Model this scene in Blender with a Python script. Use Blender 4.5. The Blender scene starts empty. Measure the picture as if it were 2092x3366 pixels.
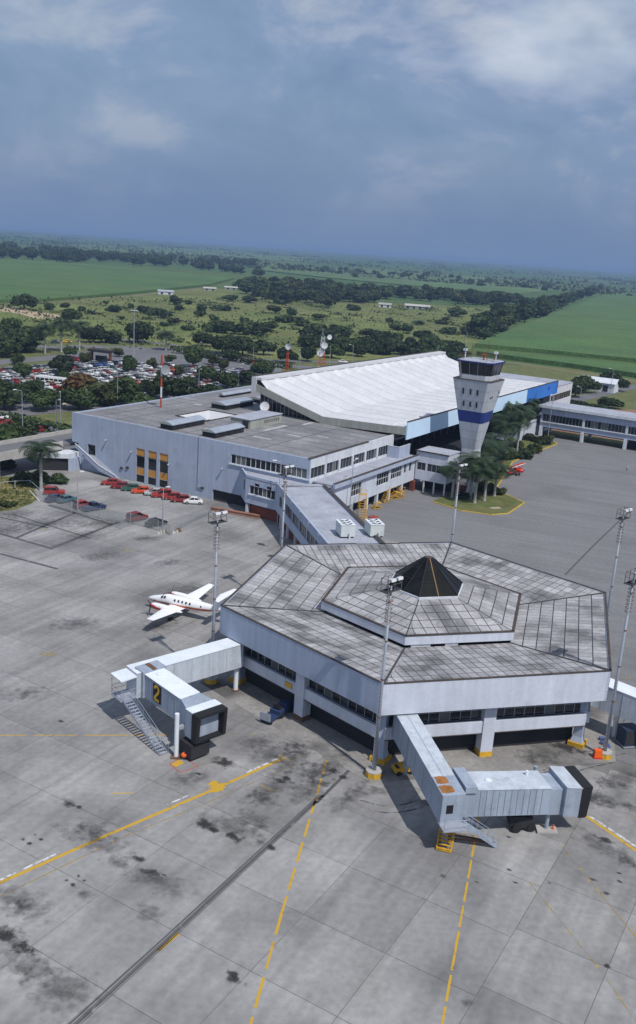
import bpy, math, random
import numpy as np
from mathutils import Vector, Matrix

R = math.radians
rng = np.random.default_rng(7)
random.seed(7)
SC = bpy.context.scene
COL = SC.collection

# ------------------------------------------------------------------ camera
PW, PH = 2092.0, 3366.0                      # photograph size in pixels
FOC, PITCH, ROLL, CAMZ = 3071.8, 0.2748, 0.0694, 51.79
FW = np.array([0, math.cos(PITCH), -math.sin(PITCH)])
_up = np.array([0, math.sin(PITCH), math.cos(PITCH)])
_rt = np.array([1.0, 0, 0])
RT = math.cos(ROLL) * _rt + math.sin(ROLL) * _up
UP = -math.sin(ROLL) * _rt + math.cos(ROLL) * _up
cam = bpy.data.cameras.new('camera')
cam.sensor_fit = 'VERTICAL'; cam.sensor_height = 36.0
cam.lens = 36.0 * FOC / PH
cam.clip_start = 1.0; cam.clip_end = 60000.0
camo = bpy.data.objects.new('camera', cam); COL.objects.link(camo)
camo.matrix_world = Matrix(((RT[0], UP[0], -FW[0], 0), (RT[1], UP[1], -FW[1], 0), (RT[2], UP[2], -FW[2], CAMZ), (0, 0, 0, 1)))
SC.camera = camo

def gp(x, y, z=0.0):
    """photo pixel -> point on the level plane z"""
    v = (x - PW / 2) / FOC * RT - (y - PH / 2) / FOC * UP + FW
    t = (z - CAMZ) / v[2]
    return np.array([t * v[0], t * v[1], z])

def px(p):
    d = np.asarray(p, float) - np.array([0, 0, CAMZ])
    z = d @ FW
    return np.array([PW / 2 + FOC * (d @ RT) / z, PH / 2 - FOC * (d @ UP) / z])

# ------------------------------------------------------------------ sky, sun, exposure
SUN_EL, SUN_AZ = 54.5, math.degrees(math.atan2(-0.80, 0.60))   # direction towards the sun, in the XY plane
w = bpy.data.worlds.new('World'); SC.world = w; w.use_nodes = True
nt = w.node_tree; nt.nodes.clear()
def N(t, **k):
    n = nt.nodes.new(t)
    for a, b in k.items(): setattr(n, a, b)
    return n
wo = N('ShaderNodeOutputWorld'); bg = N('ShaderNodeBackground')
sky = N('ShaderNodeTexSky', sky_type='NISHITA', sun_disc=False, sun_elevation=R(SUN_EL), sun_rotation=R(90 - SUN_AZ))
sky.altitude = 900; sky.air_density = 1.3; sky.dust_density = 2.0; sky.ozone_density = 2.0
bg.inputs['Strength'].default_value = 0.122
tc = N('ShaderNodeTexCoord')
# clouds: projected on a flat layer overhead, so that they flatten towards the horizon
sep = N('ShaderNodeSeparateXYZ'); nt.links.new(tc.outputs['Generated'], sep.inputs[0])
zab = N('ShaderNodeMath', operation='MAXIMUM'); nt.links.new(sep.outputs['Z'], zab.inputs[0]); zab.inputs[1].default_value = 0.0
zof = N('ShaderNodeMath', operation='ADD'); nt.links.new(zab.outputs[0], zof.inputs[0]); zof.inputs[1].default_value = 0.30
dv = N('ShaderNodeVectorMath', operation='DIVIDE'); nt.links.new(tc.outputs['Generated'], dv.inputs[0])
cmb = N('ShaderNodeCombineXYZ')
for i in range(2): nt.links.new(zof.outputs[0], cmb.inputs[i])
cmb.inputs[2].default_value = 1.0
nt.links.new(cmb.outputs[0], dv.inputs[1])
CLO = 16.7
def noise(sc, det, rough, loc, src, dist=0.0):
    mp = N('ShaderNodeMapping'); mp.inputs['Location'].default_value = loc
    nt.links.new(src, mp.inputs['Vector'])
    n = N('ShaderNodeTexNoise'); n.inputs['Scale'].default_value = sc; n.inputs['Detail'].default_value = det
    n.inputs['Roughness'].default_value = rough; n.inputs['Distortion'].default_value = dist
    nt.links.new(mp.outputs[0], n.inputs['Vector'])
    return n.outputs['Fac']
def ramp(src, stops):
    r = N('ShaderNodeValToRGB'); e = r.color_ramp.elements
    while len(e) < len(stops): e.new(0.5)
    for q, (p, c) in zip(e, stops):
        q.position = p; q.color = (*c, 1) if len(c) == 3 else c
    nt.links.new(src, r.inputs[0]); return r.outputs[0]
def mixc(f, a, b):
    m = N('ShaderNodeMix', data_type='RGBA')
    if isinstance(f, float): m.inputs[0].default_value = f
    else: nt.links.new(f, m.inputs[0])
    for k, s in ((6, a), (7, b)):
        if isinstance(s, tuple): m.inputs[k].default_value = (*s, 1)
        else: nt.links.new(s, m.inputs[k])
    return m.outputs[2]
flat = N('ShaderNodeVectorMath', operation='MULTIPLY'); nt.links.new(tc.outputs['Generated'], flat.inputs[0]); flat.inputs[1].default_value = (1.0, 1.0, 1.9)
n1 = noise(2.6, 5, 0.5, (CLO, 0.4, 0), flat.outputs[0], 0.15)
n2 = noise(6.5, 7, 0.56, (CLO + 4.1, 2.2, 1.0), flat.outputs[0], 0.3)
cloudcol = ramp(n2, [(0.34, (1.95, 2.95, 4.9)), (0.50, (2.75, 3.8, 5.9)), (0.63, (5.4, 5.9, 7.1))])
cover = ramp(n1, [(0.36, (0.62,) * 3), (0.62, (1, 1, 1))])
c1 = mixc(cover, sky.outputs[0], cloudcol)
bright = ramp(n1, [(0.53, (0, 0, 0)), (0.66, (0.8,) * 3)])
c2 = mixc(bright, c1, (8.8, 9.4, 10.2))
# blue-grey murk thickening towards the horizon, the same all round
hz = ramp(sep.outputs['Z'], [(0.0, (1, 1, 1)), (0.035, (0.9,) * 3), (0.10, (0.40,) * 3), (0.2, (0.08,) * 3), (0.5, (0, 0, 0))])
c3 = mixc(hz, c2, (1.85, 2.8, 4.75))
nt.links.new(c3, bg.inputs['Color']); nt.links.new(bg.outputs[0], wo.inputs[0])

sl = bpy.data.lights.new('sun', 'SUN'); sl.energy = 4.8; sl.angle = R(0.53); sl.color = (1.0, 0.955, 0.895)
so = bpy.data.objects.new('sun', sl); COL.objects.link(so)
sd = Vector((math.cos(R(SUN_EL)) * math.cos(R(SUN_AZ)), math.cos(R(SUN_EL)) * math.sin(R(SUN_AZ)), math.sin(R(SUN_EL))))
so.rotation_euler = sd.to_track_quat('Z', 'Y').to_euler(); so.location = (40, -60, 120)
SC.view_settings.view_transform = 'Standard'; SC.view_settings.look = 'None'
SC.view_settings.exposure = -0.46; SC.view_settings.gamma = 1.0; SC.view_settings.use_curve_mapping = False
SC.render.engine = 'CYCLES'
SC.cycles.max_bounces = 6; SC.cycles.diffuse_bounces = 3; SC.cycles.glossy_bounces = 2
SC.cycles.transparent_max_bounces = 40; SC.cycles.volume_bounces = 0
SC.cycles.use_adaptive_sampling = True; SC.cycles.use_denoising = True

# ------------------------------------------------------------------ materials
MATS = {}
def mat(name, col, rough=0.75, var=0.12, scale=0.4, fine=4.0, fvar=0.06, bump=0.0, metal=0.0, spec=0.3, streak=0.0, dirt=None, objrand=0.0, tone=0.0, hue=None, emis=None, src='pos', trans=0.0, drag=None):
    """general procedural surface: base colour, two sizes of mottling, optional vertical streaks, dirt, per-object and per-piece tone"""
    if name in MATS: return MATS[name]
    m = bpy.data.materials.new(name); m.use_nodes = True; t = m.node_tree; nd = t.nodes; lk = t.links
    b = nd['Principled BSDF']
    b.inputs['Roughness'].default_value = rough; b.inputs['Metallic'].default_value = metal
    b.inputs['Specular IOR Level'].default_value = spec
    if src == 'pos':
        g = nd.new('ShaderNodeNewGeometry').outputs['Position']
    else:
        g = nd.new('ShaderNodeTexCoord').outputs['Object']
    def noi(s, d, vec):
        n = nd.new('ShaderNodeTexNoise'); n.inputs['Scale'].default_value = s; n.inputs['Detail'].default_value = d
        lk.new(vec, n.inputs['Vector']); return n.outputs['Fac']
    def math_(op, a, c, cl=False):
        n = nd.new('ShaderNodeMath'); n.operation = op; n.use_clamp = cl
        for i, s in enumerate((a, c)):
            if isinstance(s, (int, float)): n.inputs[i].default_value = s
            else: lk.new(s, n.inputs[i])
        return n.outputs[0]
    f = None
    def acc(x, amp):          # 1 + amp*(x-0.5)*2
        nonlocal f
        y = math_('MULTIPLY_ADD', x, 2 * amp)
        y.node.inputs[2].default_value = 1 - amp
        f = y if f is None else math_('MULTIPLY', f, y)
    def spread(x, k=2.2):     # widen the noise's narrow range
        y = math_('MULTIPLY_ADD', x, k); y.node.inputs[2].default_value = 0.5 - 0.5 * k
        y.node.use_clamp = True
        return y
    if var: acc(spread(noi(scale, 4, g)), var)
    if fvar: acc(spread(noi(fine, 3, g)), fvar)
    if streak:
        mp = nd.new('ShaderNodeMapping'); mp.inputs['Scale'].default_value = (1.3, 1.3, 0.09); lk.new(g, mp.inputs[0])
        acc(spread(noi(1.0, 5, mp.outputs[0])), streak)
    if drag:                  # wear dragged out along a direction on the ground: (angle, length scale, width scale, amount)
        mp = nd.new('ShaderNodeMapping'); mp.vector_type = 'TEXTURE'; mp.inputs['Rotation'].default_value = (0, 0, drag[0]); mp.inputs['Scale'].default_value = (drag[1], drag[2], 1); lk.new(g, mp.inputs[0])
        acc(spread(noi(1.0, 6, mp.outputs[0]), 2.6), drag[3])
    if objrand:
        acc(nd.new('ShaderNodeObjectInfo').outputs['Random'], objrand)
    if tone:
        a = nd.new('ShaderNodeAttribute'); a.attribute_name = 'tone'; acc(a.outputs['Fac'], tone)
    base = nd.new('ShaderNodeRGB'); base.outputs[0].default_value = (*col, 1)
    c = base.outputs[0]
    if hue is not None:       # second colour mixed in by mottling
        mx = nd.new('ShaderNodeMix'); mx.data_type = 'RGBA'
        lk.new(spread(noi(hue[1], 3, g)), mx.inputs[0]); lk.new(c, mx.inputs[6]); mx.inputs[7].default_value = (*hue[0], 1)
        c = mx.outputs[2]
    if dirt is not None:      # (colour, scale, threshold, amount)
        rp = nd.new('ShaderNodeValToRGB'); rp.color_ramp.elements[0].position = dirt[2]; rp.color_ramp.elements[1].position = min(1, dirt[2] + 0.16)
        lk.new(noi(dirt[1], 6, g), rp.inputs[0])
        mx = nd.new('ShaderNodeMix'); mx.data_type = 'RGBA'
        lk.new(math_('MULTIPLY', rp.outputs[0], dirt[3]), mx.inputs[0]); lk.new(c, mx.inputs[6]); mx.inputs[7].default_value = (*dirt[0], 1)
        c = mx.outputs[2]
    if f is not None:
        mx = nd.new('ShaderNodeVectorMath'); mx.operation = 'SCALE'; lk.new(c, mx.inputs[0]); lk.new(f, mx.inputs['Scale']); c = mx.outputs[0]
    lk.new(c, b.inputs['Base Color'])
    if bump:
        bp = nd.new('ShaderNodeBump'); bp.inputs['Strength'].default_value = bump; bp.inputs['Distance'].default_value = 0.05
        lk.new(noi(fine * 2, 4, g), bp.inputs['Height']); lk.new(bp.outputs[0], b.inputs['Normal'])
    if emis: b.inputs['Emission Color'].default_value = (*emis[0], 1); b.inputs['Emission Strength'].default_value = emis[1]
    if trans:
        tr = nd.new('ShaderNodeBsdfTranslucent'); lk.new(c, tr.inputs[0])
        ms = nd.new('ShaderNodeMixShader'); ms.inputs[0].default_value = trans
        lk.new(b.outputs[0], ms.inputs[1]); lk.new(tr.outputs[0], ms.inputs[2]); lk.new(ms.outputs[0], nd['Material Output'].inputs[0])
    MATS[name] = m
    return m

M_WALL = mat('wall_paint', (0.37, 0.425, 0.54), 0.85, 0.07, 0.2, 3, 0.05, streak=0.08, dirt=((0.22, 0.25, 0.31), 0.35, 0.60, 0.45))
M_WALLW = mat('white_paint', (0.60, 0.63, 0.68), 0.8, 0.08, 0.3, 3, 0.06, streak=0.14, dirt=((0.34, 0.36, 0.38), 0.5, 0.60, 0.45))
M_BAND = mat('band_lit_fascia_paint', (0.55, 0.59, 0.675), 0.8, 0.07, 0.3, 3, 0.05, streak=0.09, dirt=((0.28, 0.31, 0.36), 0.4, 0.60, 0.45))
M_FASC = mat('fascia_paint', (0.385, 0.44, 0.56), 0.8, 0.07, 0.2, 4, 0.05, streak=0.09, dirt=((0.23, 0.26, 0.32), 0.4, 0.60, 0.45))
M_ROOFD = mat('roof_felt', (0.205, 0.205, 0.215), 0.95, 0.22, 0.12, 1.2, 0.16, dirt=((0.38, 0.38, 0.39), 0.10, 0.60, 0.55))
M_ROOFC = mat('connector_roofing', (0.34, 0.36, 0.42), 0.95, 0.16, 0.25, 2.0, 0.10, dirt=((0.20, 0.18, 0.16), 0.35, 0.60, 0.5))
M_PANEL = mat('roof_panel_cement', (0.345, 0.34, 0.355), 0.92, 0.16, 0.25, 2.5, 0.15, tone=0.20, dirt=((0.10, 0.10, 0.105), 0.2, 0.48, 0.75))
M_JOINT = mat('dark_joint', (0.06, 0.06, 0.063), 0.95, 0.2)
M_TRIM = mat('rusty_trim', (0.05, 0.048, 0.048), 0.8, 0.3, 1.0, hue=((0.085, 0.06, 0.048), 0.9))
M_GLASS = mat('dark_glass', (0.012, 0.014, 0.018), 0.12, 0.3, 0.6, 2, 0.2, spec=0.5, objrand=0.5)
M_BLIND = mat('window_blind', (0.13, 0.135, 0.13), 0.5, 0.2, 1.0)
M_GLASS2 = mat('paler_glass', (0.045, 0.05, 0.055), 0.15, 0.3, 0.6, spec=0.5)
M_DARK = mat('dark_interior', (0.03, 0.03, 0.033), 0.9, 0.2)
M_WHITE = mat('roof_white', (0.57, 0.58, 0.61), 0.6, 0.06, 0.25, 2, 0.05, dirt=((0.62, 0.60, 0.60), 0.3, 0.60, 0.5), tone=0.03)
M_OLIVE = mat('olive_fascia', (0.33, 0.345, 0.31), 0.8, 0.08, 0.3, streak=0.14)
M_LBLUE = mat('pale_blue_panel', (0.58, 0.76, 0.95), 0.6, 0.03, 0.3)
M_BLUE = mat('blue_panel', (0.035, 0.17, 0.55), 0.6, 0.08, 0.2, dirt=((0.02, 0.08, 0.3), 0.25, 0.55, 0.7))
M_NAVY = mat('navy_paint', (0.02, 0.04, 0.20), 0.6, 0.08)
M_CONC = mat('tower_concrete', (0.45, 0.475, 0.52), 0.85, 0.08, 0.35, 3, 0.06, streak=0.12)
M_ORANGE = mat('ochre_panel', (0.56, 0.27, 0.06), 0.6, 0.12, 0.8)
M_BRICK = mat('red_brick', (0.19, 0.055, 0.035), 0.85, 0.25, 0.8, 6, 0.2)
M_STEEL = mat('galvanised_steel', (0.36, 0.39, 0.45), 0.55, 0.12, 0.7, 5, 0.08, metal=0.25)
M_RUST = mat('rusty_steel', (0.16, 0.085, 0.05), 0.8, 0.3, 1.0)
M_LAMP = mat('lamp_glass', (0.62, 0.64, 0.67), 0.3, 0.02)
M_BLACK = mat('black_rubber', (0.018, 0.018, 0.02), 0.75, 0.2)
M_YEL = mat('yellow_paint', (0.62, 0.36, 0.03), 0.6, 0.2, 0.8, 4, 0.15)
M_YELB = mat('yellow_enamel', (0.60, 0.33, 0.02), 0.5, 0.2, 1.0, dirt=((0.2, 0.1, 0.03), 1.5, 0.55, 0.6))
M_ORC = mat('cone_orange', (0.85, 0.13, 0.02), 0.5, 0.1)
M_RED = mat('red_enamel', (0.55, 0.03, 0.015), 0.35, 0.08, spec=0.5)
M_JET = mat('jetway_paint', (0.47, 0.52, 0.58), 0.6, 0.08, 0.5, 5, 0.06, streak=0.15, dirt=((0.25, 0.27, 0.30), 0.8, 0.58, 0.5))
M_JETB = mat('jetway_blue', (0.305, 0.355, 0.435), 0.6, 0.09, 0.5, 5, 0.06, streak=0.16, dirt=((0.16, 0.18, 0.21), 0.8, 0.58, 0.5))
M_JETW = mat('jetway_white', (0.70, 0.75, 0.80), 0.55, 0.08, 0.6, 6, 0.06, dirt=((0.42, 0.44, 0.46), 0.9, 0.60, 0.5))
M_RUSTP = mat('rust_patch', (0.30, 0.13, 0.04), 0.85, 0.3, 1.5)
M_PLANE = mat('aircraft_white', (0.85, 0.86, 0.87), 0.3, 0.02, spec=0.5)
M_GRASS = mat('lawn_grass', (0.075, 0.12, 0.03), 0.95, 0.3, 0.3, 2.5, 0.2, hue=((0.16, 0.14, 0.06), 0.25))
M_TRUNK = mat('bark', (0.12, 0.10, 0.085), 0.9, 0.2, 1.5)
M_PTRUNK = mat('palm_trunk', (0.34, 0.34, 0.33), 0.9, 0.15, 1.0)
M_LEAF = mat('leaves', (0.050, 0.078, 0.020), 0.6, 0.35, 0.35, 1.2, 0.25, objrand=0.45, hue=((0.030, 0.052, 0.018), 0.06), trans=0.25)
M_LEAFY = mat('leaves_yellowish', (0.085, 0.095, 0.022), 0.6, 0.3, 0.4, 1.2, 0.2, objrand=0.25, hue=((0.05, 0.07, 0.02), 0.25), trans=0.25)
M_LEAFO = mat('leaves_rusty', (0.075, 0.075, 0.022), 0.6, 0.3, 0.4, 1.2, 0.2, objrand=0.2, hue=((0.15, 0.055, 0.018), 0.3), trans=0.2)
M_PALM = mat('palm_fronds', (0.030, 0.055, 0.020), 0.5, 0.35, 0.8, objrand=0.3, trans=0.2)
M_CANE = mat('cane_crop', (0.062, 0.135, 0.034), 0.85, 0.16, 0.02, 0.6, 0.32, bump=1.0, drag=(R(-24), 60.0, 1.6, 0.22), dirt=((0.035, 0.075, 0.024), 0.008, 0.55, 0.6), hue=((0.085, 0.14, 0.04), 0.012))
M_CANEP = mat('pale_crop', (0.10, 0.17, 0.055), 0.9, 0.22, 0.006, 0.05, 0.2, drag=(R(-10), 120.0, 8.0, 0.2), hue=((0.075, 0.125, 0.045), 0.004))
M_PAST = mat('pasture', (0.118, 0.155, 0.038), 0.95, 0.28, 0.02, 0.25, 0.25, drag=(R(5), 40.0, 6.0, 0.15), dirt=((0.06, 0.085, 0.025), 0.025, 0.54, 0.6), hue=((0.155, 0.16, 0.055), 0.008))
M_ROAD = mat('road_asphalt', (0.15, 0.15, 0.158), 0.92, 0.15, 0.08, 1.0, 0.08)
M_DIRT = mat('bare_earth', (0.42, 0.32, 0.22), 0.95, 0.2, 0.1, 1, 0.12)
M_KERB = mat('kerb_concrete', (0.42, 0.41, 0.39), 0.9, 0.15, 0.5)
M_KERBY = mat('kerb_yellow', (0.50, 0.34, 0.06), 0.8, 0.25, 0.6)
M_TYRE = mat('tyre', (0.02, 0.02, 0.02), 0.85, 0.1)
M_CHROME = mat('bumper_metal', (0.5, 0.5, 0.52), 0.3, 0.05, metal=0.8)
M_RLIGHT = mat('tail_lamp', (0.4, 0.02, 0.01), 0.3, 0.0)

# ------------------------------------------------------------------ mesh helpers
class MB:
    def __init__(s): s.v = []; s.f = []; s.m = []; s.t = []
    def add(s, vs, fs, mi=0, tone=None):
        o = len(s.v); s.v += [tuple(map(float, p)) for p in vs]
        s.f += [tuple(o + i for i in f) for f in fs]; s.m += [mi] * len(fs)
        s.t += [0.5 if tone is None else tone] * len(vs); return s
    def hexa(s, b, t, mi=0, tone=None):
        return s.add(list(b) + list(t), [(3, 2, 1, 0), (4, 5, 6, 7), (0, 1, 5, 4), (1, 2, 6, 5), (2, 3, 7, 6), (3, 0, 4, 7)], mi, tone)
    def box(s, x0, x1, y0, y1, z0, z1, mi=0, tone=None):
        return s.hexa([(x0, y0, z0), (x1, y0, z0), (x1, y1, z0), (x0, y1, z0)], [(x0, y0, z1), (x1, y0, z1), (x1, y1, z1), (x0, y1, z1)], mi, tone)
    def prism(s, poly, z0, z1, mi=0):
        n = len(poly)
        zz = (lambda a, i: a[i] if isinstance(a, (list, tuple)) else a)
        vs = [(p[0], p[1], zz(z0, i)) for i, p in enumerate(poly)] + [(p[0], p[1], zz(z1, i)) for i, p in enumerate(poly)]
        return s.add(vs, [tuple(range(n - 1, -1, -1)), tuple(range(n, 2 * n))] + [(i, (i + 1) % n, n + (i + 1) % n, n + i) for i in range(n)], mi)
    def bar(s, p, q, w, h=None, mi=0, up=(0, 0, 1)):
        """rectangular bar from p to q, centred on the line"""
        h = h or w; p = Vector(p); q = Vector(q); d = (q - p).normalized(); u = Vector(up)
        if abs(d.dot(u)) > 0.98: u = Vector((0, 1, 0))
        a = d.cross(u).normalized() * (w / 2); c = a.cross(d).normalized() * (h / 2)
        return s.hexa([p - a - c, p + a - c, q + a - c, q - a - c], [p - a + c, p + a + c, q + a + c, q - a + c], mi)
    def tube(s, p, q, r, r2=None, n=8, mi=0, caps=True):
        r2 = r if r2 is None else r2; p = Vector(p); q = Vector(q); d = (q - p).normalized()
        u = Vector((0, 0, 1)) if abs(d.z) < 0.95 else Vector((1, 0, 0))
        a = d.cross(u).normalized(); c = a.cross(d).normalized()
        vs = []
        for o, rr in ((p, r), (q, r2)):
            for i in range(n):
                t = 2 * math.pi * i / n; vs.append(o + (a * math.cos(t) + c * math.sin(t)) * rr)
        fs = [(i, (i + 1) % n, n + (i + 1) % n, n + i) for i in range(n)]
        if caps: fs += [tuple(range(n - 1, -1, -1)), tuple(range(n, 2 * n))]
        return s.add(vs, fs, mi)
    def path(s, pts, r, n=5, mi=0):
        for a, b in zip(pts[:-1], pts[1:]): s.tube(a, b, r, n=n, mi=mi)
        return s
    def loft(s, rings, mi=0, caps=True):
        n = len(rings[0]); vs = [p for r in rings for p in r]; fs = []
        for k in range(len(rings) - 1):
            for i in range(n): fs.append((k * n + i, k * n + (i + 1) % n, (k + 1) * n + (i + 1) % n, (k + 1) * n + i))
        if caps: fs += [tuple(range(n - 1, -1, -1)), tuple(range((len(rings) - 1) * n, len(rings) * n))]
        return s.add(vs, fs, mi)
    def lathe(s, prof, n=12, c=(0, 0, 0), mi=0):
        return s.loft([[(c[0] + r * math.cos(2 * math.pi * i / n), c[1] + r * math.sin(2 * math.pi * i / n), c[2] + z) for i in range(n)] for r, z in prof], mi)
    def build(s, name, mats, parent=None, smooth=False, tone=False):
        me = bpy.data.meshes.new(name); me.from_pydata(s.v, [], s.f)
        mats = mats if isinstance(mats, (list, tuple)) else [mats]
        for m in mats: me.materials.append(m)
        if len(mats) > 1: me.polygons.foreach_set('material_index', s.m)
        if smooth: me.polygons.foreach_set('use_smooth', [True] * len(s.f))
        if tone:
            a = me.attributes.new('tone', 'FLOAT', 'POINT'); a.data.foreach_set('value', s.t)
        return link(name, me, parent)

def link(name, me, parent=None):
    o = bpy.data.objects.new(name, me); COL.objects.link(o); o.parent = parent; return o
def tag(o, label=None, cat=None, group=None, kind=None):
    for k, v in (('label', label), ('category', cat), ('group', group), ('kind', kind)):
        if v: o[k] = v
    return o
def thing(name, label, cat, loc=(0, 0, 0), rz=0.0, group=None):
    o = bpy.data.objects.new(name, None); COL.objects.link(o)
    o.location = tuple(map(float, loc)); o.rotation_euler = (0, 0, rz); o.empty_display_size = 0.5
    return tag(o, label, cat, group)
def dup(root, loc, rz=0.0, sc=1.0, label=None, group=None):
    r = root.copy(); COL.objects.link(r); r.location = tuple(map(float, loc)); r.rotation_euler = (0, 0, rz)
    r.scale = (sc, sc, sc) if isinstance(sc, (int, float)) else sc
    if label: r['label'] = label
    if group: r['group'] = group
    for ch in root.children:
        c = ch.copy(); COL.objects.link(c); c.parent = r
        for g in ch.children:
            d = g.copy(); COL.objects.link(d); d.parent = c
    return r
def sheet(name, pts, z, m, kind='structure', parent=None, thick=0.0):
    mb = MB(); P = [(p[0], p[1]) for p in pts]
    if thick: mb.prism(P, z - thick, z)
    else: mb.add([(p[0], p[1], z) for p in P], [tuple(range(len(P)))])
    o = mb.build(name, m, parent)
    if parent is None: tag(o, kind=kind)
    return o
def ribbon(name, pts, width, z, m, kind='structure', parent=None):
    mb = MB(); P = [np.array(p[:2], float) for p in pts]; L = []
    for i, p in enumerate(P):
        a = P[max(0, i - 1)]; b = P[min(len(P) - 1, i + 1)]; d = (b - a) / np.linalg.norm(b - a); n = np.array([-d[1], d[0]])
        wd = width[i] if isinstance(width, (list, tuple)) else width
        L.append((p + n * wd / 2, p - n * wd / 2))
    mb.add([(*q, z) for pr in L for q in pr], [(2 * i, 2 * i + 1, 2 * i + 3, 2 * i + 2) for i in range(len(P) - 1)])
    o = mb.build(name, m, parent)
    if parent is None: tag(o, kind=kind)
    return o
def wallgrid(mb, pt, a0, a1, b0, b1, ops, t, mi=0):
    """a wall a0..a1 by b0..b1, pierced by openings, thickness t; pt(a, depth, b) -> xyz"""
    A = sorted({a0, a1, *[x for o in ops for x in o[:2]]}); B = sorted({b0, b1, *[x for o in ops for x in o[2:4]]})
    A = [x for x in A if a0 <= x <= a1]; B = [x for x in B if b0 <= x <= b1]
    for i in range(len(A) - 1):
        for j in range(len(B) - 1):
            ca, cb = (A[i] + A[i + 1]) / 2, (B[j] + B[j + 1]) / 2
            if any(o[0] < ca < o[1] and o[2] < cb < o[3] for o in ops): continue
            for d in (0, t):
                mb.add([pt(A[i], d, B[j]), pt(A[i + 1], d, B[j]), pt(A[i + 1], d, B[j + 1]), pt(A[i], d, B[j + 1])], [(0, 1, 2, 3)], mi)
    for o in list(ops) + [(a0, a1, b0, b1)]:
        c = [(o[0], o[2]), (o[1], o[2]), (o[1], o[3]), (o[0], o[3])]
        for k in range(4):
            p, q = c[k], c[(k + 1) % 4]
            mb.add([pt(p[0], 0, p[1]), pt(q[0], 0, q[1]), pt(q[0], t, q[1]), pt(p[0], t, p[1])], [(0, 1, 2, 3)], mi)
def boxpt(mb, pt, a0, a1, d0, d1, b0, b1, mi=0):
    mb.hexa([pt(a0, d0, b0), pt(a1, d0, b0), pt(a1, d1, b0), pt(a0, d1, b0)], [pt(a0, d0, b1), pt(a1, d0, b1), pt(a1, d1, b1), pt(a0, d1, b1)], mi)
def window(parent, pt, a0, a1, b0, b1, n, depth=0.18, rows=1, fr=0.07, mframe=None, mglass=None, split=None):
    """a framed window: mullions as the window mesh, every pane a child"""
    mb = MB(); fm = mframe or M_STEEL
    for i in range(n + 1):
        x = a0 + (a1 - a0) * i / n; boxpt(mb, pt, max(a0, x - fr / 2), min(a1, x + fr / 2), depth - 0.07, depth + 0.05, b0, b1)
    zs = [b0 + (b1 - b0) * j / rows for j in range(rows + 1)] if split is None else [b0, *split, b1]
    for z in zs: boxpt(mb, pt, a0, a1, depth - 0.06, depth + 0.04, max(b0, z - fr / 2), min(b1, z + fr / 2))
    wn = mb.build('window', fm, parent)
    for i in range(n):
        for j in range(len(zs) - 1):
            p = MB(); x0 = a0 + (a1 - a0) * i / n; x1 = a0 + (a1 - a0) * (i + 1) / n
            dj = 0.012 * rng.uniform(-1, 1)
            gm_ = mglass or M_GLASS
            if mglass is None and rng.random() < .16: gm_ = M_BLIND if rng.random() < .6 else M_GLASS2
            boxpt(p, pt, x0 + fr / 2, x1 - fr / 2, depth + dj, depth + 0.02 + dj, zs[j] + fr / 2, zs[j + 1] - fr / 2)
            p.build('pane', gm_, wn)
    return wn

A0 = R(-30.0)
E1 = np.array([math.cos(A0), math.sin(A0)]); E2 = np.array([-math.sin(A0), math.cos(A0)])
F0 = gp(1020, 1515, 12.3)[:2]                 # terminal's apron corner
def T2W(u, v): return F0 + u * E1 + v * E2
def W2T(p): d = np.asarray(p[:2]) - F0; return np.array([d @ E1, d @ E2])
HC = np.array([14.19, 111.24]); HR = R(15.694); HRAD = 26.0
HX = np.array([math.cos(HR), math.sin(HR)]); HY = np.array([-math.sin(HR), math.cos(HR)])
def H2W(x, y): return HC + x * HX + y * HY
def W2H(p): d = np.asarray(p[:2]) - HC; return np.array([d @ HX, d @ HY])
# ------------------------------------------------------------------ land
GZ = -0.12
ground = MB(); gs = 26000.0
ground.add([(-gs, -800, GZ), (gs, -800, GZ), (gs, 26000, GZ), (-gs, 26000, GZ)], [(0, 1, 2, 3)])
def plain_mat():
    m = bpy.data.materials.new('plain'); m.use_nodes = True; t = m.node_tree; nd = t.nodes; lk = t.links; b = nd['Principled BSDF']
    b.inputs['Roughness'].default_value = 0.95; b.inputs['Specular IOR Level'].default_value = 0.1
    g = nd.new('ShaderNodeNewGeometry').outputs['Position']
    mp = nd.new('ShaderNodeMapping'); mp.inputs['Rotation'].default_value = (0, 0, R(-20)); lk.new(g, mp.inputs[0])
    vo = nd.new('ShaderNodeTexVoronoi'); vo.inputs['Scale'].default_value = 0.0016; vo.distance = 'CHEBYCHEV'; lk.new(mp.outputs[0], vo.inputs['Vector'])
    rp = nd.new('ShaderNodeValToRGB'); e = rp.color_ramp.elements; e.new(0.35); e.new(0.7)
    for q, (p, c) in zip(e, ((0, (0.050, 0.110, 0.036)), (0.35, (0.085, 0.130, 0.045)), (0.7, (0.062, 0.120, 0.045)), (1, (0.105, 0.140, 0.055)))): q.position = p; q.color = (*c, 1)
    sp = nd.new('ShaderNodeSeparateXYZ'); lk.new(vo.outputs['Color'], sp.inputs[0]); lk.new(sp.outputs[0], rp.inputs[0])
    n = nd.new('ShaderNodeTexNoise'); n.inputs['Scale'].default_value = 0.02; n.inputs['Detail'].default_value = 8; lk.new(g, n.inputs['Vector'])
    v = nd.new('ShaderNodeMath'); v.operation = 'MULTIPLY_ADD'; lk.new(n.outputs['Fac'], v.inputs[0]); v.inputs[1].default_value = 0.9; v.inputs[2].default_value = 0.55
    mx = nd.new('ShaderNodeVectorMath'); mx.operation = 'SCALE'; lk.new(rp.outputs[0], mx.inputs[0]); lk.new(v.outputs[0], mx.inputs['Scale'])
    lk.new(mx.outputs[0], b.inputs['Base Color']); return m
tag(ground.build('ground', plain_mat()), kind='structure')
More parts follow.
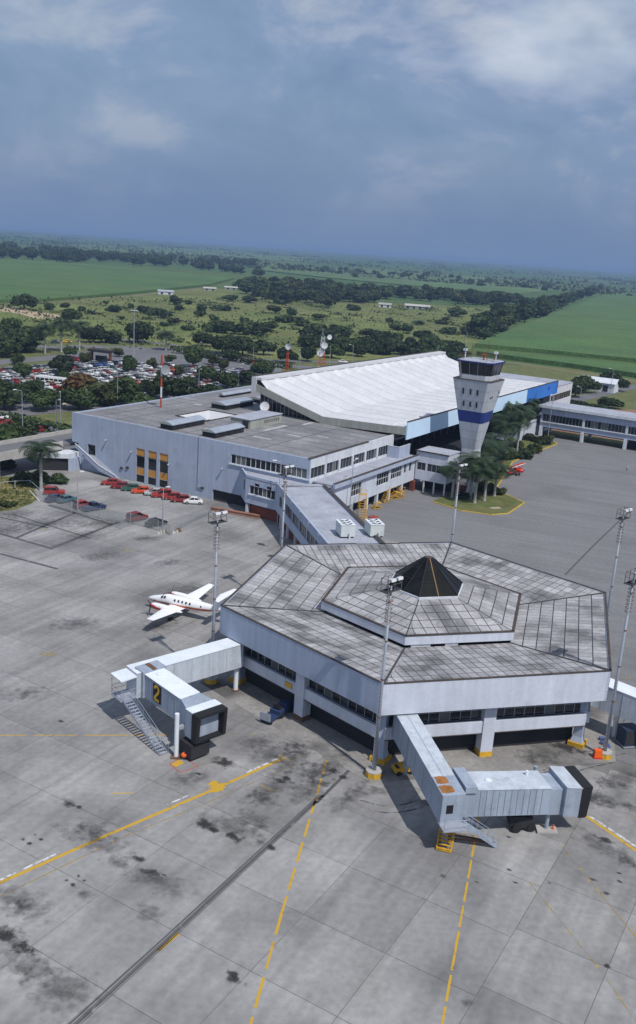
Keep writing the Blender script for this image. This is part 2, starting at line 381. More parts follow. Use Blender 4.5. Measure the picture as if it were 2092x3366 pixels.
G = lambda *a: [gp(x, y)[:2] for x, y in a]
sheet('pasture', G((-500, 1010), (0, 1002), (300, 985), (560, 962), (700, 945), (1000, 990), (1400, 1000), (1700, 1020), (1640, 1080), (1540, 1150), (1500, 1175), (1150, 1185), (900, 1182), (560, 1140), (300, 1120), (-500, 1110)), GZ + 0.04, M_PAST)

def crop(name, poly, h, m, label):
    mb = MB(); mb.prism([tuple(p) for p in poly], GZ, h); return tag(mb.build(name, m), label, 'crop field', kind='stuff')
crop('cane_field', G((-700, 862), (0, 853), (240, 868), (520, 893), (770, 918), (690, 940), (430, 968), (150, 992), (-700, 1015)), 2.2, M_CANE, 'wide green cane field between the woods and the pasture')
crop('cane_field', G((1560, 1142), (1640, 1108), (1760, 1060), (1900, 1005), (1995, 968), (2092, 962), (2700, 985), (2700, 1290), (2092, 1192), (1800, 1163)), 2.4, M_CANE, 'large dark green cane field beside the diagonal tree row')
crop('cane_field', G((1566, 1168), (1800, 1184), (2092, 1213), (2600, 1290), (2600, 1360), (2092, 1242), (1850, 1206), (1690, 1185)), 2.4, M_CANE, 'narrow strip of cane behind the control tower')
crop('pale_field', G((230, 806), (520, 812), (760, 826), (1000, 850), (1000, 862), (700, 842), (330, 828)), 1.5, M_CANEP, 'pale far field behind the left woods')
crop('pale_field', G((880, 868), (1200, 885), (1500, 905), (1800, 930), (1900, 948), (1700, 968), (1400, 945), (1080, 915), (860, 890)), 1.5, M_CANEP, 'pale green far field beyond the wood band')
sheet('dirt_track', G((0, 1005), (60, 1010), (110, 1022), (205, 1036), (195, 1050), (120, 1047), (70, 1032), (0, 1022)), GZ + 0.06, M_DIRT)
ribbon('field_track', [gp(*q) for q in ((-100, 1004), (200, 990), (430, 972), (560, 958), (700, 944))], 9, GZ + 0.07, mat('track_grass', (0.16, 0.15, 0.075), 0.95, 0.2, 0.05))
ribbon('field_track', [gp(*q) for q in ((1600, 1186), (1700, 1194), (1850, 1216), (2092, 1252), (2500, 1335))], 9, GZ + 0.07, MATS['track_grass'])

# landside: car park, roads, verges
sheet('landside_verge', G((-300, 1700), (-300, 1130), (300, 1118), (560, 1138), (900, 1180), (1400, 1185), (1900, 1210), (2400, 1330), (2400, 1460), (1500, 1500), (700, 1500), (250, 1590)), GZ + 0.05, M_GRASS)
sheet('parking_lot', G((-250, 1390), (-250, 1225), (0, 1207), (150, 1195), (330, 1160), (470, 1148), (640, 1158), (840, 1190), (930, 1212), (900, 1265), (700, 1300), (300, 1345), (150, 1360), (0, 1375)), GZ + 0.09, M_ROAD)
ribbon('access_road', [gp(*q) for q in ((-200, 1214), (0, 1190), (150, 1178), (300, 1160), (420, 1150), (560, 1147), (700, 1161), (900, 1198), (1100, 1215))], 11, GZ + 0.115, M_ROAD)
ribbon('access_road', [gp(*q) for q in ((100, 1140), (180, 1141), (260, 1138), (420, 1142), (560, 1147))], 12, GZ + 0.105, M_ROAD)
ribbon('access_road', [gp(*q) for q in ((390, 1116), (460, 1120), (560, 1133), (640, 1148), (760, 1168), (900, 1186), (1100, 1190), (1300, 1195))], 7, GZ + 0.11, M_ROAD)
sheet('forecourt_road', G((-200, 1570), (-200, 1400), (0, 1380), (150, 1385), (250, 1400), (260, 1560), (100, 1590), (0, 1600)), GZ + 0.10, M_ROAD)
sheet('service_yard', [T2W(u, v) for u, v in ((3, 147), (90, 147), (140, 260), (20, 230), (-10, 190))], GZ + 0.10, mat('yard_gravel', (0.20, 0.16, 0.13), 0.95, 0.25, 0.08, 0.8, 0.15, hue=((0.26, 0.10, 0.05), 0.06)))
sheet('far_apron', [T2W(u, v) for u, v in ((34, 146), (160, 146), (160, 215), (60, 190))], GZ + 0.115, mat('pale_concrete', (0.36, 0.35, 0.34), 0.9, 0.12, 0.1))
ribbon('yard_road', [gp(*q) for q in ((1840, 1325), (1920, 1307), (1990, 1292), (2060, 1274), (2180, 1262))], 7.5, GZ + 0.13, M_ROAD)

# ------------------------------------------------------------------ apron
WU = lambda u, v: u * E1 + v * E2            # apron grid frame through the world origin
apron = sheet('apron', [WU(*q) for q in ((-180, -20), (130, -20), (130, 285), (-150, 285), (-153.5, 151), (-180, 151))], -0.035, mat('joint_filler', (0.165, 0.162, 0.16), 0.95, 0.3, 0.3))
M_SLAB = mat('apron_concrete', (0.262, 0.259, 0.259), 0.9, 0.24, 0.11, 1.6, 0.12, objrand=0.10, drag=(R(62), 22.0, 1.3, 0.13), dirt=((0.155, 0.153, 0.155), 0.075, 0.50, 0.72), hue=((0.275, 0.268, 0.26), 0.05))
M_SLABF = mat('apron_concrete_far', (0.262, 0.259, 0.259), 0.9, 0.24, 0.11, 1.6, 0.12, tone=0.10, drag=(R(62), 22.0, 1.3, 0.13), dirt=((0.155, 0.153, 0.155), 0.075, 0.50, 0.72), hue=((0.275, 0.268, 0.26), 0.05))
SU, SV, U0, V0 = 7.42, 7.5, -8.7, 40.85
slabs = []
for i in range(-24, 20):
    for j in range(-9, 16):
        u = U0 + (i + .5) * SU; v = V0 + (j + .5) * SV
        if i >= -1: v += 1.2
        if v > 96.5 and u > -62: continue
        if v > 151.2 and not (u < -153): continue
        if u < -178 or v < -14: continue
        c = WU(u, v); slabs.append((c, u, v))
sm = MB(); sm.box(-SU / 2 + .025, SU / 2 - .025, -SV / 2 + .025, SV / 2 - .025, -0.2, 0.0)
slab0 = None
inview = []; rest = []
for c, u, v in slabs:
    q = px((c[0], c[1], 0)) if c[1] > 20 else (-9999, 0)
    (inview if -250 < q[0] < 2350 and q[1] < 3650 else rest).append((c, q))
inview.sort(key=lambda s: s[0][1])
me = None
for k, (c, q) in enumerate(inview[:300]):
    if me is None:
        o = sm.build('concrete_slab', M_SLAB, apron); me = o.data
    else: o = link('concrete_slab', me, apron)
    o.location = (c[0], c[1], 0.0); o.rotation_euler = (R(rng.normal(0, .02)), R(rng.normal(0, .02)), A0)
fm = MB()
for c, q in inview[300:] + rest:
    a, b = E1 * (SU / 2 - .025), E2 * (SV / 2 - .025)
    P = [c - a - b, c + a - b, c + a + b, c - a + b]
    fm.hexa([(*p, -0.15) for p in P], [(*p, 0.0) for p in P], tone=float(rng.random()))
tag(fm.build('concrete_slabs', M_SLABF, apron, tone=True), kind='stuff')
M_ASPH = mat('apron_asphalt', (0.185, 0.185, 0.192), 0.92, 0.10, 0.05, 1.4, 0.10, drag=(R(-20), 30.0, 2.0, 0.10), dirt=((0.12, 0.12, 0.125), 0.06, 0.55, 0.5))
sheet('asphalt_apron', [WU(*q) for q in ((-62, 97), (130, 97), (130, 284.5), (-93, 284.5), (-93, 152), (-62, 152))], 0.0, M_ASPH, thick=0.1)

# painted lines, seams and stains lie as thin sheets on the apron
def line(name, pts, width, m, z=0.006, dash=None, parent=None):
    P = [gp(*q)[:2] if q[1] > 300 else np.array(q) for q in pts]
    out = []
    if dash is None:
        return ribbon(name, P, width, z, m, parent=parent or apron)
    for a, b in zip(P[:-1], P[1:]):
        L = np.linalg.norm(b - a); d = (b - a) / L; s = 0.0
        while s < L:
            e = min(L, s + dash[0]); ribbon(name, [a + d * s, a + d * e], width * rng.uniform(.85, 1.1), z, m, parent=parent or apron); s += dash[0] + dash[1]
def worn(name, col, thr, sc=1.6):
    m = bpy.data.materials.new(name); m.use_nodes = True; t = m.node_tree; nd = t.nodes; lk = t.links; b = nd['Principled BSDF']
    b.inputs['Base Color'].default_value = (*col, 1); b.inputs['Roughness'].default_value = 0.85; b.inputs['Specular IOR Level'].default_value = 0.15
    g = nd.new('ShaderNodeNewGeometry').outputs['Position']
    n = nd.new('ShaderNodeTexNoise'); n.inputs['Scale'].default_value = sc; n.inputs['Detail'].default_value = 8; n.inputs['Roughness'].default_value = 0.7; lk.new(g, n.inputs['Vector'])
    rp = nd.new('ShaderNodeValToRGB'); rp.color_ramp.elements[0].position = thr; rp.color_ramp.elements[1].position = thr + 0.14; lk.new(n.outputs['Fac'], rp.inputs[0])
    lk.new(rp.outputs[0], b.inputs['Alpha']); return m
M_LINE = worn('yellow_line_paint', (0.52, 0.32, 0.04), 0.29)
M_LINEF = worn('faded_yellow_paint', (0.40, 0.29, 0.09), 0.46)
M_LINEW = worn('white_line_paint', (0.62, 0.62, 0.62), 0.40)
M_LINER = worn('red_line_paint', (0.5, 0.07, 0.03), 0.35)
M_TAR = worn('tar_seam', (0.10, 0.10, 0.104), 0.33, 0.9)
line('yellow_line', ((-150, 2967), (0, 2902), (360, 2742), (650, 2618), (930, 2494)), 0.36, M_LINE)
line('faded_line', ((-100, 2990), (0, 2947), (420, 2745), (660, 2648), (965, 2515)), 0.16, M_LINEF)
line('white_line', ((0, 2893), (200, 2800)), 0.22, M_LINEW, 0.007); line('white_line', ((550, 2645), (620, 2615)), 0.2, M_LINEW, 0.007)
line('white_line', ((805, 2542), (922, 2490)), 0.25, M_LINEW, 0.009)
line('yellow_dash', ((1090, 2440), (1040, 2620), (930, 2990), (815, 3400)), 0.22, M_LINE, dash=(2.9, 0.85))
line('yellow_dash', ((1605, 2520), (1562, 2760), (1500, 3110), (1445, 3420)), 0.2, M_LINE, dash=(2.7, 0.5))
line('yellow_line', ((1848, 2782), (1960, 2920), (2092, 3082)), 0.17, M_LINEF)
line('yellow_line', ((1740, 2900), (1975, 3190), (2100, 3370)), 0.15, M_LINEF)
line('yellow_dash', ((-60, 2417), (430, 2417), (560, 2415)), 0.15, M_LINE, dash=(4.6, 0.7))
line('yellow_dash', ((720, 2413), (1050, 2412)), 0.13, M_LINEF, dash=(2.2, 0.6))
line('yellow_line', ((1917, 2676), (2000, 2732), (2150, 2838)), 0.34, M_LINE); line('white_line', ((1935, 2680), (2060, 2762), (2150, 2822)), 0.28, M_LINEW)
line('yellow_dash', ((1912, 2622), (2100, 2696)), 0.15, M_LINEF, dash=(2.5, 0.8))
line('yellow_line', ((1640, 2505), (1705, 2535)), 0.13, M_LINEF); line('yellow_line', ((1600, 2520), (1604, 2545)), 0.15, M_LINEF)
line('yellow_line', ((365, 2609), (440, 2606)), 0.14, M_LINE); line('yellow_line', ((858, 2580), (890, 2600), (905, 2596)), 0.13, M_LINE)
line('yellow_line', ((915, 2483), (960, 2502)), 0.14, M_LINE)
line('yellow_line', ((258, 3126), (295, 3070)), 0.30, M_LINE) if False else line('yellow_line', ((520, 3126), (588, 3068)), 0.24, M_LINE)
line('yellow_line', ((2012, 2240), (2092, 2226)), 0.2, M_LINEF); line('yellow_line', ((2012, 2243), (2070, 2252)), 0.2, M_LINEF)
sheet('yellow_patch', G((562, 2512), (590, 2497), (606, 2508), (580, 2522)), 0.006, M_LINE, parent=apron)
for a, b in (((558, 2510), (592, 2540)), ((592, 2540), (652, 2519)), ((652, 2519), (625, 2503)), ((558, 2510), (585, 2497))): line('red_line', (a, b), 0.1, M_LINER)
for q in ((140, 1740), (417, 1807), (155, 2150), (1085, 2330)):
    c = gp(*q)[:2]; sheet('yellow_patch', [c + np.array(d) for d in ((-.9, -.5), (.9, -.6), (1.0, .5), (-.8, .6))], 0.006, M_LINEF, parent=apron)
for off, wd in ((0, .16), (13, .10), (24, .22), (37, .08)): line('tar_strip', ((140 + off, 3450), (229 + off, 3366), (560 + off * .8, 3065), (830 + off * .65, 2816), (1050 + off * .5, 2614)), wd, M_TAR)
line('tar_strip', ((1040, 2640), (1200, 2480)), 0.35, M_TAR)
line('tar_strip', ((1858, 1890), (1950, 1795), (2070, 1680)), 0.35, M_TAR)
for a, b in (((0, 1754), (176, 1805)), ((0, 1700), (160, 1735)), ((55, 1768), (250, 1684)), ((175, 1800), (390, 1716)), ((40, 1690), (300, 1770)), ((160, 1660), (370, 1725)), ((0, 1820), (190, 1870))): line('tar_strip', (a, b), rng.uniform(.4, .8), M_TAR)
star = MB(); c = gp(718, 2587)[:2]
star.add([(c[0], c[1], .009)] + [(c[0] + r * math.cos(t), c[1] + r * math.sin(t), .009) for t, r in zip(np.linspace(0, 2 * math.pi, 22, endpoint=False), rng.uniform(.45, 1.25, 22))], [(0, 1 + i, 1 + (i + 1) % 22) for i in range(22)])
star.build('paint_splash', M_LINE, apron)

# tyre marks of tractors turning round the stands
M_TYREM = worn('tyre_mark_rubber', (0.085, 0.084, 0.086), 0.47, 0.7)
for pts in (((1180, 2640), (1300, 2660), (1500, 2610), (1750, 2560), (1950, 2510), (2092, 2480)), ((1560, 2560), (1750, 2530), (1900, 2470), (2010, 2400), (2060, 2320))):
    P = [gp(*q)[:2] for q in pts]; Q = []
    for i in range(len(P) - 1):        # smooth curve through the points
        p0, p1, p2, p3 = P[max(0, i - 1)], P[i], P[i + 1], P[min(len(P) - 1, i + 2)]
        for t in np.linspace(0, 1, 8, endpoint=False): Q.append(.5 * (2 * p1 + (p2 - p0) * t + (2 * p0 - 5 * p1 + 4 * p2 - p3) * t * t + (3 * p1 - p0 - 3 * p2 + p3) * t ** 3))
    for off in (-.55, .55):
        D_ = [np.array([-(b - a)[1], (b - a)[0]]) / (np.linalg.norm(b - a) + 1e-9) for a, b in zip(Q[:-1], Q[1:])]; ribbon('tyre_mark', [q + d * off for q, d in zip(Q, D_)], .2, .0045 + .0002 * len(bpy.data.objects) % .001, M_TYREM, parent=apron)
def stain_mat(name, col, soft, amt):
    m = bpy.data.materials.new(name); m.use_nodes = True; t = m.node_tree; nd = t.nodes; lk = t.links; b = nd['Principled BSDF']
    b.inputs['Base Color'].default_value = (*col, 1); b.inputs['Roughness'].default_value = 0.7; b.inputs['Specular IOR Level'].default_value = 0.2
    ob = nd.new('ShaderNodeTexCoord').outputs['Object']
    ln = nd.new('ShaderNodeVectorMath'); ln.operation = 'LENGTH'; lk.new(ob, ln.inputs[0])
    n = nd.new('ShaderNodeTexNoise'); n.inputs['Scale'].default_value = 1.1; n.inputs['Detail'].default_value = 7; n.inputs['Roughness'].default_value = 0.65
    g = nd.new('ShaderNodeNewGeometry').outputs['Position']; lk.new(g, n.inputs['Vector'])
    a = nd.new('ShaderNodeMath'); a.operation = 'MULTIPLY_ADD'; lk.new(n.outputs['Fac'], a.inputs[0]); a.inputs[1].default_value = 1.9; a.inputs[2].default_value = -0.35
    s = nd.new('ShaderNodeMath'); s.operation = 'SUBTRACT'; lk.new(a.outputs[0], s.inputs[0]); lk.new(ln.outputs['Value'], s.inputs[1])
    d = nd.new('ShaderNodeMath'); d.operation = 'MULTIPLY'; d.use_clamp = True; lk.new(s.outputs[0], d.inputs[0]); d.inputs[1].default_value = soft
    k = nd.new('ShaderNodeMath'); k.operation = 'MULTIPLY'; lk.new(d.outputs[0], k.inputs[0]); k.inputs[1].default_value = amt
    lk.new(k.outputs[0], b.inputs['Alpha']); return m
M_OIL = stain_mat('oil_stain', (0.045, 0.042, 0.042), 1.9, 0.85)
M_OILS = stain_mat('soft_stain', (0.06, 0.058, 0.058), 1.1, 0.6)
dm = MB(); dm.add([(0, 0, 0)] + [(1.25 * math.cos(t), 1.25 * math.sin(t), 0) for t in np.linspace(0, 2 * math.pi, 20, endpoint=False)], [(0, 1 + i, 1 + (i + 1) % 20) for i in range(20)])
dmeshes = {}
zst = 0.012
def stain(x, y, r, asp=1.6, rot=None, soft=False, world=None):
    global zst
    m = M_OILS if soft else M_OIL
    o = (dm.build('oil_stain', m, apron) if m.name not in dmeshes else link('oil_stain', dmeshes[m.name], apron)); dmeshes[m.name] = o.data
    c = gp(x, y) if world is None else world; o.location = (c[0], c[1], zst); zst += 0.0006; o.scale = (r * asp, r, 1); o.rotation_euler = (0, 0, R(-30) if rot is None else rot)
L_ = lambda x, y: (x / 1.44, 2350 + y / 1.44)
for x, y, r, s in ((330, 420, 1.2, 0), (375, 437, .5, 0), (450, 545, 3.0, 1), (655, 680, .9, 0), (715, 745, 1.1, 0), (780, 760, .4, 0), (1060, 225, 1.8, 0), (1010, 220, 1.2, 1), (975, 520, 1.7, 0), (1010, 545, .9, 0), (1110, 580, 1.3, 0), (1230, 605, .9, 1), (1285, 630, .8, 0), (10, 1035, 2.0, 0), (110, 1105, 1.4, 0), (60, 1060, 2.2, 1), (1110, 1255, 1.1, 0), (1100, 1225, .8, 0), (1320, 310, 1.1, 0), (1360, 300, .8, 0), (1250, 400, 2.6, 1), (300, 1310, 4.5, 1), (130, 1180, 3.2, 1), (560, 700, 2.0, 1), (700, 930, 2.0, 1), (400, 850, 1.4, 1), (1400, 150, 2.4, 1), (940, 280, .6, 0), (290, 30, .7, 0), (100, 910, 1.5, 1), (1200, 500, 3, 1)):
    stain(*L_(x, y), r * .8, soft=bool(s))
for cx, cy in ((155, 590), (360, 785)):
    for dx, dy in ((-45, 0), (12, -22), (38, 0), (-15, 20)): stain(*L_(cx + dx, cy + dy), .35, 1.2)
R_ = lambda x, y: (1042 + x / 1.44, 2350 + y / 1.44)
for x, y, r, s in ((1360, 590, 1.1, 0), (1480, 700, 1.6, 1), (1310, 780, .5, 0), (1370, 845, .5, 0), (1430, 750, .3, 0), (1435, 790, .3, 0), (940, 795, .35, 0), (755, 792, .35, 0), (912, 735, .35, 0), (1100, 795, .3, 0), (905, 577, .4, 0), (1375, 1190, .5, 0), (705, 1362, .8, 1), (600, 765, .5, 1), (1050, 190, 3.6, 1), (1180, 150, 3.0, 0), (1000, 215, 2.0, 1), (1300, 400, 3.0, 1), (1400, 330, 2.5, 1), (85, 265, .8, 0), (130, 300, .9, 0), (30, 330, 1.0, 1), (1480, 440, 1.4, 1)):
    stain(*R_(x, y), r * .85, soft=bool(s))
for x, y, r in ((40, 1690, 5), (150, 1720, 6), (330, 1720, 6), (20, 1745, 6), (280, 1760, 5), (480, 1770, 3), (330, 1830, 4), (900, 1990, 3), (640, 1940, 4), (250, 2050, 4), (560, 1850, 3), (900, 2480, 3), (840, 2440, 2.5), (520, 2060, 3), (90, 2280, 3), (1020, 2540, 3)): stain(x, y, r, 1.7, R(30), soft=True)
for x, y, r, a, rt in ((960, 2500, 3.2, 2.2, 70), (1080, 2520, 2.6, 2.6, 60), (1020, 2600, 2.6, 2.2, 55), (880, 2600, 2.4, 2.4, 45), (620, 2560, 2.2, 2.0, 30), (760, 2720, 2.8, 2.4, -25), (300, 2760, 2.8, 2.4, -25), (60, 2960, 3.0, 2.2, -25), (1150, 2620, 2.2, 3.0, 60), (1960, 2620, 2.6, 2.4, -30), (2050, 2560, 2.6, 2.4, 30), (1980, 2780, 2.2, 3.0, -45), (1700, 2560, 2.4, 2.6, 5), (1420, 2640, 1.8, 2.4, 10), (520, 2900, 2.4, 2.6, -25), (1230, 2600, 1.6, 2.5, 15)): stain(x, y, r, a, R(rt), soft=True)
stain(905, 1830, 1.6, 2.0); stain(860, 1790, 1.0, 2.2); stain(935, 1815, 1.2, 2.2)
# ------------------------------------------------------------------ terminal
term = thing('terminal_building', 'long grey-blue passenger terminal with a great white folded roof', 'building', (*F0, 0), A0)
PS = lambda a, d, b: (a, d, b)                    # wall facing -v: depth goes +v
def PU(u0): return lambda a, d, b: (u0 - d, a, b)  # wall facing +u: depth goes -u
def PV(v0): return lambda a, d, b: (a, v0 + d, b)
TOP = 12.3
bays = [(-43.9, -41.5), (-40.6, -38.2), (-37.4, -35.0)]
ops = [(a, b, 0.05, 7.6) for a, b in bays] + [(-18.7, -0.6, 8.6, 10.5), (-23.0, -12.0, 0.0, 2.3), (-58.2, -55.9, 3.75, 6.1)]
mb = MB(); wallgrid(mb, PS, -61.0, 0.0, 0.0, 6.0, [(a, b, c, min(d, 6.0)) for a, b, c, d in ops if c < 6], 0.35)
wallgrid(mb, PS, -63.0, 0.0, 6.0, TOP + .35, [(a, b, max(c, 6.0), d) for a, b, c, d in ops if d > 6], 0.35)
mb.box(-61.0, -60.6, 0.36, 60, 0, 6.0); mb.box(-63.0, -62.6, 0.36, 147, 6.0, TOP + .25); mb.box(-62.99, -60.6, 0.36, 147, 5.7, 5.995)
mb.build('end_wall', M_WALL, term)
for a, b in bays:
    bay = MB()
    for x in (a, b - .1): bay.box(x, x + .1, .10, .24, .05, 7.6)
    for z in (0.05, 1.7, 3.3, 5.8, 7.5): bay.box(a + .1, b - .1, .12, .22, z, z + .1)
    bo = bay.build('window_bay', M_STEEL, term)
    for z0, z1, m, nm in ((.15, 1.7, M_GLASS, 'pane'), (1.8, 3.3, M_ORANGE, 'ochre_panel'), (3.4, 5.8, M_GLASS, 'pane'), (5.9, 7.5, M_ORANGE, 'ochre_panel')):
        for k in (0, 1):
            xm = (a + b) / 2; p = MB(); p.box(*((a + .1, xm - .02) if k == 0 else (xm + .02, b - .1)), .15, .19, z0, z1); p.build(nm, m, bo)
window(term, PS, -18.7, -0.6, 8.6, 10.5, 15, fr=.09, mframe=M_WALLW)
sl_ = MB(); sl_.box(-19.0, 0.25, -.28, .05, 8.38, 8.58); sl_.build('window_sill', M_WALLW, term)
dd = MB(); dd.box(-23, -12, .5, .6, 0, 2.3); dd.box(-60, 0, 8.5, 8.6, 0, 6); dd.build('garage_back_wall', M_DARK, term)
dr = MB(); dr.box(-58.2, -55.9, .22, .28, 3.75, 6.1); dr.build('door', M_GLASS, term)
# stair down the wall, with its solid balustrade
st = MB()
for k in range(22):
    u = -55.9 + k * .335; z = 3.7 - (k + 1) * .165
    st.box(u, u + .335, -1.35, -0.02, max(0, z - .5), z + .02)
st.box(-58.6, -55.9, -1.35, -.02, 3.4, 3.7)
st.build('outside_stair', M_ROOFC, term)
ba = MB()
ba.hexa([(-60.6, -1.5, 5.2), (-57.6, -1.5, 3.6), (-57.6, -1.38, 3.6), (-60.6, -1.38, 5.2)], [(-60.6, -1.5, 6.0), (-57.6, -1.5, 4.5), (-57.6, -1.38, 4.5), (-60.6, -1.38, 6.0)])
ba.hexa([(-57.58, -1.5, 3.2), (-53.6, -1.5, 1.1), (-53.6, -1.38, 1.1), (-57.58, -1.38, 3.2)], [(-57.58, -1.5, 4.5), (-53.6, -1.5, 2.3), (-53.6, -1.38, 2.3), (-57.58, -1.38, 4.5)])
ba.hexa([(-53.58, -1.5, 1.0), (-48.5, -1.5, 0), (-48.5, -1.38, 0), (-53.58, -1.38, 1.0)], [(-53.58, -1.5, 2.3), (-48.5, -1.5, .7), (-48.5, -1.38, .7), (-53.58, -1.38, 2.3)])
ba.build('stair_balustrade', M_WALL, term)
cap = MB()
for p, q in (((-60.6, -1.44, 6.04), (-57.6, -1.44, 4.54)), ((-57.6, -1.44, 4.54), (-53.6, -1.44, 2.34)), ((-53.6, -1.44, 2.34), (-48.5, -1.44, .74))): cap.bar(p, q, .22, .1)
cap.build('balustrade_cap', M_WALLW, term)
pp = MB(); pp.tube((-26.8, -.12, 2.2), (-26.8, -.12, 12.9), .09); pp.box(-27.0, -26.0, -.2, -.01, 1.9, 2.3); pp.build('drain_pipe', M_STEEL, term)
for u, z in ((-52.4, 8.0), (-45.0, 6.6), (-34.5, 5.6), (-20.5, 7.2), (-56.0, 2.2)):
    l = MB(); l.box(u - .1, u + .1, -.5, -.01, z, z + .14); l.lathe([(.08, .2), (.26, -.06), (.22, -.2)], 8, (u, -.55, z)); l.build('wall_lamp', M_STEEL, term)
for u, z in ((-46.3, 2.6), (-25.6, 1.9), (-48.0, 2.2)):
    l = MB(); l.box(u - .35, u + .35, -.25, -.01, z, z + .4); l.build('wall_vent', M_TRIM, term)
# apron-side upper wall (u = 0)
mb = MB(); so_ = [(0.6, 34.0, 8.6, 10.7)]
wallgrid(mb, PU(0.0), 0.36, 36.2, 7.6, TOP + .35, so_, 0.35); mb.box(-.4, -.36, .4, 36, 0, 7.6); mb.build('upper_wall', M_WALLW, term)
for k in range(6):
    a = 0.6 + k * 5.57; window(term, PU(0.0), a + (.35 if k else 0), a + 5.57 - .02, 8.6, 10.7, 4, fr=.08)
    if k:
        pr = MB(); pr.box(-.3, .12, a - .3, a + .3, 8.6, 10.7); pr.build('window_pier', M_WALLW, term)
cp = MB(); cp.box(-.45, .12, -.1, 24, TOP + .36, TOP + .5); cp.build('roof_edge_trim', M_TRIM, term)
# flat roof, with its light well
roof = MB(); RO = lambda a, d, b: (a, b, TOP - d)
wallgrid(roof, RO, -62.6, -.36, .36, 40.0, [(-46.2, -37.8, 16.2, 28.4)], .4); roof.box(-62.6, -36.0, 40.0, 147, TOP - .4, TOP)
fr_ = roof.build('flat_roof', M_ROOFD, term)
for k in range(9):          # felt seams
    s = MB(); s.box(-62, -.9, 3.4 + 4.1 * k, 3.52 + 4.1 * k, TOP, TOP + .012) if not (15.5 < 3.4 + 4.1 * k < 29) else s.box(-37.0, -.9, 3.4 + 4.1 * k, 3.52 + 4.1 * k, TOP, TOP + .012)
    s.build('roof_seam', M_JOINT, fr_)
for u in (-57.5, -51.8, -32.6, -22, -13.2): s = MB(); s.box(u, u + .14, 1, 39, TOP + .014, TOP + .024); s.build('roof_seam', M_JOINT, fr_)
pa = mat('pale_felt_patch', (0.40, 0.40, 0.41), 0.95, 0.15, 0.4)
for u, v, a, b in ((-33, 9, 2.2, 1.4), (-30.5, 12.5, 3.0, .8), (-21, 10.5, 4.5, 1.0), (-17, 18, 3.2, .9), (-23.6, 18, 1.2, 9), (-33, 29.5, 2.6, 1.0), (-36, 25, 1.8, .8), (-12, 22, 3, .7), (-21.5, 31, 1.0, 4.5), (-52, 40, 3, 1), (-54, 32, 2.2, 1.4), (-8, 30, 1.6, .6), (-26, 6, 3.6, .5)):
    s = MB(); s.box(u, u + a, v, v + b, TOP + .026, TOP + .034); s.build('felt_patch', pa, fr_)
well = MB()                    # white sloping sides of the light well
a0, a1, b0, b1 = -46.2, -37.8, 16.2, 28.4; c0, c1, d0, d1 = -44.2, -39.4, 18.4, 26.0
zt, zb = TOP + .02, TOP - 1.6
oc = [(a0, b0, zt), (a1, b0, zt), (a1, b1, zt), (a0, b1, zt)]; ic = [(c0, d0, zb), (c1, d0, zb), (c1, d1, zb), (c0, d1, zb)]
well.add(oc + ic, [(i, (i + 1) % 4, 4 + (i + 1) % 4, 4 + i) for i in range(4)]); well.build('light_well', M_WHITE, term)
ww = MB(); ww.box(c0, c1, d0, d1, zb - 3, zb - 2.8); ww.build('light_well_floor', M_DARK, term)
rm = MB()
for x0, x1, y0, y1 in ((a0 - .2, a0, b0, b1), (a1, a1 + .2, b0, b1), (a0 - .2, a1 + .2, b0 - .2, b0), (a0 - .2, a1 + .2, b1, b1 + .2)): rm.box(x0, x1, y0, y1, TOP, TOP + .22)
rm.build('light_well_rim', M_TRIM, term)
def skylight(u0, u1, v0, v1, h=1.25):
    s = MB(); n = 6
    prof = [(u0 + (u1 - u0) * i / n, h + .55 * math.sin(math.pi * i / n)) for i in range(n + 1)]
    s.loft([[(x, y, TOP + z) for x, z in prof] + [(u1 + .001, y, TOP + h - .12), (u0 - .001, y, TOP + h - .12)] for y in (v0 - .35, v1 + .2)])
    o = s.build('skylight', mat('skylight_metal', (0.30, 0.34, 0.41), 0.6, 0.12, 0.4), term)
    b = MB(); b.box(u0 + .2, u1 - .2, v0, v1, TOP, TOP + h - .12); b.build('skylight_curb', M_DARK, o)
    e = MB(); e.add([(x, v0 - .36, TOP + z - .05) for x, z in prof], [tuple(range(n + 1))]); e.build('skylight_end', M_OLIVE, o)
    for k in range(int((v1 - v0) / 1.3)):
        p = MB(); y = v0 + .2 + k * 1.3; p.box(u1 - .2, u1 - .14, y, y + 1.1, TOP + .35, TOP + h - .2); p.build('pane', M_GLASS, o)
skylight(-39.5, -35.7, 2.4, 13.4); skylight(-28.5, -24.7, 2.8, 13.0); skylight(-48.4, -43.6, 32.0, 43.6); skylight(-47.6, -43.6, 47.5, 54, 1.0); skylight(-57.2, -55.4, 47.0, 59.5, .7)
ph = MB(); ph.box(-31.2, -25.9, 16.7, 29.4, TOP, TOP + 2.0); ph.build('plant_room', M_OLIVE, term)
pr_ = MB(); pr_.box(-31.4, -25.7, 16.5, 29.6, TOP + 2.0, TOP + 2.15); pr_.build('plant_room_roof', M_ROOFC, term)
pd = MB(); pd.box(-27.9, -26.4, 16.62, 16.69, TOP + .1, TOP + 1.7); pd.build('plant_room_door', M_DARK, term)
for k in range(8): p = MB(); p.box(-25.9, -25.85, 22.4 + k * .8, 22.7 + k * .8, TOP + .7, TOP + 1.4); p.build('louvre', M_TRIM, term)
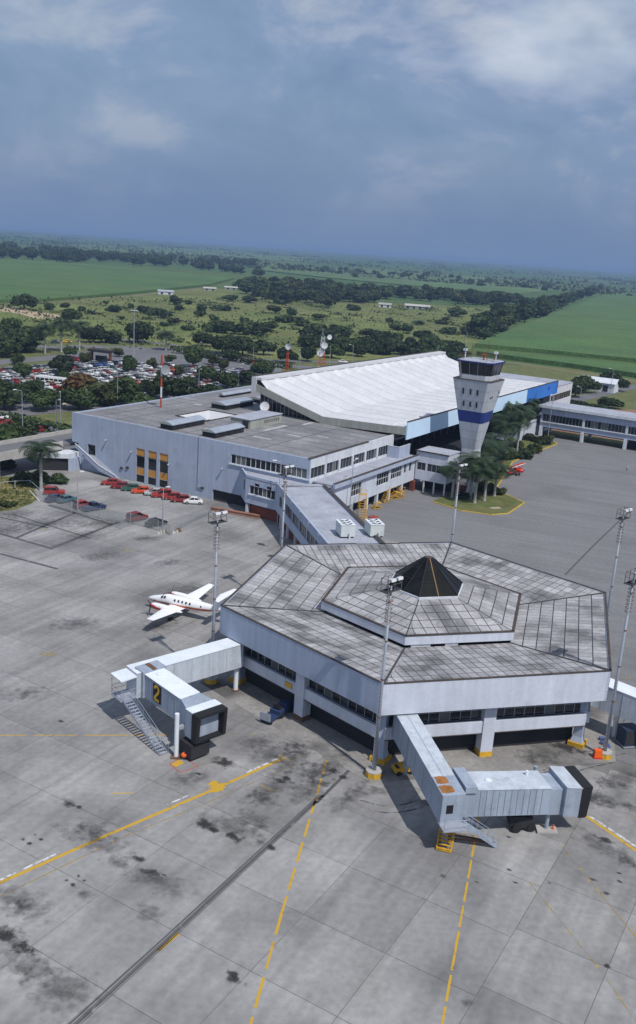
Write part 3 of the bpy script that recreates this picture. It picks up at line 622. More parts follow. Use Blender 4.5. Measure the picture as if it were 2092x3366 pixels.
# glazed gable under the great roof
def roofz(u, lift=0.0):
    return (19.0 + (13.9 - 19.0) * (u + 37.8) / (37.8 - 18.7) if u < -18.7 else 13.9 + .75 * (u + 18.7) / 21.8) + lift
gl = MB(); gl.add([(-38, 38.4, TOP), (-21, 38.4, TOP), (-21, 38.4, roofz(-21) - 1.3), (-38, 38.4, roofz(-38) - 1.3)], [(0, 1, 2, 3)]); gg = gl.build('gable_glazing', M_GLASS, term)
for k in range(15):
    u = -38 + k * 1.2; m_ = MB(); m_.box(u - .07, u + .07, 38.2, 38.38, TOP, roofz(u) - 1.2); m_.build('mullion', M_STEEL, gg)
rc = MB(); rc.box(-34.9, -34.2, 36.6, 37.4, TOP, TOP + 2.2); rc.build('flue', M_BRICK, term)
# great folded roof
GV0, GV1 = 36.2, 147.0
gr = MB(); gr.box(-39.1, -36.6, GV0, GV1, 20.15, 20.75); gr.box(-39.3, -39.1, GV0, GV1, 17.3, 20.9)
great = gr.build('great_roof', M_WHITE, term)
ed = MB(); ed.box(-39.4, -38.95, GV0, GV1, 20.78, 20.95); ed.build('ridge_trim', M_TRIM, great)
fl = MB(); fl.box(0.4, 3.0, GV0, GV1, 14.55, 14.8); fl.build('front_gutter_deck', M_WHITE, great)
NF = 19; FWD = (GV1 - GV0) / NF; FH = 1.25
for k in range(NF):
    v0 = GV0 + k * FWD; v1 = v0 + FWD; vm = v0 + FWD * .33
    prof = [(-37.0, 20.2, 20.2), (-35.0, roofz(-35.6), roofz(-35.6) + FH), (-18.9, 13.9, 13.9 + FH * .9), (-15.8, roofz(-15.8), roofz(-15.8) + FH * .75), (-.9, roofz(-.9), roofz(-.9) + FH * .55), (.6, 14.75, 14.78)]
    kink_v, kink_p = -18.9, -16.4
    V = []
    for (u, zv, zp) in prof: V += [(u, v0, zv), (u + (1.3 if -19.5 < u < -18 else 0), vm, zp), (u, v1, zv)]
    F = []
    for i in range(len(prof) - 1):
        F += [(3 * i, 3 * i + 1, 3 * i + 4, 3 * i + 3), (3 * i + 1, 3 * i + 2, 3 * i + 5, 3 * i + 4)]
    f_ = MB(); f_.add(V, F, 0, float(rng.random())); f_.build('roof_fold', M_WHITE, great, tone=True)
    rd = MB()
    for i in range(len(prof) - 1):
        rd.bar(V[3 * i + 1], V[3 * i + 4], .13, .07)
    rd.build('fold_cap', mat('fold_cap_grey', (0.60, 0.60, 0.62), 0.7, 0.15, 0.5), great)
gf = MB(); us = (-37.9, -30, -24, -18.7, -12, -6, 0.5, 2.95)
for a, b in zip(us[:-1], us[1:]):
    za, zb_ = roofz(a, .1), roofz(b, .1)
    gf.hexa([(a, GV0 - .3, za - 1.75), (b, GV0 - .3, zb_ - 1.75), (b, GV0 - .05, zb_ - 1.75), (a, GV0 - .05, za - 1.75)], [(a, GV0 - .3, za), (b, GV0 - .3, zb_), (b, GV0 - .05, zb_), (a, GV0 - .05, za)])
gf.build('gable_fascia', M_OLIVE, great)
gs2 = MB()
for a, b in zip(us[:-1], us[1:]):
    gs2.add([(a, GV0, roofz(a) - 1.2), (b, GV0, roofz(b) - 1.2), (b, GV1, roofz(b) - 1.2), (a, GV1, roofz(a) - 1.2)], [(0, 1, 2, 3)])
gs2.build('roof_soffit', mat('soffit', (0.16, 0.16, 0.165), 0.9, 0.1), great)
ep = MB(); ep.box(-39.28, -37.9, GV0 - .32, GV0 - .03, 17.3, 20.75); ep.build('roof_end_panel', M_WHITE, great)
nP = 22; wv = (GV1 - GV0) / nP
for k in range(nP):
    a = GV0 + k * wv; mp_ = M_BLUE if a > 116.5 else M_LBLUE
    p = MB(); p.box(3.0, 3.28, a + (.012 if k else -.3), a + wv - .012, 12.0, 15.95); p.build('fascia_panel', mp_, great)
ft = MB(); ft.box(2.9, 3.34, GV0 - .3, GV1, 15.96, 16.12); ft.build('fascia_cap', M_TRIM, great)
lg = MB(); c_ = (3.31, 137.5, 14.4)   # small dark emblem on the blue panel
lg.add([(3.31, 137.5 + a, 14.4 + b) for a, b in ((-1.6, -.2), (-.5, .2), (.1, .8), (.5, .25), (1.7, .1), (.6, -.2), (.2, -.75), (-.3, -.25))], [tuple(range(8))]); lg.build('emblem', M_NAVY, great)
# dark halls under the great roof
hall = MB(); hall.box(-9.2, -9.0, 37, 150, 4.4, 13.2); hall.build('hall_glazing', M_GLASS, term)
hb = MB(); hb.box(-9.0, 2.0, 46.5, 147, 4.0, 4.4); hb.box(-36, -9.3, 40.2, 146, 0, 6); hb.build('hall_floor', M_DARK, term)
for k in range(24): m_ = MB(); m_.box(-9.0, -8.8, 38 + k * 4.6, 38.15 + k * 4.6, 4.4, 13.0); m_.build('mullion', M_STEEL, term)
bl = MB(); bl.box(-2.0, -1.7, 37, 147, 10.4, 11.0); bl.build('hall_beam', M_STEEL, term)
bw = MB(); bw.box(1.6, 2.0, 46.5, 147, 0, 5.0); bw.build('airside_wall', M_BAND, term)
# far end block
eb = MB(); wallgrid(eb, PU(1.0), 147.3, 172, 0, 13.0, [(148.5, 171, 8.4, 10.6)], .3); eb.box(-30, .69, 147.3, 172, 0, 12.7); eb.build('end_block', M_WALLW, term)
window(term, PU(1.0), 148.5, 171, 8.4, 10.6, 9)
for k in range(6): p = MB(); p.box(1.0, 1.12, 164.2 + k * 1.1, 164.7 + k * 1.1, 2.2, 4.6); p.build('louvre', M_TRIM, term)
erf = MB(); erf.box(-30.2, 1.1, 147.2, 172.2, 13.02, 13.25); erf.box(-62, -30.3, 147.2, 168, 12.0, 12.2); erf.build('end_block_roof', M_ROOFC, term)

# apron wing: lower two-storey front (W2) and its return towards the tower (W3)
wing = thing('apron_wing', 'low two-storey white wing on columns facing the inner apron', 'building', (*F0, 0), A0)
mb = MB(); wo_ = [(9.4, 13.6, 4.1, 6.6), (20.4, 26.0, 4.3, 6.9), (27.0, 32.2, 4.6, 7.0), (33.4, 34.6, 4.9, 7.0), (36.0, 37.2, 4.9, 7.0)]
wallgrid(mb, PU(4.5), 1.4, 39.0, 2.5, 7.75, wo_, .3); mb.build('front_wall', M_BAND, wing)
for a, b, c, d in wo_: window(wing, PU(4.5), a, b, c, d, 5 if b - a > 4.5 else (4 if b - a > 2 else 1), rows=2 if b - a > 2 else 1, fr=.08, mframe=M_WALLW)
co = MB(); co.box(.02, 5.0, 1.4, 39.6, 7.76, 8.05); co.build('terrace_roof', M_ROOFC, wing)
cn = MB(); cn.box(4.75, 5.25, 1.2, 39.7, 7.4, 8.35); cn.build('cornice', M_FASC, wing); ct = MB(); ct.box(4.7, 5.3, 1.2, 39.7, 8.36, 8.46); ct.build('cornice_cap', M_TRIM, wing)
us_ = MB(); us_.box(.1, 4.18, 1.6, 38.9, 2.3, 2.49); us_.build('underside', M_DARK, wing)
bk = MB(); bk.box(.2, .5, 1.6, 38.9, 0, 2.3); bk.build('recess_wall', M_BRICK, wing)
for v in (10.5, 17.0, 21.5, 27.2, 33.4):
    p = MB(); p.box(3.85, 4.45, v - .3, v + .3, 0, 2.49); p.build('column', M_WALLW, wing)
for v in (13, 24, 30.2, 36): p = MB(); p.box(.5, .62, v - 2, v + 2, 0, 2.1); p.build('dark_doorway', M_DARK, wing)
p = MB(); p.box(3.9, 4.9, 38.4, 39.3, 0, 2.49); p.build('brick_pier', M_BRICK, wing)
mb = MB(); w3 = [(4.9, 7.0, 5.0, 6.75), (7.4, 11.8, 5.0, 6.75)]
wallgrid(mb, PV(39.3), 4.52, 12.3, 2.75, 9.2, w3, .3); mb.box(4.52, 12.3, 45.6, 46, 2.75, 9.1); mb.box(12.0, 12.3, 39.61, 45.59, 2.75, 9.15); mb.build('return_wall', M_BAND, wing)
for a, b, c, d in w3: window(wing, PV(39.3), a, b, c, d, 2 if b < 8 else 4)
rr = MB(); rr.box(4.4, 12.4, 39.2, 46, 9.22, 9.4); rr.build('return_roof', M_ROOFC, wing); rt = MB(); rt.box(4.3, 12.5, 39.0, 39.25, 9.22, 9.5); rt.build('return_cap', M_TRIM, wing)
ru = MB(); ru.box(4.6, 11.9, 39.7, 45.5, 2.6, 2.74); ru.box(4.6, 11.9, 44, 44.2, 0, 2.6); ru.build('underside', M_DARK, wing)
for u in (6.9, 9.4, 12.0): p = MB(); p.box(u - .15, u + .15, 39.4, 39.7, 0, 2.74); p.build('column', M_WALLW, wing)
bxs = MB(); bxs.box(.05, 3.0, 33.2, 33.35, 8.05, 10.6); bxs.box(2.85, 3.0, 33.36, 38.8, 8.05, 10.6); bxs.build('terrace_screen', M_FASC, wing)
bt = MB(); bt.box(0, 3.05, 33.15, 33.4, 10.61, 10.7); bt.box(2.8, 3.05, 33.41, 38.85, 10.61, 10.7); bt.build('screen_rail', M_WALLW, wing)
for k in range(24):             # slatted pergola of the inner court
    p = MB(); p.bar((3.4, 50 + k * 1.15, 7.6), (14.5, 50 + k * 1.15, 7.6), .22, .3)
    p.build('pergola_slat', M_JOINT, wing)
pg = MB()
for u in (4, 9, 14): pg.bar((u, 49, 7.3), (u, 78, 7.3), .25, .3)
pg.build('pergola_beam', M_DARK, wing)

# concourse to the right of the court
conc = thing('concourse_wing', 'long grey two-storey concourse raised on white piers beyond the court', 'building', (*F0, 0), A0)
mb = MB(); cop = [(3.9 + k * 13.0, 16.3 + k * 13.0, 4.7, 7.0) for k in range(6)]
wallgrid(mb, PV(133.0), 3.3, 84, 3.0, 9.3, cop, .3); wallgrid(mb, PV(142.7), 3.3, 84, 3.0, 9.3, cop, .3); mb.build('wall', M_FASC, conc)
for a, b, c, d in cop:
    window(conc, PV(133.0), a, b, c, d, 12, fr=.08)
    p = MB(); p.box(a, b, 142.8, 142.85, c, d); p.build('rear_window', M_GLASS, conc)
rf_ = MB(); rf_.box(2.6, 84, 132.2, 143.8, 9.31, 9.7); rf_.build('roof', M_ROOFC, conc); re = MB(); re.box(2.5, 84, 132.0, 132.3, 9.0, 9.85); re.build('roof_edge', M_WALLW, conc)
sl3 = MB(); sl3.box(3.3, 84, 132.7, 132.98, 4.45, 4.68); sl3.build('window_sill', M_WALLW, conc)
fl3 = MB(); fl3.box(3.3, 84, 133.31, 142.69, 2.7, 2.99); fl3.build('floor_slab', M_DARK, conc)
for k in range(7):
    u = 3.8 + 13.0 * k
    for v in (132.8, 142.2):
        p = MB(); p.box(u - .45, u + .45, v - .1, v + .9, 0, 2.99 if v < 140 else 2.69); p.build('pier', M_WALLW, conc)
    if k: p = MB(); p.box(u - .35, u + .35, 132.75, 132.99, 4.69, 7.0); p.build('window_pier', M_WALLW, conc)
cor = MB(); cor.box(30, 33, 136, 142.6, 0, 2.69); cor.box(70, 84, 135, 142, 0, 2.69); cor.build('stair_core', M_DARK, conc)

# ------------------------------------------------------------------ connector
cmid = H2W(0, 22.5)
conn = thing('connector_building', 'grey flat-roofed connector corridor between terminal and hexagonal pavilion', 'building', (*cmid, 0), HR)
def W2C(p): d = np.asarray(p[:2]) - cmid; return (float(d @ HX), float(d @ HY))
cl0 = W2C(T2W(-3.9, -5.0)); cr0 = W2C(T2W(4.4, 1.6))
XL, XR = -4.7, 4.4
LE = cl0[1]
mb = MB(); cz = (2.6, 8.0)
cw = [(3.5 + k * 5.4, 3.5 + k * 5.4 + 5.0, 4.3, 6.3) for k in range(int((LE - 4) / 5.4))]
PL = lambda a, d, b: (XL + d, a, b)
PRR = lambda a, d, b: (XR - d, a, b)
wallgrid(mb, PL, -1.2, LE, 2.6, 8.0, cw, .3); wallgrid(mb, PRR, -1.2, cr0[1], 2.6, 8.0, cw, .3); mb.build('side_wall', M_FASC, conn)
for a, b, c, d in cw: window(conn, PL, a, b, c, d, 4)
for a, b, c, d in cw: window(conn, PRR, a, b, c, d, 4)
cr_ = MB(); cr_.box(XL + .32, XR - .32, -1.2, min(LE, cr0[1]) - .2, 7.45, 7.7); cr_.build('roof', M_ROOFC, conn)
cc = MB(); cc.box(XR - .45, XR + .1, -1.0, cr0[1], 8.02, 8.14); cc.build('parapet_cap', M_TRIM, conn)
cf = MB(); cf.box(XL + .31, XR - .31, -1.2, LE, 2.6, 2.8); cf.build('floor_slab', M_DARK, conn)
cb = MB(); cb.box(XL + 1.0, XL + 1.25, 4, LE + 2, 0, 2.59); cb.box(XR - 1.2, XR - 1.0, 6, LE, 0, 2.59); cb.build('ground_floor_wall', M_BRICK, conn)
for k in range(7):
    p = MB(); p.box(XL + .1, XL + .5, 4 + k * 6 - .2, 4 + k * 6 + .2, 0, 2.59); p.build('column', M_WALLW, conn)
    if k < 6:
        p = MB(); p.box(XL - .12, XL - .01, 5.2 + k * 6.5, 5.45 + k * 6.5, 6.9, 7.85); p.build('rain_spout', M_WALLW, conn)
# annex between connector and terminal wall
an = [W2C(T2W(*q)) for q in ((-16.0, -.05), (-11.7, -4.4), (-3.9, -5.0), (4.4, 1.6), (4.3, 6.0), (.2, -.05))]
def pface(p, q):
    p = Vector((*p, 0)); q = Vector((*q, 0)); d = (q - p); L = d.length; d /= L; n = Vector((-d.y, d.x, 0))
    return (lambda a, t, b: tuple(p + d * a + n * t + Vector((0, 0, b)))), L
f1, L1 = pface(an[0], an[1]); f2, L2 = pface(an[1], an[2])
mb = MB(); wallgrid(mb, f1, 0, L1, 2.6, 8.2, [(L1 - 2.6, L1 - 1.0, 4.6, 6.8)], .3); aop = [(1.0, L2 - .5, 4.6, 6.3), (2.2, 3.4, 6.31, 6.9), (5.2, 6.4, 6.31, 6.9)]
wallgrid(mb, f2, 0, L2, 2.6, 8.2, aop, .3); mb.build('annex_wall', M_FASC, conn)
window(conn, f1, L1 - 2.6, L1 - 1.0, 4.6, 6.8, 1); window(conn, f2, *aop[0], 6, mframe=M_WALLW)
for o in aop[1:]: window(conn, f2, *o, 1)
asl = MB(); boxpt(asl, f2, .8, L2 - .3, -.22, 0.02, 4.38, 4.58); asl.build('window_sill', M_WALLW, conn)
ar = MB(); ar.prism([(p[0], p[1]) for p in an], 7.46, 7.72); ar.build('annex_roof', M_ROOFC, conn)
ab = MB(); boxpt(ab, f2, .8, L2, .8, 1.0, 0, 2.59); ab.build('annex_brick_wall', M_BRICK, conn)
au = MB(); au.prism([(p[0], p[1]) for p in an], 2.45, 2.58); au.build('annex_underside', M_DARK, conn)
p = MB(); boxpt(p, f2, .1, .7, .1, .7, 0, 2.59); p.build('column', M_WALLW, conn)

# ------------------------------------------------------------------ hexagonal pavilion
pav = thing('hexagonal_pavilion', 'hexagonal boarding pavilion with panelled roof and dark glass pyramid', 'building', (*HC, 0), HR)
def hexpt(k, r, z): a = math.pi - k * math.pi / 3; return (r * math.cos(a), r * math.sin(a), z)   # 0=A 1=B ... 5=F
C30 = math.cos(math.pi / 6)
def edge(k, r):
    """face frame of the edge between corners k+1 and k (seen from outside, left to right); depth goes inwards"""
    p = Vector(hexpt(k, r, 0)); q = Vector(hexpt((k + 1) % 6, r, 0))
    p, q = q, p
    d = (q - p).normalized(); n = Vector((-d.y, d.x, 0)); L = (q - p).length
    if n.dot(p + q) > 0: n = -n
    return (lambda a, t, b: tuple(p + d * a + n * t + Vector((0, 0, b)))), L
for k in range(6):
    e, L = edge(k, HRAD); fb = MB()
    if k == 1:
        fb.add([e(0, 0, 6.5), e(L, 0, 6.5), e(L, 0, 8.0), e(0, 0, 8.0)], [(0, 1, 2, 3)])
        wallgrid(fb, e, 0, L, 6.5, 10.0, [(8.4, 15.2, 7.9, 10.0)], .3)
        tr = MB(); boxpt(tr, e, 0, 8.4, -.04, .22, 10.0, 10.1); tr.build('fascia_trim', M_TRIM, pav); tr = MB(); boxpt(tr, e, 15.2, L, -.04, .22, 10.0, 10.1)
    else:
        wallgrid(fb, e, 0, L, 6.5, 10.0, [], .3)
        tr = MB(); boxpt(tr, e, 0, L, -.04, .22, 10.0, 10.1)
    fb.build('roof_fascia', M_BAND if k == 4 else M_FASC, pav); tr.build('fascia_trim', M_TRIM, pav)  # sun-facing front side takes the lighter paint, its sunlight put into the colour
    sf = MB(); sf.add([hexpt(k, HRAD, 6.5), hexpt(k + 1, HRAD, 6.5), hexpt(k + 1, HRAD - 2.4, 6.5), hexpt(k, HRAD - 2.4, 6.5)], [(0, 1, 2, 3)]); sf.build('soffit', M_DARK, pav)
    e2_, L2_ = edge(k, HRAD - 1.5)
    bn = MB(); boxpt(bn, e2_, .5, L2_ - .5, .05, .45, 2.85, 4.2); bn.build('spandrel_band', M_BAND, pav)
    bd = MB(); boxpt(bd, e2_, .5, L2_ - .5, -.02, .5, 2.78, 2.84); bd.build('band_trim', M_TRIM, pav)
    if k in (0, 3, 4, 5):
        window(pav, e2_, .6, L2_ / 2 - .75, 4.21, 6.49, 9, depth=.7, fr=.06, split=[5.3]); window(pav, e2_, L2_ / 2 + .75, L2_ - .6, 4.21, 6.49, 9, depth=.7, fr=.06, split=[5.3])
    else:
        gw = MB(); boxpt(gw, e2_, .6, L2_ - .6, .7, .74, 4.21, 6.49); gw.build('rear_glazing', M_GLASS, pav)
    cm = MB(); boxpt(cm, e2_, L2_ / 2 - .7, L2_ / 2 + .7, -.1, 1.2, 0.62, 6.49); cm.build('column', M_BAND, pav)
    cy = MB(); boxpt(cy, e2_, L2_ / 2 - .74, L2_ / 2 + .74, -.14, 1.24, 0, .6); cy.build('column_base', M_YEL if k in (3, 4) else M_RUST, pav)
    cx = Vector(hexpt(k, HRAD - 2.6, 0)); cc_ = MB()
    cc_.lathe([(.95, .55), (.72, 1.2), (.72, 6.49)], 4, (cx.x, cx.y, 0)); cc_.build('corner_column', M_FASC, pav)
    cb_ = MB(); cb_.lathe([(1.25, 0), (1.25, .54)], 4, (cx.x, cx.y, 0)); cb_.build('column_base', M_YEL, pav)
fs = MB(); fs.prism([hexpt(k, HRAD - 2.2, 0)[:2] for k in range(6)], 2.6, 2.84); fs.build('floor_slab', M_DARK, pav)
core = MB(); core.prism([hexpt(k, 22.6, 0)[:2] for k in range(6)], 0, 2.59); core.build('light_blocking_core', M_DARK, pav)  # dark core widened to block light and deepen the shade under the pavilion
sign = MB(); e, L = edge(5, HRAD - 1.5); boxpt(sign, e, L * .40, L * .40 + 1.1, -.06, .04, 3.3, 3.9); sign.build('yellow_sign', M_YEL, pav)
# roof panels: outer roof falls inwards to the raised inner roof
def hexroof(r0, z0, r1, z1, rows, cw_, parts, name, mjoint):
    """every panel is a thin slab; listed sectors get single objects, the others one joined part"""
    zr = lambda r: z0 + (z1 - z0) * (r0 - r) / (r0 - r1)
    bs = MB(); rest_ = MB()
    for k in range(6):
        bs.add([hexpt(k, r0, zr(r0) - .04), hexpt(k + 1, r0, zr(r0) - .04), hexpt(k + 1, r1, zr(r1) - .04), hexpt(k, r1, zr(r1) - .04)], [(0, 1, 2, 3)])
        p = Vector(hexpt(k, 1, 0)); q = Vector(hexpt(k + 1, 1, 0)); d = (q - p).normalized(); n = ((p + q) / 2).normalized()
        for i in range(rows):
            ra = r0 - (r0 - r1) * i / rows; rb = r0 - (r0 - r1) * (i + 1) / rows
            lift = .05 if i % 1 == 0 else 0
            ha, hb_ = ra / 2, rb / 2                      # half widths
            nx = int(math.ceil(ha / cw_))
            for j in range(-nx, nx):
                x0, x1 = j * cw_ + .05, (j + 1) * cw_ - .05
                g = .07
                def cl(x, h): return max(-h + .06, min(h - .06, x))
                P = [(cl(x0, ha - g), ra - g), (cl(x1, ha - g), ra - g), (cl(x1, hb_ + .02), rb + g), (cl(x0, hb_ + .02), rb + g)]
                if P[1][0] - P[0][0] < .08 and P[2][0] - P[3][0] < .08: continue
                tn = float(np.clip(rng.normal(.55, .25), 0, 1)); 
                if rng.random() < .07: tn = 1.0
                if rng.random() < .08: tn = 0.0
                def W(x, r, dz):
                    o = d * x + n * (r * C30); return (o.x, o.y, zr(r) + dz)
                dz0 = .0 + .10 * ((i + 1) / rows) * 0
                m_ = MB() if k in parts else rest_
                st_ = -.01   # outer edge of each row laps over its neighbour
                B = [W(P[0][0], P[0][1], -.02), W(P[1][0], P[1][1], -.02), W(P[2][0], P[2][1], -.03), W(P[3][0], P[3][1], -.03)]
                Tq = [W(P[0][0], P[0][1], st_ + .03), W(P[1][0], P[1][1], st_ + .03), W(P[2][0], P[2][1], .01), W(P[3][0], P[3][1], .01)]
                m_.hexa(B, Tq, 0, tn)
                if k in parts: m_.build(name, M_PANEL, pav, tone=True)
    bs.build(name + '_bed', mjoint, pav)
    if rest_.v: tag(rest_.build(name + 's', M_PANEL, pav, tone=True), kind='stuff')
hexroof(HRAD - .35, 9.95, 13.0, 8.65, 7, 1.04, (4, 5), 'roof_panel', M_JOINT)
for k in range(6): hips = MB(); hips.bar(hexpt(k, HRAD - .4, 10.0), hexpt(k, 13.2, 8.70), .2, .1); hips.build('hip_flashing', M_JOINT, pav)
hexroof(13.45, 10.2, 4.9, 11.75, 5, 1.35, (4, 5), 'inner_roof_panel', M_JOINT)
for k in range(6):
    e, L = edge(k, 13.5); fb = MB(); boxpt(fb, e, 0, L, 0, .25, 9.15, 10.2); fb.build('inner_fascia', M_BAND, pav)
    tr = MB(); boxpt(tr, e, 0, L, -.05, .3, 10.2, 10.32); tr.build('fascia_trim', M_TRIM, pav)
    e, L = edge(k, 13.0); cl_ = MB(); boxpt(cl_, e, 0, L, .2, .3, 8.4, 9.2); cl_.build('clerestory', M_GLASS, pav)
    e, L = edge(k, 13.4)
    for j in range(2 if k == 4 else 1):
        pn = MB(); boxpt(pn, e, .8 + j * 4.2, 3.2 + j * 3.4, .1, .16, 8.75, 9.05); pn.build('clerestory_pane', M_WALLW if k == 4 else M_GLASS, pav)
# glass pyramid
PR, PZ0, PZ1 = 5.0, 11.75, 15.5
apex = [hexpt(k, .55, PZ1) for k in range(6)]; mid = lambda k, t, r=0: tuple((1 - t) * a + t * b for a, b in zip(hexpt(k % 6, PR + r, PZ0 + .25 + r), hexpt(k % 6, .55 + r * .3, PZ1 + r)))
pb = MB(); pb.prism([hexpt(k, PR + .14, 0)[:2] for k in range(6)], PZ0 - .3, PZ0 + .22); pb.build('pyramid_curb', M_WALLW, pav)
M_PGL = mat('pyramid_glass', (0.009, 0.009, 0.010), 0.32, 0.4, 1.2, spec=0.1, objrand=0.5)
for k in range(6):
    for t0, t1 in ((0, .36), (.36, .68), (.68, 1)):
        a, b, c, d = Vector(mid(k, t0)), Vector(mid(k + 1, t0)), Vector(mid(k + 1, t1)), Vector(mid(k, t1))
        for s in (0, 1):
            f = lambda p, q, s_: p + (q - p) * s_
            p = MB(); V = [f(a, b, s / 2 + .01), f(a, b, s / 2 + .49), f(d, c, s / 2 + .49), f(d, c, s / 2 + .01)]
            p.add(V, [(0, 1, 2, 3)]); p.build('glass_pane', M_PGL, pav)
for k in range(6):
    r = MB(); r.bar(mid(k, 0, .03), mid(k, 1, .03), .13, .1); r.build('pyramid_rib', M_BLACK, pav)
    a = [(p + q) / 2 for p, q in zip(mid(k, 0), mid(k + 1, 0))]; b = [(p + q) / 2 for p, q in zip(mid(k, 1), mid(k + 1, 1))]
    r = MB(); r.bar((a[0], a[1], a[2] + .03), (b[0], b[1], b[2] + .03), .10, .08); r.build('pyramid_rib', mat('brass_rib', (0.24, 0.15, 0.06), 0.6, 0.2) if k == 4 else M_BLACK, pav)
    for t in (.36, .68):
        r = MB(); r.bar(mid(k, t, .02), mid(k + 1, t, .02), .08, .07); r.build('pyramid_rail', M_BLACK, pav)
pc = MB(); pc.prism([p[:2] for p in apex], PZ1, PZ1 + .12); pc.build('pyramid_cap', M_TRIM, pav)
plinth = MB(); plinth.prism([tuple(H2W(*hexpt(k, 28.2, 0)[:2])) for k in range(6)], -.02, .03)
tag(plinth.build('pavilion_pavement', mat('shaded_dirty_pavement', (0.27, 0.26, 0.25), 0.9, 0.22, 0.25, 2, 0.12, dirt=((0.07, 0.067, 0.065), 0.12, 0.47, 0.8))), kind='structure')  # dirt blotches and darkened base also put the undercroft's shade into the colour

# ------------------------------------------------------------------ control tower
TW = gp(1534, 1608)[:2]
tow = thing('control_tower', 'tapering concrete control tower with blue band and dark glass cab', 'tower', (*TW, 0), A0)
def oct_(h, ch, z): return [(h, -h + ch, z), (h, h - ch, z), (h - ch, h, z), (-h + ch, h, z), (-h, h - ch, z), (-h, -h + ch, z), (-h + ch, -h, z), (h - ch, -h, z)]
secs = [(0, 2.35), (2.5, 2.2), (9.0, 1.8), (10.0, 1.8), (16.2, 2.85), (18.8, 3.3), (25.8, 4.65)]
def hz_(z):
    for (z0, h0), (z1, h1) in zip(secs[:-1], secs[1:]):
        if z0 <= z <= z1: return h0 + (h1 - h0) * (z - z0) / (z1 - z0)
mb = MB(); mb.loft([oct_(h, h * .16, z) for z, h in secs if z < 17], 0); mb.loft([oct_(hz_(z), hz_(z) * .16, z) for z in (18.8, 25.8)]); mb.build('shaft', M_CONC, tow)
bb = MB(); bb.loft([oct_(hz_(z) + .02, hz_(z) * .16, z) for z in (16.2, 18.8)]); bb.build('blue_band', M_NAVY, tow)
for z in (10.0, 12.2, 14.2, 21.2, 23.6):
    q = MB(); h = hz_(z); q.loft([oct_(h + .015, h * .16, z), oct_(h + .02, h * .16, z + .06)]); q.build('pour_line', mat('pour_joint', (0.27, 0.29, 0.34), 0.9, 0.1), tow)
rimr = MB(); rimr.loft([oct_(4.7, .74, 25.8), oct_(4.7, .74, 25.95)]); rimr.build('gallery_rim', M_TRIM, tow)
ck = MB(); ck.loft([oct_(3.75, 1.0, 25.8), oct_(3.75, 1.0, 27.0)]); ck.build('cab_base', M_CONC, tow)
gl_ = MB(); gl_.loft([oct_(3.7, 1.0, 27.0), oct_(4.15, 1.1, 29.7)]); cab = gl_.build('cab_glass', M_GLASS, tow)
for p, q in zip(oct_(3.72, 1.0, 27.0), oct_(4.17, 1.1, 29.7)):
    r = MB(); r.bar(p, q, .11); r.build('cab_mullion', M_TRIM, tow)
for sx, ax in ((1, 0), (-1, 0), (1, 1), (-1, 1)):
    for t in (-.8, .8):
        a = (sx * 3.71, t * 1.2, 27.0); b = (sx * 4.16, t * 1.3, 29.7)
        if ax: a, b = (a[1], a[0], a[2]), (b[1], b[0], b[2])
        r = MB(); r.bar(a, b, .09); r.build('cab_mullion', M_STEEL, tow)
cr2 = MB(); cr2.loft([oct_(4.55, 1.25, 29.7), oct_(4.6, 1.25, 30.0)]); cr2.build('cab_roof_edge', M_NAVY, tow)
cr3 = MB(); cr3.loft([oct_(4.3, 1.2, 30.0), oct_(4.2, 1.15, 30.1)]); cr3.build('cab_roof', M_ROOFC, tow)
M_MAST = mat('mast_red', (0.42, 0.07, 0.025), 0.7, 0.2, 1.0)
rail = MB(); P8 = oct_(3.9, 1.1, 30.05)
for i in range(8):
    a, b = Vector(P8[i]), Vector(P8[(i + 1) % 8]); rail.tube(a, a + Vector((0, 0, 1.3)), .04, n=5)
    for h in (.65, 1.3): rail.tube(a + Vector((0, 0, h)), b + Vector((0, 0, h)), .03, n=5)
rail.build('roof_railing', M_RUST, tow)
for x, y, h, m in ((-3.4, -1.5, 6.0, M_STEEL), (-3.0, 1.5, 3.5, M_RUST), (1.0, 1.0, 4.5, M_RUST), (2.2, 2.6, 3.0, M_RUST)):
    a = MB(); a.tube((x, y, 30.0), (x, y, 30.0 + h * .5), .07, n=6); a.tube((x, y, 30.0 + h * .5), (x, y, 30.0 + h), .04, n=5); a.build('antenna', m, tow)
bx = MB(); bx.box(.45, .75, -.15, .15, 30.1, 31.2); bx.box(.2, 1.0, -.3, .3, 31.2, 31.45); bx.build('roof_beacon', M_MAST, tow)
for x, y in ((-3.4, -1.2), (3.6, -.5)):
    b = MB(); b.tube((x, y, 30.0), (x, y, 31.8), .12, n=6); b.box(x - .5, x + .3, y - .3, y + .3, 31.8, 32.3); b.build('signal_lamp', M_WALLW, tow)
def fwin(face, a, z, w_, h):
    """a small window on the leaning -v (0) or +u (1) face"""
    p = MB(); V = []
    for da, dz in ((0, 0), (w_, 0), (w_, h), (0, h)):
        H_ = hz_(z + dz) + .02; V.append((a + da, -H_, z + dz) if face == 0 else (H_, a + da, z + dz))
    p.add(V, [(0, 1, 2, 3)])
    c = Vector((0, 1, 0)) if face == 0 else Vector((-1, 0, 0))
    p.add([Vector(v) - c * .05 for v in V] + [Vector(v) - c * .0 for v in V], [(0, 1, 5, 4), (2, 3, 7, 6), (1, 2, 6, 5), (3, 0, 4, 7)])
    p.build('window_slit', M_GLASS, tow)
for a in (-2.0, -.25, 1.4): fwin(0, a, 22.6, .42, 1.3)
for a in (-1.8, -.2, 1.3): fwin(0, a, 19.8, .40, 1.2)
for a in (-2.2, -1.2): fwin(1, a, 21.9, .4, .5)
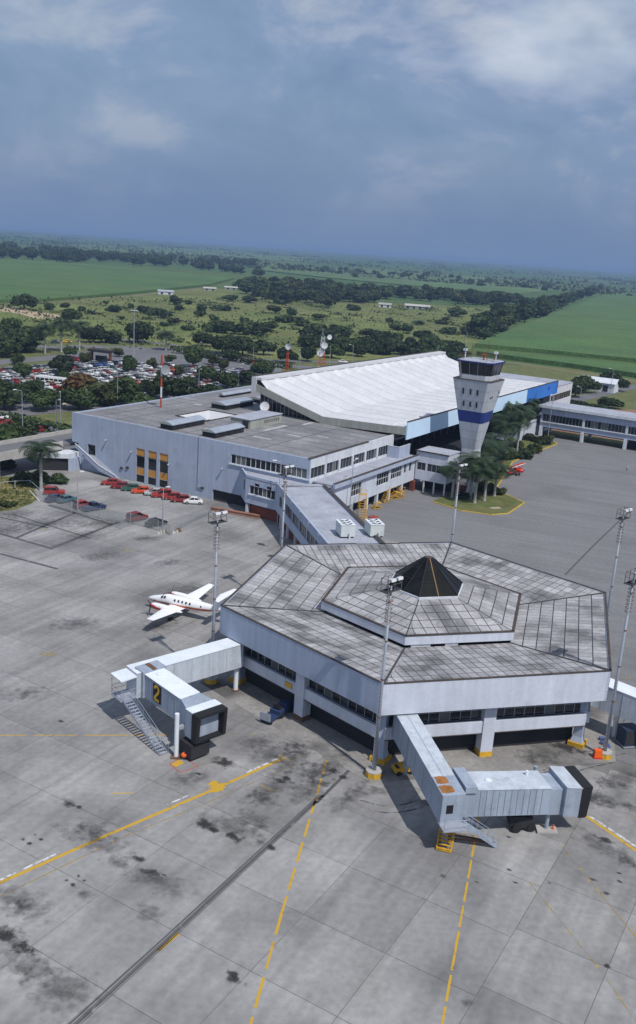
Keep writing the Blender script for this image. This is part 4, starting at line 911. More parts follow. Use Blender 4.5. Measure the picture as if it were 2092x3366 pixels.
for a, z in ((2.2, 23.0), (2.7, 22.6), (2.4, 21.9)): fwin(1, a, z, .3, .4)
tf = MB(); tf.hexa([(1.2, -3.6, 0), (3.0, -2.6, 0), (3.0, -2.2, 0), (1.2, -2.2, 0)], [(1.4, -2.3, 4.2), (2.3, -2.3, 4.2), (2.3, -2.15, 4.2), (1.4, -2.15, 4.2)]); tf.build('base_buttress', M_WALLW, tow)
tb = MB(); tb.box(-2.7, 2.7, -2.6, -2.36, 0, 1.4); tb.build('brick_skirt', M_BRICK, tow)
# ------------------------------------------------------------------ jet bridges
def V3(p, z=None): return Vector((float(p[0]), float(p[1]), float(p[2] if z is None else z)))
def tunnel(mb, p, q, w0, w1, h, mi=0):
    """box tunnel whose roof centre runs from p to q, sides upright"""
    d = (q - p); n = Vector((-d.y, d.x, 0)).normalized(); H = Vector((0, 0, h))
    mb.hexa([p - n * w0 / 2 - H, p + n * w0 / 2 - H, q + n * w1 / 2 - H, q - n * w1 / 2 - H], [p - n * w0 / 2, p + n * w0 / 2, q + n * w1 / 2, q - n * w1 / 2], mi)
def ribs(parent, p, q, w, h, step, m, name='wall_rib'):
    d = (q - p); L = d.length; d /= L; n = Vector((-d.y, d.x, 0)).normalized()
    k = 1
    while k * step < L - .3:
        for s in (-1, 1):
            o = p + d * (k * step) + n * s * (w / 2 + .015); b = MB(); b.bar(o - Vector((0, 0, .05)), o - Vector((0, 0, h - .05)), .03, .07); b.build(name, m, parent)
        k += 1
def local(o, *pts): return [p - o for p in pts]
def steps(parent, a, b, w, n, m):
    """open flight from a (bottom) to b (top): stringers, treads, handrails, each its own part"""
    d = (b - a); hd = Vector((d.x, d.y, 0)).normalized(); sd_ = Vector((-hd.y, hd.x, 0))
    for s in (-1, 1):
        o = sd_ * s * w / 2
        st = MB(); st.bar(a + o, b + o, .06, .24); st.build('stringer', m, parent)
        r = MB(); r.tube(a + o + Vector((0, 0, 1.0)), b + o + Vector((0, 0, 1.0)), .028, n=5)
        for k in range(7): p = a + d * (k / 6) + o; r.tube(p, p + Vector((0, 0, 1.0)), .022, n=5)
        r.tube(a + o + Vector((0, 0, .5)), b + o + Vector((0, 0, .5)), .02, n=5); r.build('handrail', m, parent)
    for k in range(n):
        p = a + d * ((k + .5) / n); t = MB(); t.bar(p - sd_ * (w / 2 - .04), p + sd_ * (w / 2 - .04), .26, .04); t.build('tread', m, parent)
ZJ = lambda x, y, z: V3(gp(370 + x / 3.36, 2080 + y / 3.36, z)); ZC = lambda x, y, z: V3(gp(1092 + x / 1.512, 2200 + y / 1.512, z))
# bridge with the figure 2
o = V3((-19.2, 93.5, 0)); jb = thing('jet_bridge', 'white jet bridge with a black and yellow number 2 panel', 'jet bridge', o)
s0 = V3((-8.4, 102.7, 6.3)) - o; s1 = V3((-19.2, 93.6, 5.95)) - o
t = MB(); tunnel(t, s0, s1, 2.3, 2.3, 2.95); t.build('fixed_tunnel', M_JET, jb)
rf = MB(); tunnel(rf, s0 + Vector((0, 0, .07)), s1 + Vector((0, 0, .07)), 2.42, 2.42, .065); rf.build('fixed_tunnel_roof', M_JETW, jb)
ribs(jb, s0, s1, 2.3, 2.9, 2.35, M_JET, 'panel_joint')
a, b, c, d = ZJ(345, 465, 5.85) - o, ZJ(775, 740, 5.55) - o, ZJ(945, 660, 5.55) - o, ZJ(570, 385, 5.85) - o
m0, m1 = (a + d) / 2, (b + c) / 2; W2 = 2.45
ax = (m1 - m0).normalized(); axh = Vector((ax.x, ax.y, 0)).normalized(); nx = Vector((-axh.y, axh.x, 0))   # nx towards the far side
t = MB(); tunnel(t, m0 - ax * 1.0, m1, W2, W2, 2.75); t.build('moving_tunnel', M_JETB, jb)
rf = MB(); tunnel(rf, m0 - ax * .6 + Vector((0, 0, .07)), m1 + Vector((0, 0, .07)), W2 + .12, W2 + .12, .065); rf.build('moving_tunnel_roof', M_JETW, jb)
ribs(jb, m0, m1, W2, 2.7, 1.15, M_JETB)
hd = MB(); tunnel(hd, m0 - ax * 1.5 + Vector((0, 0, .32)), m0 + ax * .1 + Vector((0, 0, .32)), W2 + .5, W2 + .5, 3.1); hd.build('rotunda_hood', M_JETB, jb)
hr = MB(); tunnel(hr, m0 - ax * 1.3 + Vector((0, 0, .42)), m0 + ax * .2 + Vector((0, 0, .40)), .5, .5, .1); hr.build('hood_cover', M_RUST, jb)
e_, f_ = ZJ(900, 910, 5.35) - o, ZJ(1225, 800, 5.35) - o
cabm = (e_ + f_) / 2; cw_ = (f_ - e_).length
cdir = Vector((-(f_ - e_).y, (f_ - e_).x, 0)).normalized(); cdir = cdir if cdir.dot(axh) > 0 else -cdir
cq = cabm; cp_ = m1 + axh * .3
t = MB(); cn_ = Vector((-cdir.y, cdir.x, 0))
bk0 = m1 + Vector((0, 0, .05)); H = Vector((0, 0, 2.95))
nb = [bk0 - nx * W2 / 2, bk0 + nx * W2 / 2]
fr1 = cabm - cdir * 1.5
L4 = [nb[0], nb[1], fr1 + cn_ * cw_ * .46, fr1 - cn_ * cw_ * .46]
t.hexa([p - H for p in L4], L4); t.build('cab_neck', M_JETB, jb)
t = MB(); L4 = [fr1 - cn_ * cw_ / 2, cabm - cdir * .25 - cn_ * cw_ / 2, cabm - cdir * .25 + cn_ * cw_ / 2, fr1 + cn_ * cw_ / 2]
t.hexa([p - H for p in L4], L4); t.build('cab', M_JETB, jb)
t = MB(); t.hexa([p + Vector((0, 0, .01)) for p in L4], [p + Vector((0, 0, .09)) for p in L4]); t.build('cab_roof', M_JETW, jb)
def bellows(parent, c, n_, dirv, w, h, top):
    """black folding canopy round the cab mouth, and the shutter inside it"""
    for s, nm in ((-1, 'bellows_side'), (1, 'bellows_side')):
        x = MB(); p = c + n_ * s * (w / 2 - .16) + Vector((0, 0, top)); x.hexa([p - n_ * .2 - dirv * .3 - Vector((0, 0, h)), p + n_ * .2 - dirv * .3 - Vector((0, 0, h)), p + n_ * .2 + dirv * .55 - Vector((0, 0, h)), p - n_ * .2 + dirv * .55 - Vector((0, 0, h))], [p - n_ * .2 - dirv * .3, p + n_ * .2 - dirv * .3, p + n_ * .2 + dirv * .75, p - n_ * .2 + dirv * .75]); x.build(nm, M_BLACK, parent)
    x = MB(); p = c + Vector((0, 0, top)); x.bar(p - n_ * w / 2 + dirv * .25, p + n_ * w / 2 + dirv * .25, 1.1, .3); x.build('bellows_top', M_BLACK, parent)
    x = MB(); p = c + Vector((0, 0, top - h)); x.bar(p - n_ * w / 2 + dirv * .1, p + n_ * w / 2 + dirv * .1, .7, .22); x.build('cab_bumper', M_BLACK, parent)
    x = MB(); p = c + Vector((0, 0, top - h + .15)) - dirv * .2; x.hexa([p - n_ * (w / 2 - .4) - dirv * .02, p + n_ * (w / 2 - .4) - dirv * .02, p + n_ * (w / 2 - .4), p - n_ * (w / 2 - .4)], [q + Vector((0, 0, h - .35)) for q in (p - n_ * (w / 2 - .4) - dirv * .02, p + n_ * (w / 2 - .4) - dirv * .02, p + n_ * (w / 2 - .4), p - n_ * (w / 2 - .4))]); x.build('cab_shutter', M_JETB, parent)
bellows(jb, cabm, cn_, cdir, cw_, 2.95, -.1)
# number panel on the near side
def npt(s, zz, out=.06): p = m0 + ax * s - nx * (W2 / 2 + out); return Vector((p.x, p.y, p.z - zz))
sg = MB(); sg.hexa([npt(1.75, 2.25), npt(3.15, 2.25), npt(3.15, 2.25, .0), npt(1.75, 2.25, .0)], [npt(1.75, .25), npt(3.15, .25), npt(3.15, .25, .0), npt(1.75, .25, .0)]); sg.build('number_panel', M_BLACK, jb)
two = [(.30, 1.52), (.36, 1.72), (.52, 1.83), (.72, 1.85), (.92, 1.78), (1.04, 1.60), (1.03, 1.38), (.92, 1.16), (.72, .92), (.50, .66), (.32, .40), (.30, .26), (1.10, .26)]
def nseg(i, j):
    x = MB(); A_, B_ = two[i], two[j]; x.bar(npt(1.75 + A_[0] * .98, 2.25 - A_[1], .085), npt(1.75 + B_[0] * .98, 2.25 - B_[1], .085), .04, .21); return x
fig = MB()
for i in range(len(two) - 1):
    A_, B_ = Vector((two[i][0], two[i][1])), Vector((two[i + 1][0], two[i + 1][1])); dd_ = (B_ - A_).normalized(); pn_ = Vector((-dd_.y, dd_.x)) * .15; A_ = A_ - dd_ * .06; B_ = B_ + dd_ * .06
    Q = [A_ - pn_, B_ - pn_, B_ + pn_, A_ + pn_]; off = .075 + .0015 * (i % 3)
    fig.add([npt(1.75 + q.x * .98, 2.25 - q.y, off) for q in Q], [(0, 1, 2, 3)])
fig.build('figure_two', M_YEL, jb)
dv_ = MB(); q = m0 + ax * 1.0 + Vector((0, 0, .08)); dv_.lathe([(.34, 0), (.34, .1), (.2, .16)], 10, q); dv_.build('roof_vent', M_JETW, jb)
# end landing with its small awning, and the outside stair
aw = s1 + (s1 - s0).normalized() * .9; n1_ = (s1 - s0).normalized(); m_n = Vector((-n1_.y, n1_.x, 0))
x = MB(); tunnel(x, s1 + Vector((0, 0, -.25)), s1 + n1_ * 1.9 + Vector((0, 0, -.35)), 2.5, 2.5, .12); x.build('landing_awning', M_JETW, jb)
x = MB(); tunnel(x, s1 - Vector((0, 0, 2.75)), s1 + n1_ * 1.9 - Vector((0, 0, 2.75)), 2.3, 2.3, .12); x.build('landing', M_STEEL, jb)
x = MB()
for s in (-1.1, 1.1):
    p = s1 + n1_ * 1.8 + m_n * s; x.tube(p - Vector((0, 0, 2.75)), p - Vector((0, 0, .4)), .035, n=5)
    for h in (1.7, 2.2): x.tube(p - Vector((0, 0, h)), p - n1_ * 1.7 - Vector((0, 0, h)), .025, n=5)
p = s1 + n1_ * 1.8
for h in (1.7, 2.2): x.tube(p - m_n * 1.1 - Vector((0, 0, h)), p + m_n * 1.1 - Vector((0, 0, h)), .025, n=5)
x.build('landing_rail', M_STEEL, jb)
sb = ZJ(570, 1345, 0) - o; stp = V3((-19.3, 92.0, 3.15)) - o
steps(jb, sb, stp, 1.05, 18, M_JETB)
cb3 = ZJ(703, 1372, 0) - o; x = MB(); x.tube(cb3, cb3 + Vector((0, 0, 5.0)), .24, n=12); x.build('lift_column', M_JETW, jb)
x = MB(); x.box(cb3.x - .5, cb3.x + .5, cb3.y - .5, cb3.y + .5, 0, .14); x.build('column_foot', M_RUST, jb)
x = MB(); far = cb3 + nx * (W2 + .9); x.bar(cb3 + Vector((0, 0, 3.3)), far + Vector((0, 0, 3.3)), .4, .35); x.build('cross_beam', M_STEEL, jb)
x = MB(); x.tube(far, far + Vector((0, 0, 5.0)), .24, n=12); x.build('lift_column', M_JETW, jb)
x = MB(); p = (cb3 + far) / 2 + axh * .9; x.loft([[(p.x + (nx * s * 1.2 + axh * u * 1.0).x, p.y + (nx * s * 1.2 + axh * u * 1.0).y, z) for s, u in ((-1, -1), (1, -1), (1, 1), (-1, 1))] for z in (.35, 1.9)]); x.build('drive_unit', M_DARK, jb)
for s in (-1, 1):
    x = MB(); w_ = p + nx * s * 1.0 + Vector((0, 0, .5)); x.tube(w_ - axh * .2, w_ + axh * .2, .5, n=14); x.build('drive_wheel', M_TYRE, jb)
x = MB(); w_ = p - nx * 1.35 + Vector((0, 0, .55)); x.lathe([(.05, -.3), (.26, -.15), (.3, 0), (.26, .15), (.05, .3)], 10, w_); x.build('warning_lamp', M_ORC, jb)
x = MB(); sp_ = V3((-8.6, 102.0, 0)) - o; sp_ = ZJ(1360, 635, 0) - o; x.tube(sp_ + Vector((0, 0, .15)), sp_ + Vector((0, 0, 3.3)), .28, n=12); x.build('support_column', M_JETW, jb)
x = MB(); x.lathe([(.5, 0), (.5, .15)], 10, sp_); x.build('column_foot', M_RUST, jb)

# bridge at the front, turning right
o = V3((14.0, 75.0, 0)); jb3 = thing('jet_bridge', 'pale blue jet bridge at the front with rust patches at its elbow', 'jet bridge', o)
s0 = (ZC(330, 237, 6.25) + ZC(422, 230, 6.25)) / 2 - o; s1 = (ZC(555, 632, 5.6) + ZC(662, 625, 5.6)) / 2 - o
d0 = (s1 - s0).normalized(); s0b = s0 - d0 * 1.2; W3 = 2.15
t = MB(); tunnel(t, s0b, s1, W3, W3, 2.9); t.build('fixed_tunnel', M_JETB, jb3)
r0 = s0b + (s1 - s0b) * .80
t = MB(); tunnel(t, s0b + Vector((0, 0, .06)), r0 + Vector((0, 0, .06)), W3 + .1, W3 + .1, .055); t.build('fixed_tunnel_roof', M_JET, jb3)
t = MB(); tunnel(t, r0 + d0 * .04 + Vector((0, 0, .06)), s1 + Vector((0, 0, .06)), W3 + .08, W3 + .08, .055); t.build('elbow_roof', M_JETB, jb3)
t = MB(); tunnel(t, s0b + Vector((0, 0, .10)), r0 + Vector((0, 0, .10)), .05, .05, .04); t.build('roof_seam', M_FASC, jb3)
n0 = Vector((-d0.y, d0.x, 0)).normalized()
for k, (f, w_) in enumerate(((.84, .62), (.935, .70))):
    p = s0b + (s1 - s0b) * f + Vector((0, 0, .068 + .004 * k)) - n0 * .35
    t = MB(); t.add([p + d0 * u * .62 + n0 * v * w_ for u, v in ((-.8, -1), (0, -.9), (.8, -1.05), (1, -.2), (.85, .8), (.1, .95), (-.7, .8), (-1, 0))], [tuple(range(8))]); t.build('rust_patch', M_RUSTP, jb3)
ribs(jb3, s0b, s1, W3, 2.85, 2.4, M_JETB, 'panel_joint')
hh = Vector((d0.x, d0.y, 0)).normalized()
t = MB(); p = s1 - Vector((0, 0, .95)) + hh * .03 - n0 * .3; t.hexa([p - n0 * .32 - Vector((0, 0, .85)), p + n0 * .32 - Vector((0, 0, .85)), p + n0 * .32 - hh * .06 - Vector((0, 0, .85)), p - n0 * .32 - hh * .06 - Vector((0, 0, .85))], [p - n0 * .32, p + n0 * .32, p + n0 * .32 - hh * .06, p - n0 * .32 - hh * .06]); t.build('end_window', M_GLASS, jb3)
na, nb_, fa, fb_ = ZC(712, 603, 5.35) - o, ZC(1085, 585, 4.95) - o, ZC(650, 512, 5.35) - o, ZC(1030, 515, 4.95) - o
m0, m1 = (na + fa) / 2, (nb_ + fb_) / 2; W4 = (na - fa).length * .98
ax = (m1 - m0).normalized(); axh = Vector((ax.x, ax.y, 0)).normalized(); nx = Vector((-axh.y, axh.x, 0))
t = MB(); tunnel(t, m0 - ax * 1.2, m1, W4, W4, 2.75); t.build('moving_tunnel', M_JETB, jb3)
t = MB(); tunnel(t, m0 + ax * .3 + Vector((0, 0, .06)), m1 + Vector((0, 0, .06)), W4 + .1, W4 + .1, .055); t.build('moving_tunnel_roof', M_JET, jb3)
t = MB(); tunnel(t, m0 - ax * 1.0 + Vector((0, 0, .42)), m0 + ax * .15 + Vector((0, 0, .42)), W4 + .4, W4 + .4, .6); t.build('rotunda_hood', M_JETB, jb3)
ribs(jb3, m0, m1, W4, 2.7, .62, M_JETB)
t = MB(); q = m0 + ax * 1.9 + Vector((0, 0, .06)); t.lathe([(.32, 0), (.32, .1), (.2, .16)], 10, q); t.build('roof_vent', M_JETW, jb3)
t = MB(); q = m0 + ax * 6.2 + nx * .8 + Vector((0, 0, .06)); t.lathe([(.14, 0), (.14, .45)], 8, q); t.build('roof_pipe', M_JETW, jb3)
t = MB(); tunnel(t, m1 - Vector((0, 0, .15)), m1 + ax * 1.5 - Vector((0, 0, .15)), W4 - .15, W4 - .15, 2.7); t.build('cab_neck', M_JETB, jb3)
c0 = m1 + ax * 1.35; c1 = m1 + ax * 3.0; wc = W4 + .7
t = MB(); tunnel(t, c0 + Vector((0, 0, .25)), c1 + Vector((0, 0, .15)), wc, wc, 3.0); t.build('cab', M_JETB, jb3)
t = MB(); tunnel(t, c0 + Vector((0, 0, .33)), c1 + Vector((0, 0, .23)), wc + .1, wc + .1, .07); t.build('cab_roof', M_JET, jb3)
bellows(jb3, c1 + axh * .25, nx, axh, wc, 3.0, .12)
cb4 = ZC(1062, 800, 0) - o; x = MB(); x.tube(cb4, cb4 + Vector((0, 0, 4.75)), .2, n=12); x.build('lift_column', M_JETB, jb3)
far = cb4 + nx * (W4 + .5); x = MB(); x.tube(far, far + Vector((0, 0, 4.75)), .2, n=12); x.build('lift_column', M_JETB, jb3)
x = MB(); x.box(cb4.x - .95, cb4.x + 1.0, cb4.y - .7, cb4.y + .7, .03, .25); x.build('column_pad', M_KERB, jb3)
x = MB(); p = cb4 + nx * 1.0 - axh * 2.3; x.box(p.x - 1.1, p.x + 1.0, p.y - .9, p.y + .9, .35, 1.5); x.build('drive_unit', M_DARK, jb3)
for s in (-.75, .75): x = MB(); w_ = p + axh * s + Vector((0, 0, .45)) - nx * .95; x.tube(w_ - nx * .15, w_ + nx * .15, .45, n=14); x.build('drive_wheel', M_TYRE, jb3)
x = MB(); tunnel(x, s1 - Vector((0, 0, 2.75)) - hh * .3, s1 + hh * 1.3 - Vector((0, 0, 2.75)), 2.4, 2.4, .1); x.build('landing', M_STEEL, jb3)
x = MB()
for s in (-1.15, 1.15):
    for u in (.1, 1.25): q = s1 + hh * u + n0 * s - Vector((0, 0, 2.75)); x.tube(q, q + Vector((0, 0, 1)), .03, n=5)
for h in (.5, 1.0): q = s1 + hh * 1.25 - Vector((0, 0, 2.75 - h)); x.tube(q - n0 * 1.15, q + n0 * 1.15, .025, n=5)
x.build('landing_rail', M_STEEL, jb3)
x = MB(); q = s1 - d0 * 1.0; x.tube(Vector((q.x, q.y, 0)), Vector((q.x, q.y, 2.8)), .3, n=12); x.build('support_column', M_JETB, jb3)
x = MB(); q = s0 - d0 * -.8; x.tube(Vector((q.x, q.y, 0)), Vector((q.x, q.y, 3.2)), .25, n=12); x.build('support_column', M_JETB, jb3)
steps(jb3, ZC(812, 872, 0) - o, ZC(650, 765, 2.6) - o, .95, 14, M_JETB)

# the bridge leaving the frame on the right
pa_, pb_ = gp(2004, 2258, 6.25), gp(2092, 2291, 6.25)
dd = (pb_ - pa_)[:2]; dd /= np.linalg.norm(dd); nn = np.array([-dd[1], dd[0]])
o = V3((*(pa_[:2] + dd * 6), 0)); jb1 = thing('jet_bridge', 'white jet bridge leaving the frame at the right edge', 'jet bridge', o)
p0 = V3((*(pa_[:2] - dd * 3 + nn * 1.1), 6.25)) - o; p1 = V3((*(pa_[:2] + dd * 17 + nn * 1.1), 5.9)) - o
t = MB(); tunnel(t, p0, p1, 2.3, 2.3, 3.0); t.build('fixed_tunnel', M_JET, jb1)
t = MB(); tunnel(t, p0 + Vector((0, 0, .07)), p1 + Vector((0, 0, .07)), 2.4, 2.4, .065); t.build('fixed_tunnel_roof', M_JETW, jb1); ribs(jb1, p0, p1, 2.3, 2.95, 2.4, M_JET, 'panel_joint')
for f in (.2, .85): x = MB(); q = p0 + (p1 - p0) * f; x.tube(Vector((q.x, q.y, 0)), Vector((q.x, q.y, 3.1)), .28, n=12); x.build('support_column', M_JETW, jb1)

# ------------------------------------------------------------------ floodlight masts
def mast(name, label, loc, h=20.6, rz=0.0, base=True, group='floodlight masts around the hexagonal pavilion'):
    r = thing(name, label, 'light mast', loc, rz, group)
    if base:
        b = MB(); b.lathe([(.85, 0), (.85, .62)], 8); b.build('mast_plinth', M_YEL, r)
        b = MB(); b.lathe([(.86, .62), (.86, .72), (.4, .74)], 8); b.build('plinth_top', M_KERB, r)
    p = MB(); p.tube((0, 0, .5 if base else 0), (0, 0, h), .22, .11, n=12); p.build('mast_pole', M_STEEL, r, smooth=True)
    for k, m in enumerate(M_RUST for _ in range(4)):
        z = h * (.32 + .2 * k); rr = .22 - .11 * z / h + .03; c = MB(); c.lathe([(rr, z), (rr, z + .16)], 12); c.build('pole_collar', m, r)
    g = MB()
    for k in range(int(h / .42)):
        z = 1.2 + k * .42
        if z < h - .3: g.bar((-.38, 0, z), (-.12, 0, z), .03)
    g.bar((-.38, 0, 1.2), (-.38, 0, h), .03, .03); tag(g.build('ladder', M_STEEL, r), kind='stuff')
    for k in range(7):
        z = h - 3.6 + k * .42; c = MB(); n = 12
        for i in range(n):
            a, b = 2 * math.pi * i / n, 2 * math.pi * (i + 1) / n; c.bar((-.05 +   .33 * math.cos(a),   .33 * math.sin(a), z), (-.05 +   .33 * math.cos(b),   .33 * math.sin(b), z), .05, .05)
        c.build('cage_ring', M_RUST, r)
    f = MB()
    for y in (-.55, .55):
        for z in (h - .35, h + .5, h + 1.25): f.bar((-1.15, y, z), (1.15, y, z), .04)
        for x in (-1.15, 0, 1.15): f.bar((x, y, h - .35), (x, y, h + 1.25), .06)
    for x in (-1.15, 1.15):
        for z in (h - .35, h + .5, h + 1.25): f.bar((x, -.55, z), (x, .55, z), .06)
    f.v = [(p[0] * .85, p[1] * .85, h - .4 + (p[2] - h + .4) * .8) for p in f.v]; f.build('platform_frame', mat('dull_steel', (.13, .12, .12), .7, .2), r)
    d = MB(); d.box(-1.1, 1.1, -.5, .5, h - .4, h - .36); d.build('platform_deck', M_DARK, r)
    for x, y in ((-.62, -.62), (.62, -.62)):
        s = -1 if y < 0 else 1
        l = MB(); l.hexa([(x - .42, y - .1 * s, h + .72), (x + .42, y - .1 * s, h + .72), (x + .42, y + .25 * s, h + .78), (x - .42, y + .25 * s, h + .78)], [(x - .46, y - .25 * s, h + 1.1), (x + .46, y - .25 * s, h + 1.1), (x + .46, y + .15 * s, h + 1.2), (x - .46, y + .15 * s, h + 1.2)]); l.v = [(p[0] * .8, p[1] * .85, h + .75 + (p[2] - h - .75) * .6) for p in l.v]; l.build('floodlight', M_LAMP, r)
    return r
names = ['beside the parked twin-engine plane, at the left pavilion corner', 'at the rear left pavilion corner by the connector', 'behind the pavilion in front of the palms', 'at the rear right pavilion corner', 'by the orange barrier at the right front pavilion corner', 'at the front pavilion corner above the yellow plinth']
for k in range(6):
    q = H2W(*hexpt(k, 26.75, 0)[:2]); mast('floodlight_mast', 'tall grey floodlight mast ' + names[k], (*q, 0), 20.8 if k != 2 else 21.2, HR + math.pi / 6 + k * math.pi / 3 * 0)

def lamp_post(loc, h, label, arm=1.4, rz=0.0, group='street lamps'):
    r = thing('street_lamp', label, 'street lamp', loc, rz, group)
    p = MB(); p.tube((0, 0, 0), (0, 0, h), .13, .07, n=8); p.tube((0, 0, h), (arm, 0, h + .35), .06, .05, n=6); p.build('lamp_pole', M_STEEL, r)
    l = MB(); l.loft([[(arm + x, y, h + .30 + z) for x, y, z in ((-.1, -.13, 0), (.75, -.18, .05), (.75, .18, .05), (-.1, .13, 0))], [(arm + x, y, h + .46 + z) for x, y, z in ((-.05, -.08, 0), (.7, -.12, .05), (.7, .12, .05), (-.05, .08, 0))]]); l.build('lamp_head', M_LAMP, r)
    return r
def two_head(loc, h, label, n=2, group=None):
    r = thing('light_pole', label, 'light pole', loc, 0, group)
    p = MB(); p.tube((0, 0, 0), (0, 0, h), .22, .12, n=8); p.bar((-1.3, 0, h), (1.3, 0, h), .12); p.build('lamp_pole', M_STEEL, r)
    for s in np.linspace(-1, 1, n): l = MB(); l.box(s * 1.1 - .45, s * 1.1 + .45, -.4, .3, h + .05, h + .35); l.build('floodlight', M_LAMP, r)
    return r
two_head(gp(440, 1180), 20.5, 'very tall pole with a crossbar of lamps inside the crowded car park', 3)
for (x, y, h, lb) in ((1800, 1447, 13.8, 'grey lamp post beside the shrubs at the court corner'), (1903, 1341, 7.6, 'short lamp post behind the concourse roof'), (2004, 1308, 11.8, 'lamp post by the reddish yard road'), (76, 1455, 13, 'tall lamp post left of the palm on the forecourt'), (200, 1425, 11, 'lamp post between hedge and terminal corner'), (186, 1418, 8.5, 'curved lamp post next to the taller one near the terminal corner'), (386, 1338, 9.5, 'lamp post in front of the trees behind the flat roof'), (653, 1300, 9, 'lamp post behind the flat roof near the red car'), (783, 1275, 8.5, 'lamp post at the car park corner near the white roof'), (45, 1330, 9, 'lamp post at the left edge between parked cars'), (889, 1225, 8, 'lamp post beside the hedge right of the red car'), (985, 1215, 8, 'lamp post behind the white roof ridge, left of the dishes'), (1083, 1205, 9, 'lamp post behind the white roof ridge, right of the dishes'), (1158, 1195, 8.5, 'lamp post behind the middle of the white roof ridge'), (667, 1180, 7, 'short lamp post beside the dark lot tree'), (832, 1195, 7, 'short lamp post on the verge near the dark round trees')):
    lamp_post(gp(x, y), h, lb, rz=rng.uniform(0, 6))
lamp_post((*gp(912, 1728)[:2], 0), 12.5, 'slim lamp post standing against the annex windows', arm=.9, rz=R(200))
lamp_post((*T2W(5.6, 7.2), 0), 12.0, 'slim lamp post in front of the apron wing windows', arm=.9, rz=R(60))
lamp_post((*gp(256, 1680)[:2], 0), 7.5, 'thin lamp post between the parked cars by the fence', arm=.5, rz=R(10))
lamp_post((*gp(535, 1735)[:2], 0), 7.5, 'thin lamp post beside the dark car at the lot edge', arm=.5, rz=R(10))

# ------------------------------------------------------------------ twin-engine aircraft
nose = gp(489, 1960, 1.7)[:2]; tail = gp(716, 2008, 2.0)[:2]
hd_ = math.atan2(*(nose - tail)[::-1]); fwd = np.array([math.cos(hd_), math.sin(hd_)])
ac = thing('propeller_plane', 'white twin-engine propeller plane with red stripe parked by the pavilion', 'airplane', (*(nose - fwd * 6.0), 0), hd_)
def liv():
    m = bpy.data.materials.new('aircraft_livery'); m.use_nodes = True; t = m.node_tree; nd = t.nodes; lk = t.links; b = nd['Principled BSDF']
    b.inputs['Roughness'].default_value = .3
    oc = nd.new('ShaderNodeTexCoord').outputs['Object']; s = nd.new('ShaderNodeSeparateXYZ'); lk.new(oc, s.inputs[0])
    rp = nd.new('ShaderNodeValToRGB'); rp.color_ramp.interpolation = 'CONSTANT'; e = rp.color_ramp.elements
    mr = nd.new('ShaderNodeMath'); mr.operation = 'MULTIPLY_ADD'; mr.inputs[1].default_value = .25; mr.inputs[2].default_value = 0
    sl = nd.new('ShaderNodeMath'); sl.operation = 'MULTIPLY_ADD'; lk.new(s.outputs[0], sl.inputs[0]); sl.inputs[1].default_value = 0.055; lk.new(s.outputs[2], sl.inputs[2])
    lk.new(sl.outputs[0], mr.inputs[0]); lk.new(mr.outputs[0], rp.inputs[0])
    st = [(0, (.82, .83, .85)), (.370, (.45, .03, .02)), (.425, (.75, .45, .15)), (.436, (.45, .03, .02)), (.455, (.85, .86, .87))]
    while len(e) < len(st): e.new(.5)
    for q, (p, c) in zip(e, st): q.position = p; q.color = (*c, 1)
    lk.new(rp.outputs[0], b.inputs['Base Color']); return m
M_LIV = liv()
def ring(x, cy, cz, ry, rz_, n=16): return [(x, cy + ry * math.cos(2 * math.pi * i / n), cz + rz_ * math.sin(2 * math.pi * i / n)) for i in range(n)]
f = MB(); f.loft([ring(x, 0, z, a, b) for x, z, a, b in ((6.0, 1.55, .05, .05), (5.7, 1.58, .25, .22), (5.1, 1.65, .45, .40), (4.2, 1.75, .60, .56), (3.4, 1.88, .67, .72), (2.6, 1.98, .70, .82), (0, 2.0, .72, .84), (-2.2, 2.02, .70, .80), (-3.6, 2.12, .55, .62), (-5.2, 2.28, .34, .40), (-6.6, 2.42, .16, .20), (-7.0, 2.45, .05, .07))]); f.build('fuselage', M_LIV, ac, smooth=True)
def wing_(mb, root, tip, t0, t1, mi=0):
    """root/tip: (x_front, x_back, y, z)"""
    rings = []
    for (xf, xb, y, z), t_ in ((root, t0), (tip, t1)):
        c = xf - xb; rings.append([(xf, y, z), (xf - .12 * c, y, z + t_ * .8), (xf - .35 * c, y, z + t_), (xf - .7 * c, y, z + t_ * .55), (xb, y, z), (xf - .7 * c, y, z - t_ * .3), (xf - .3 * c, y, z - t_ * .5), (xf - .1 * c, y, z - t_ * .4)])
    mb.loft(rings, mi)
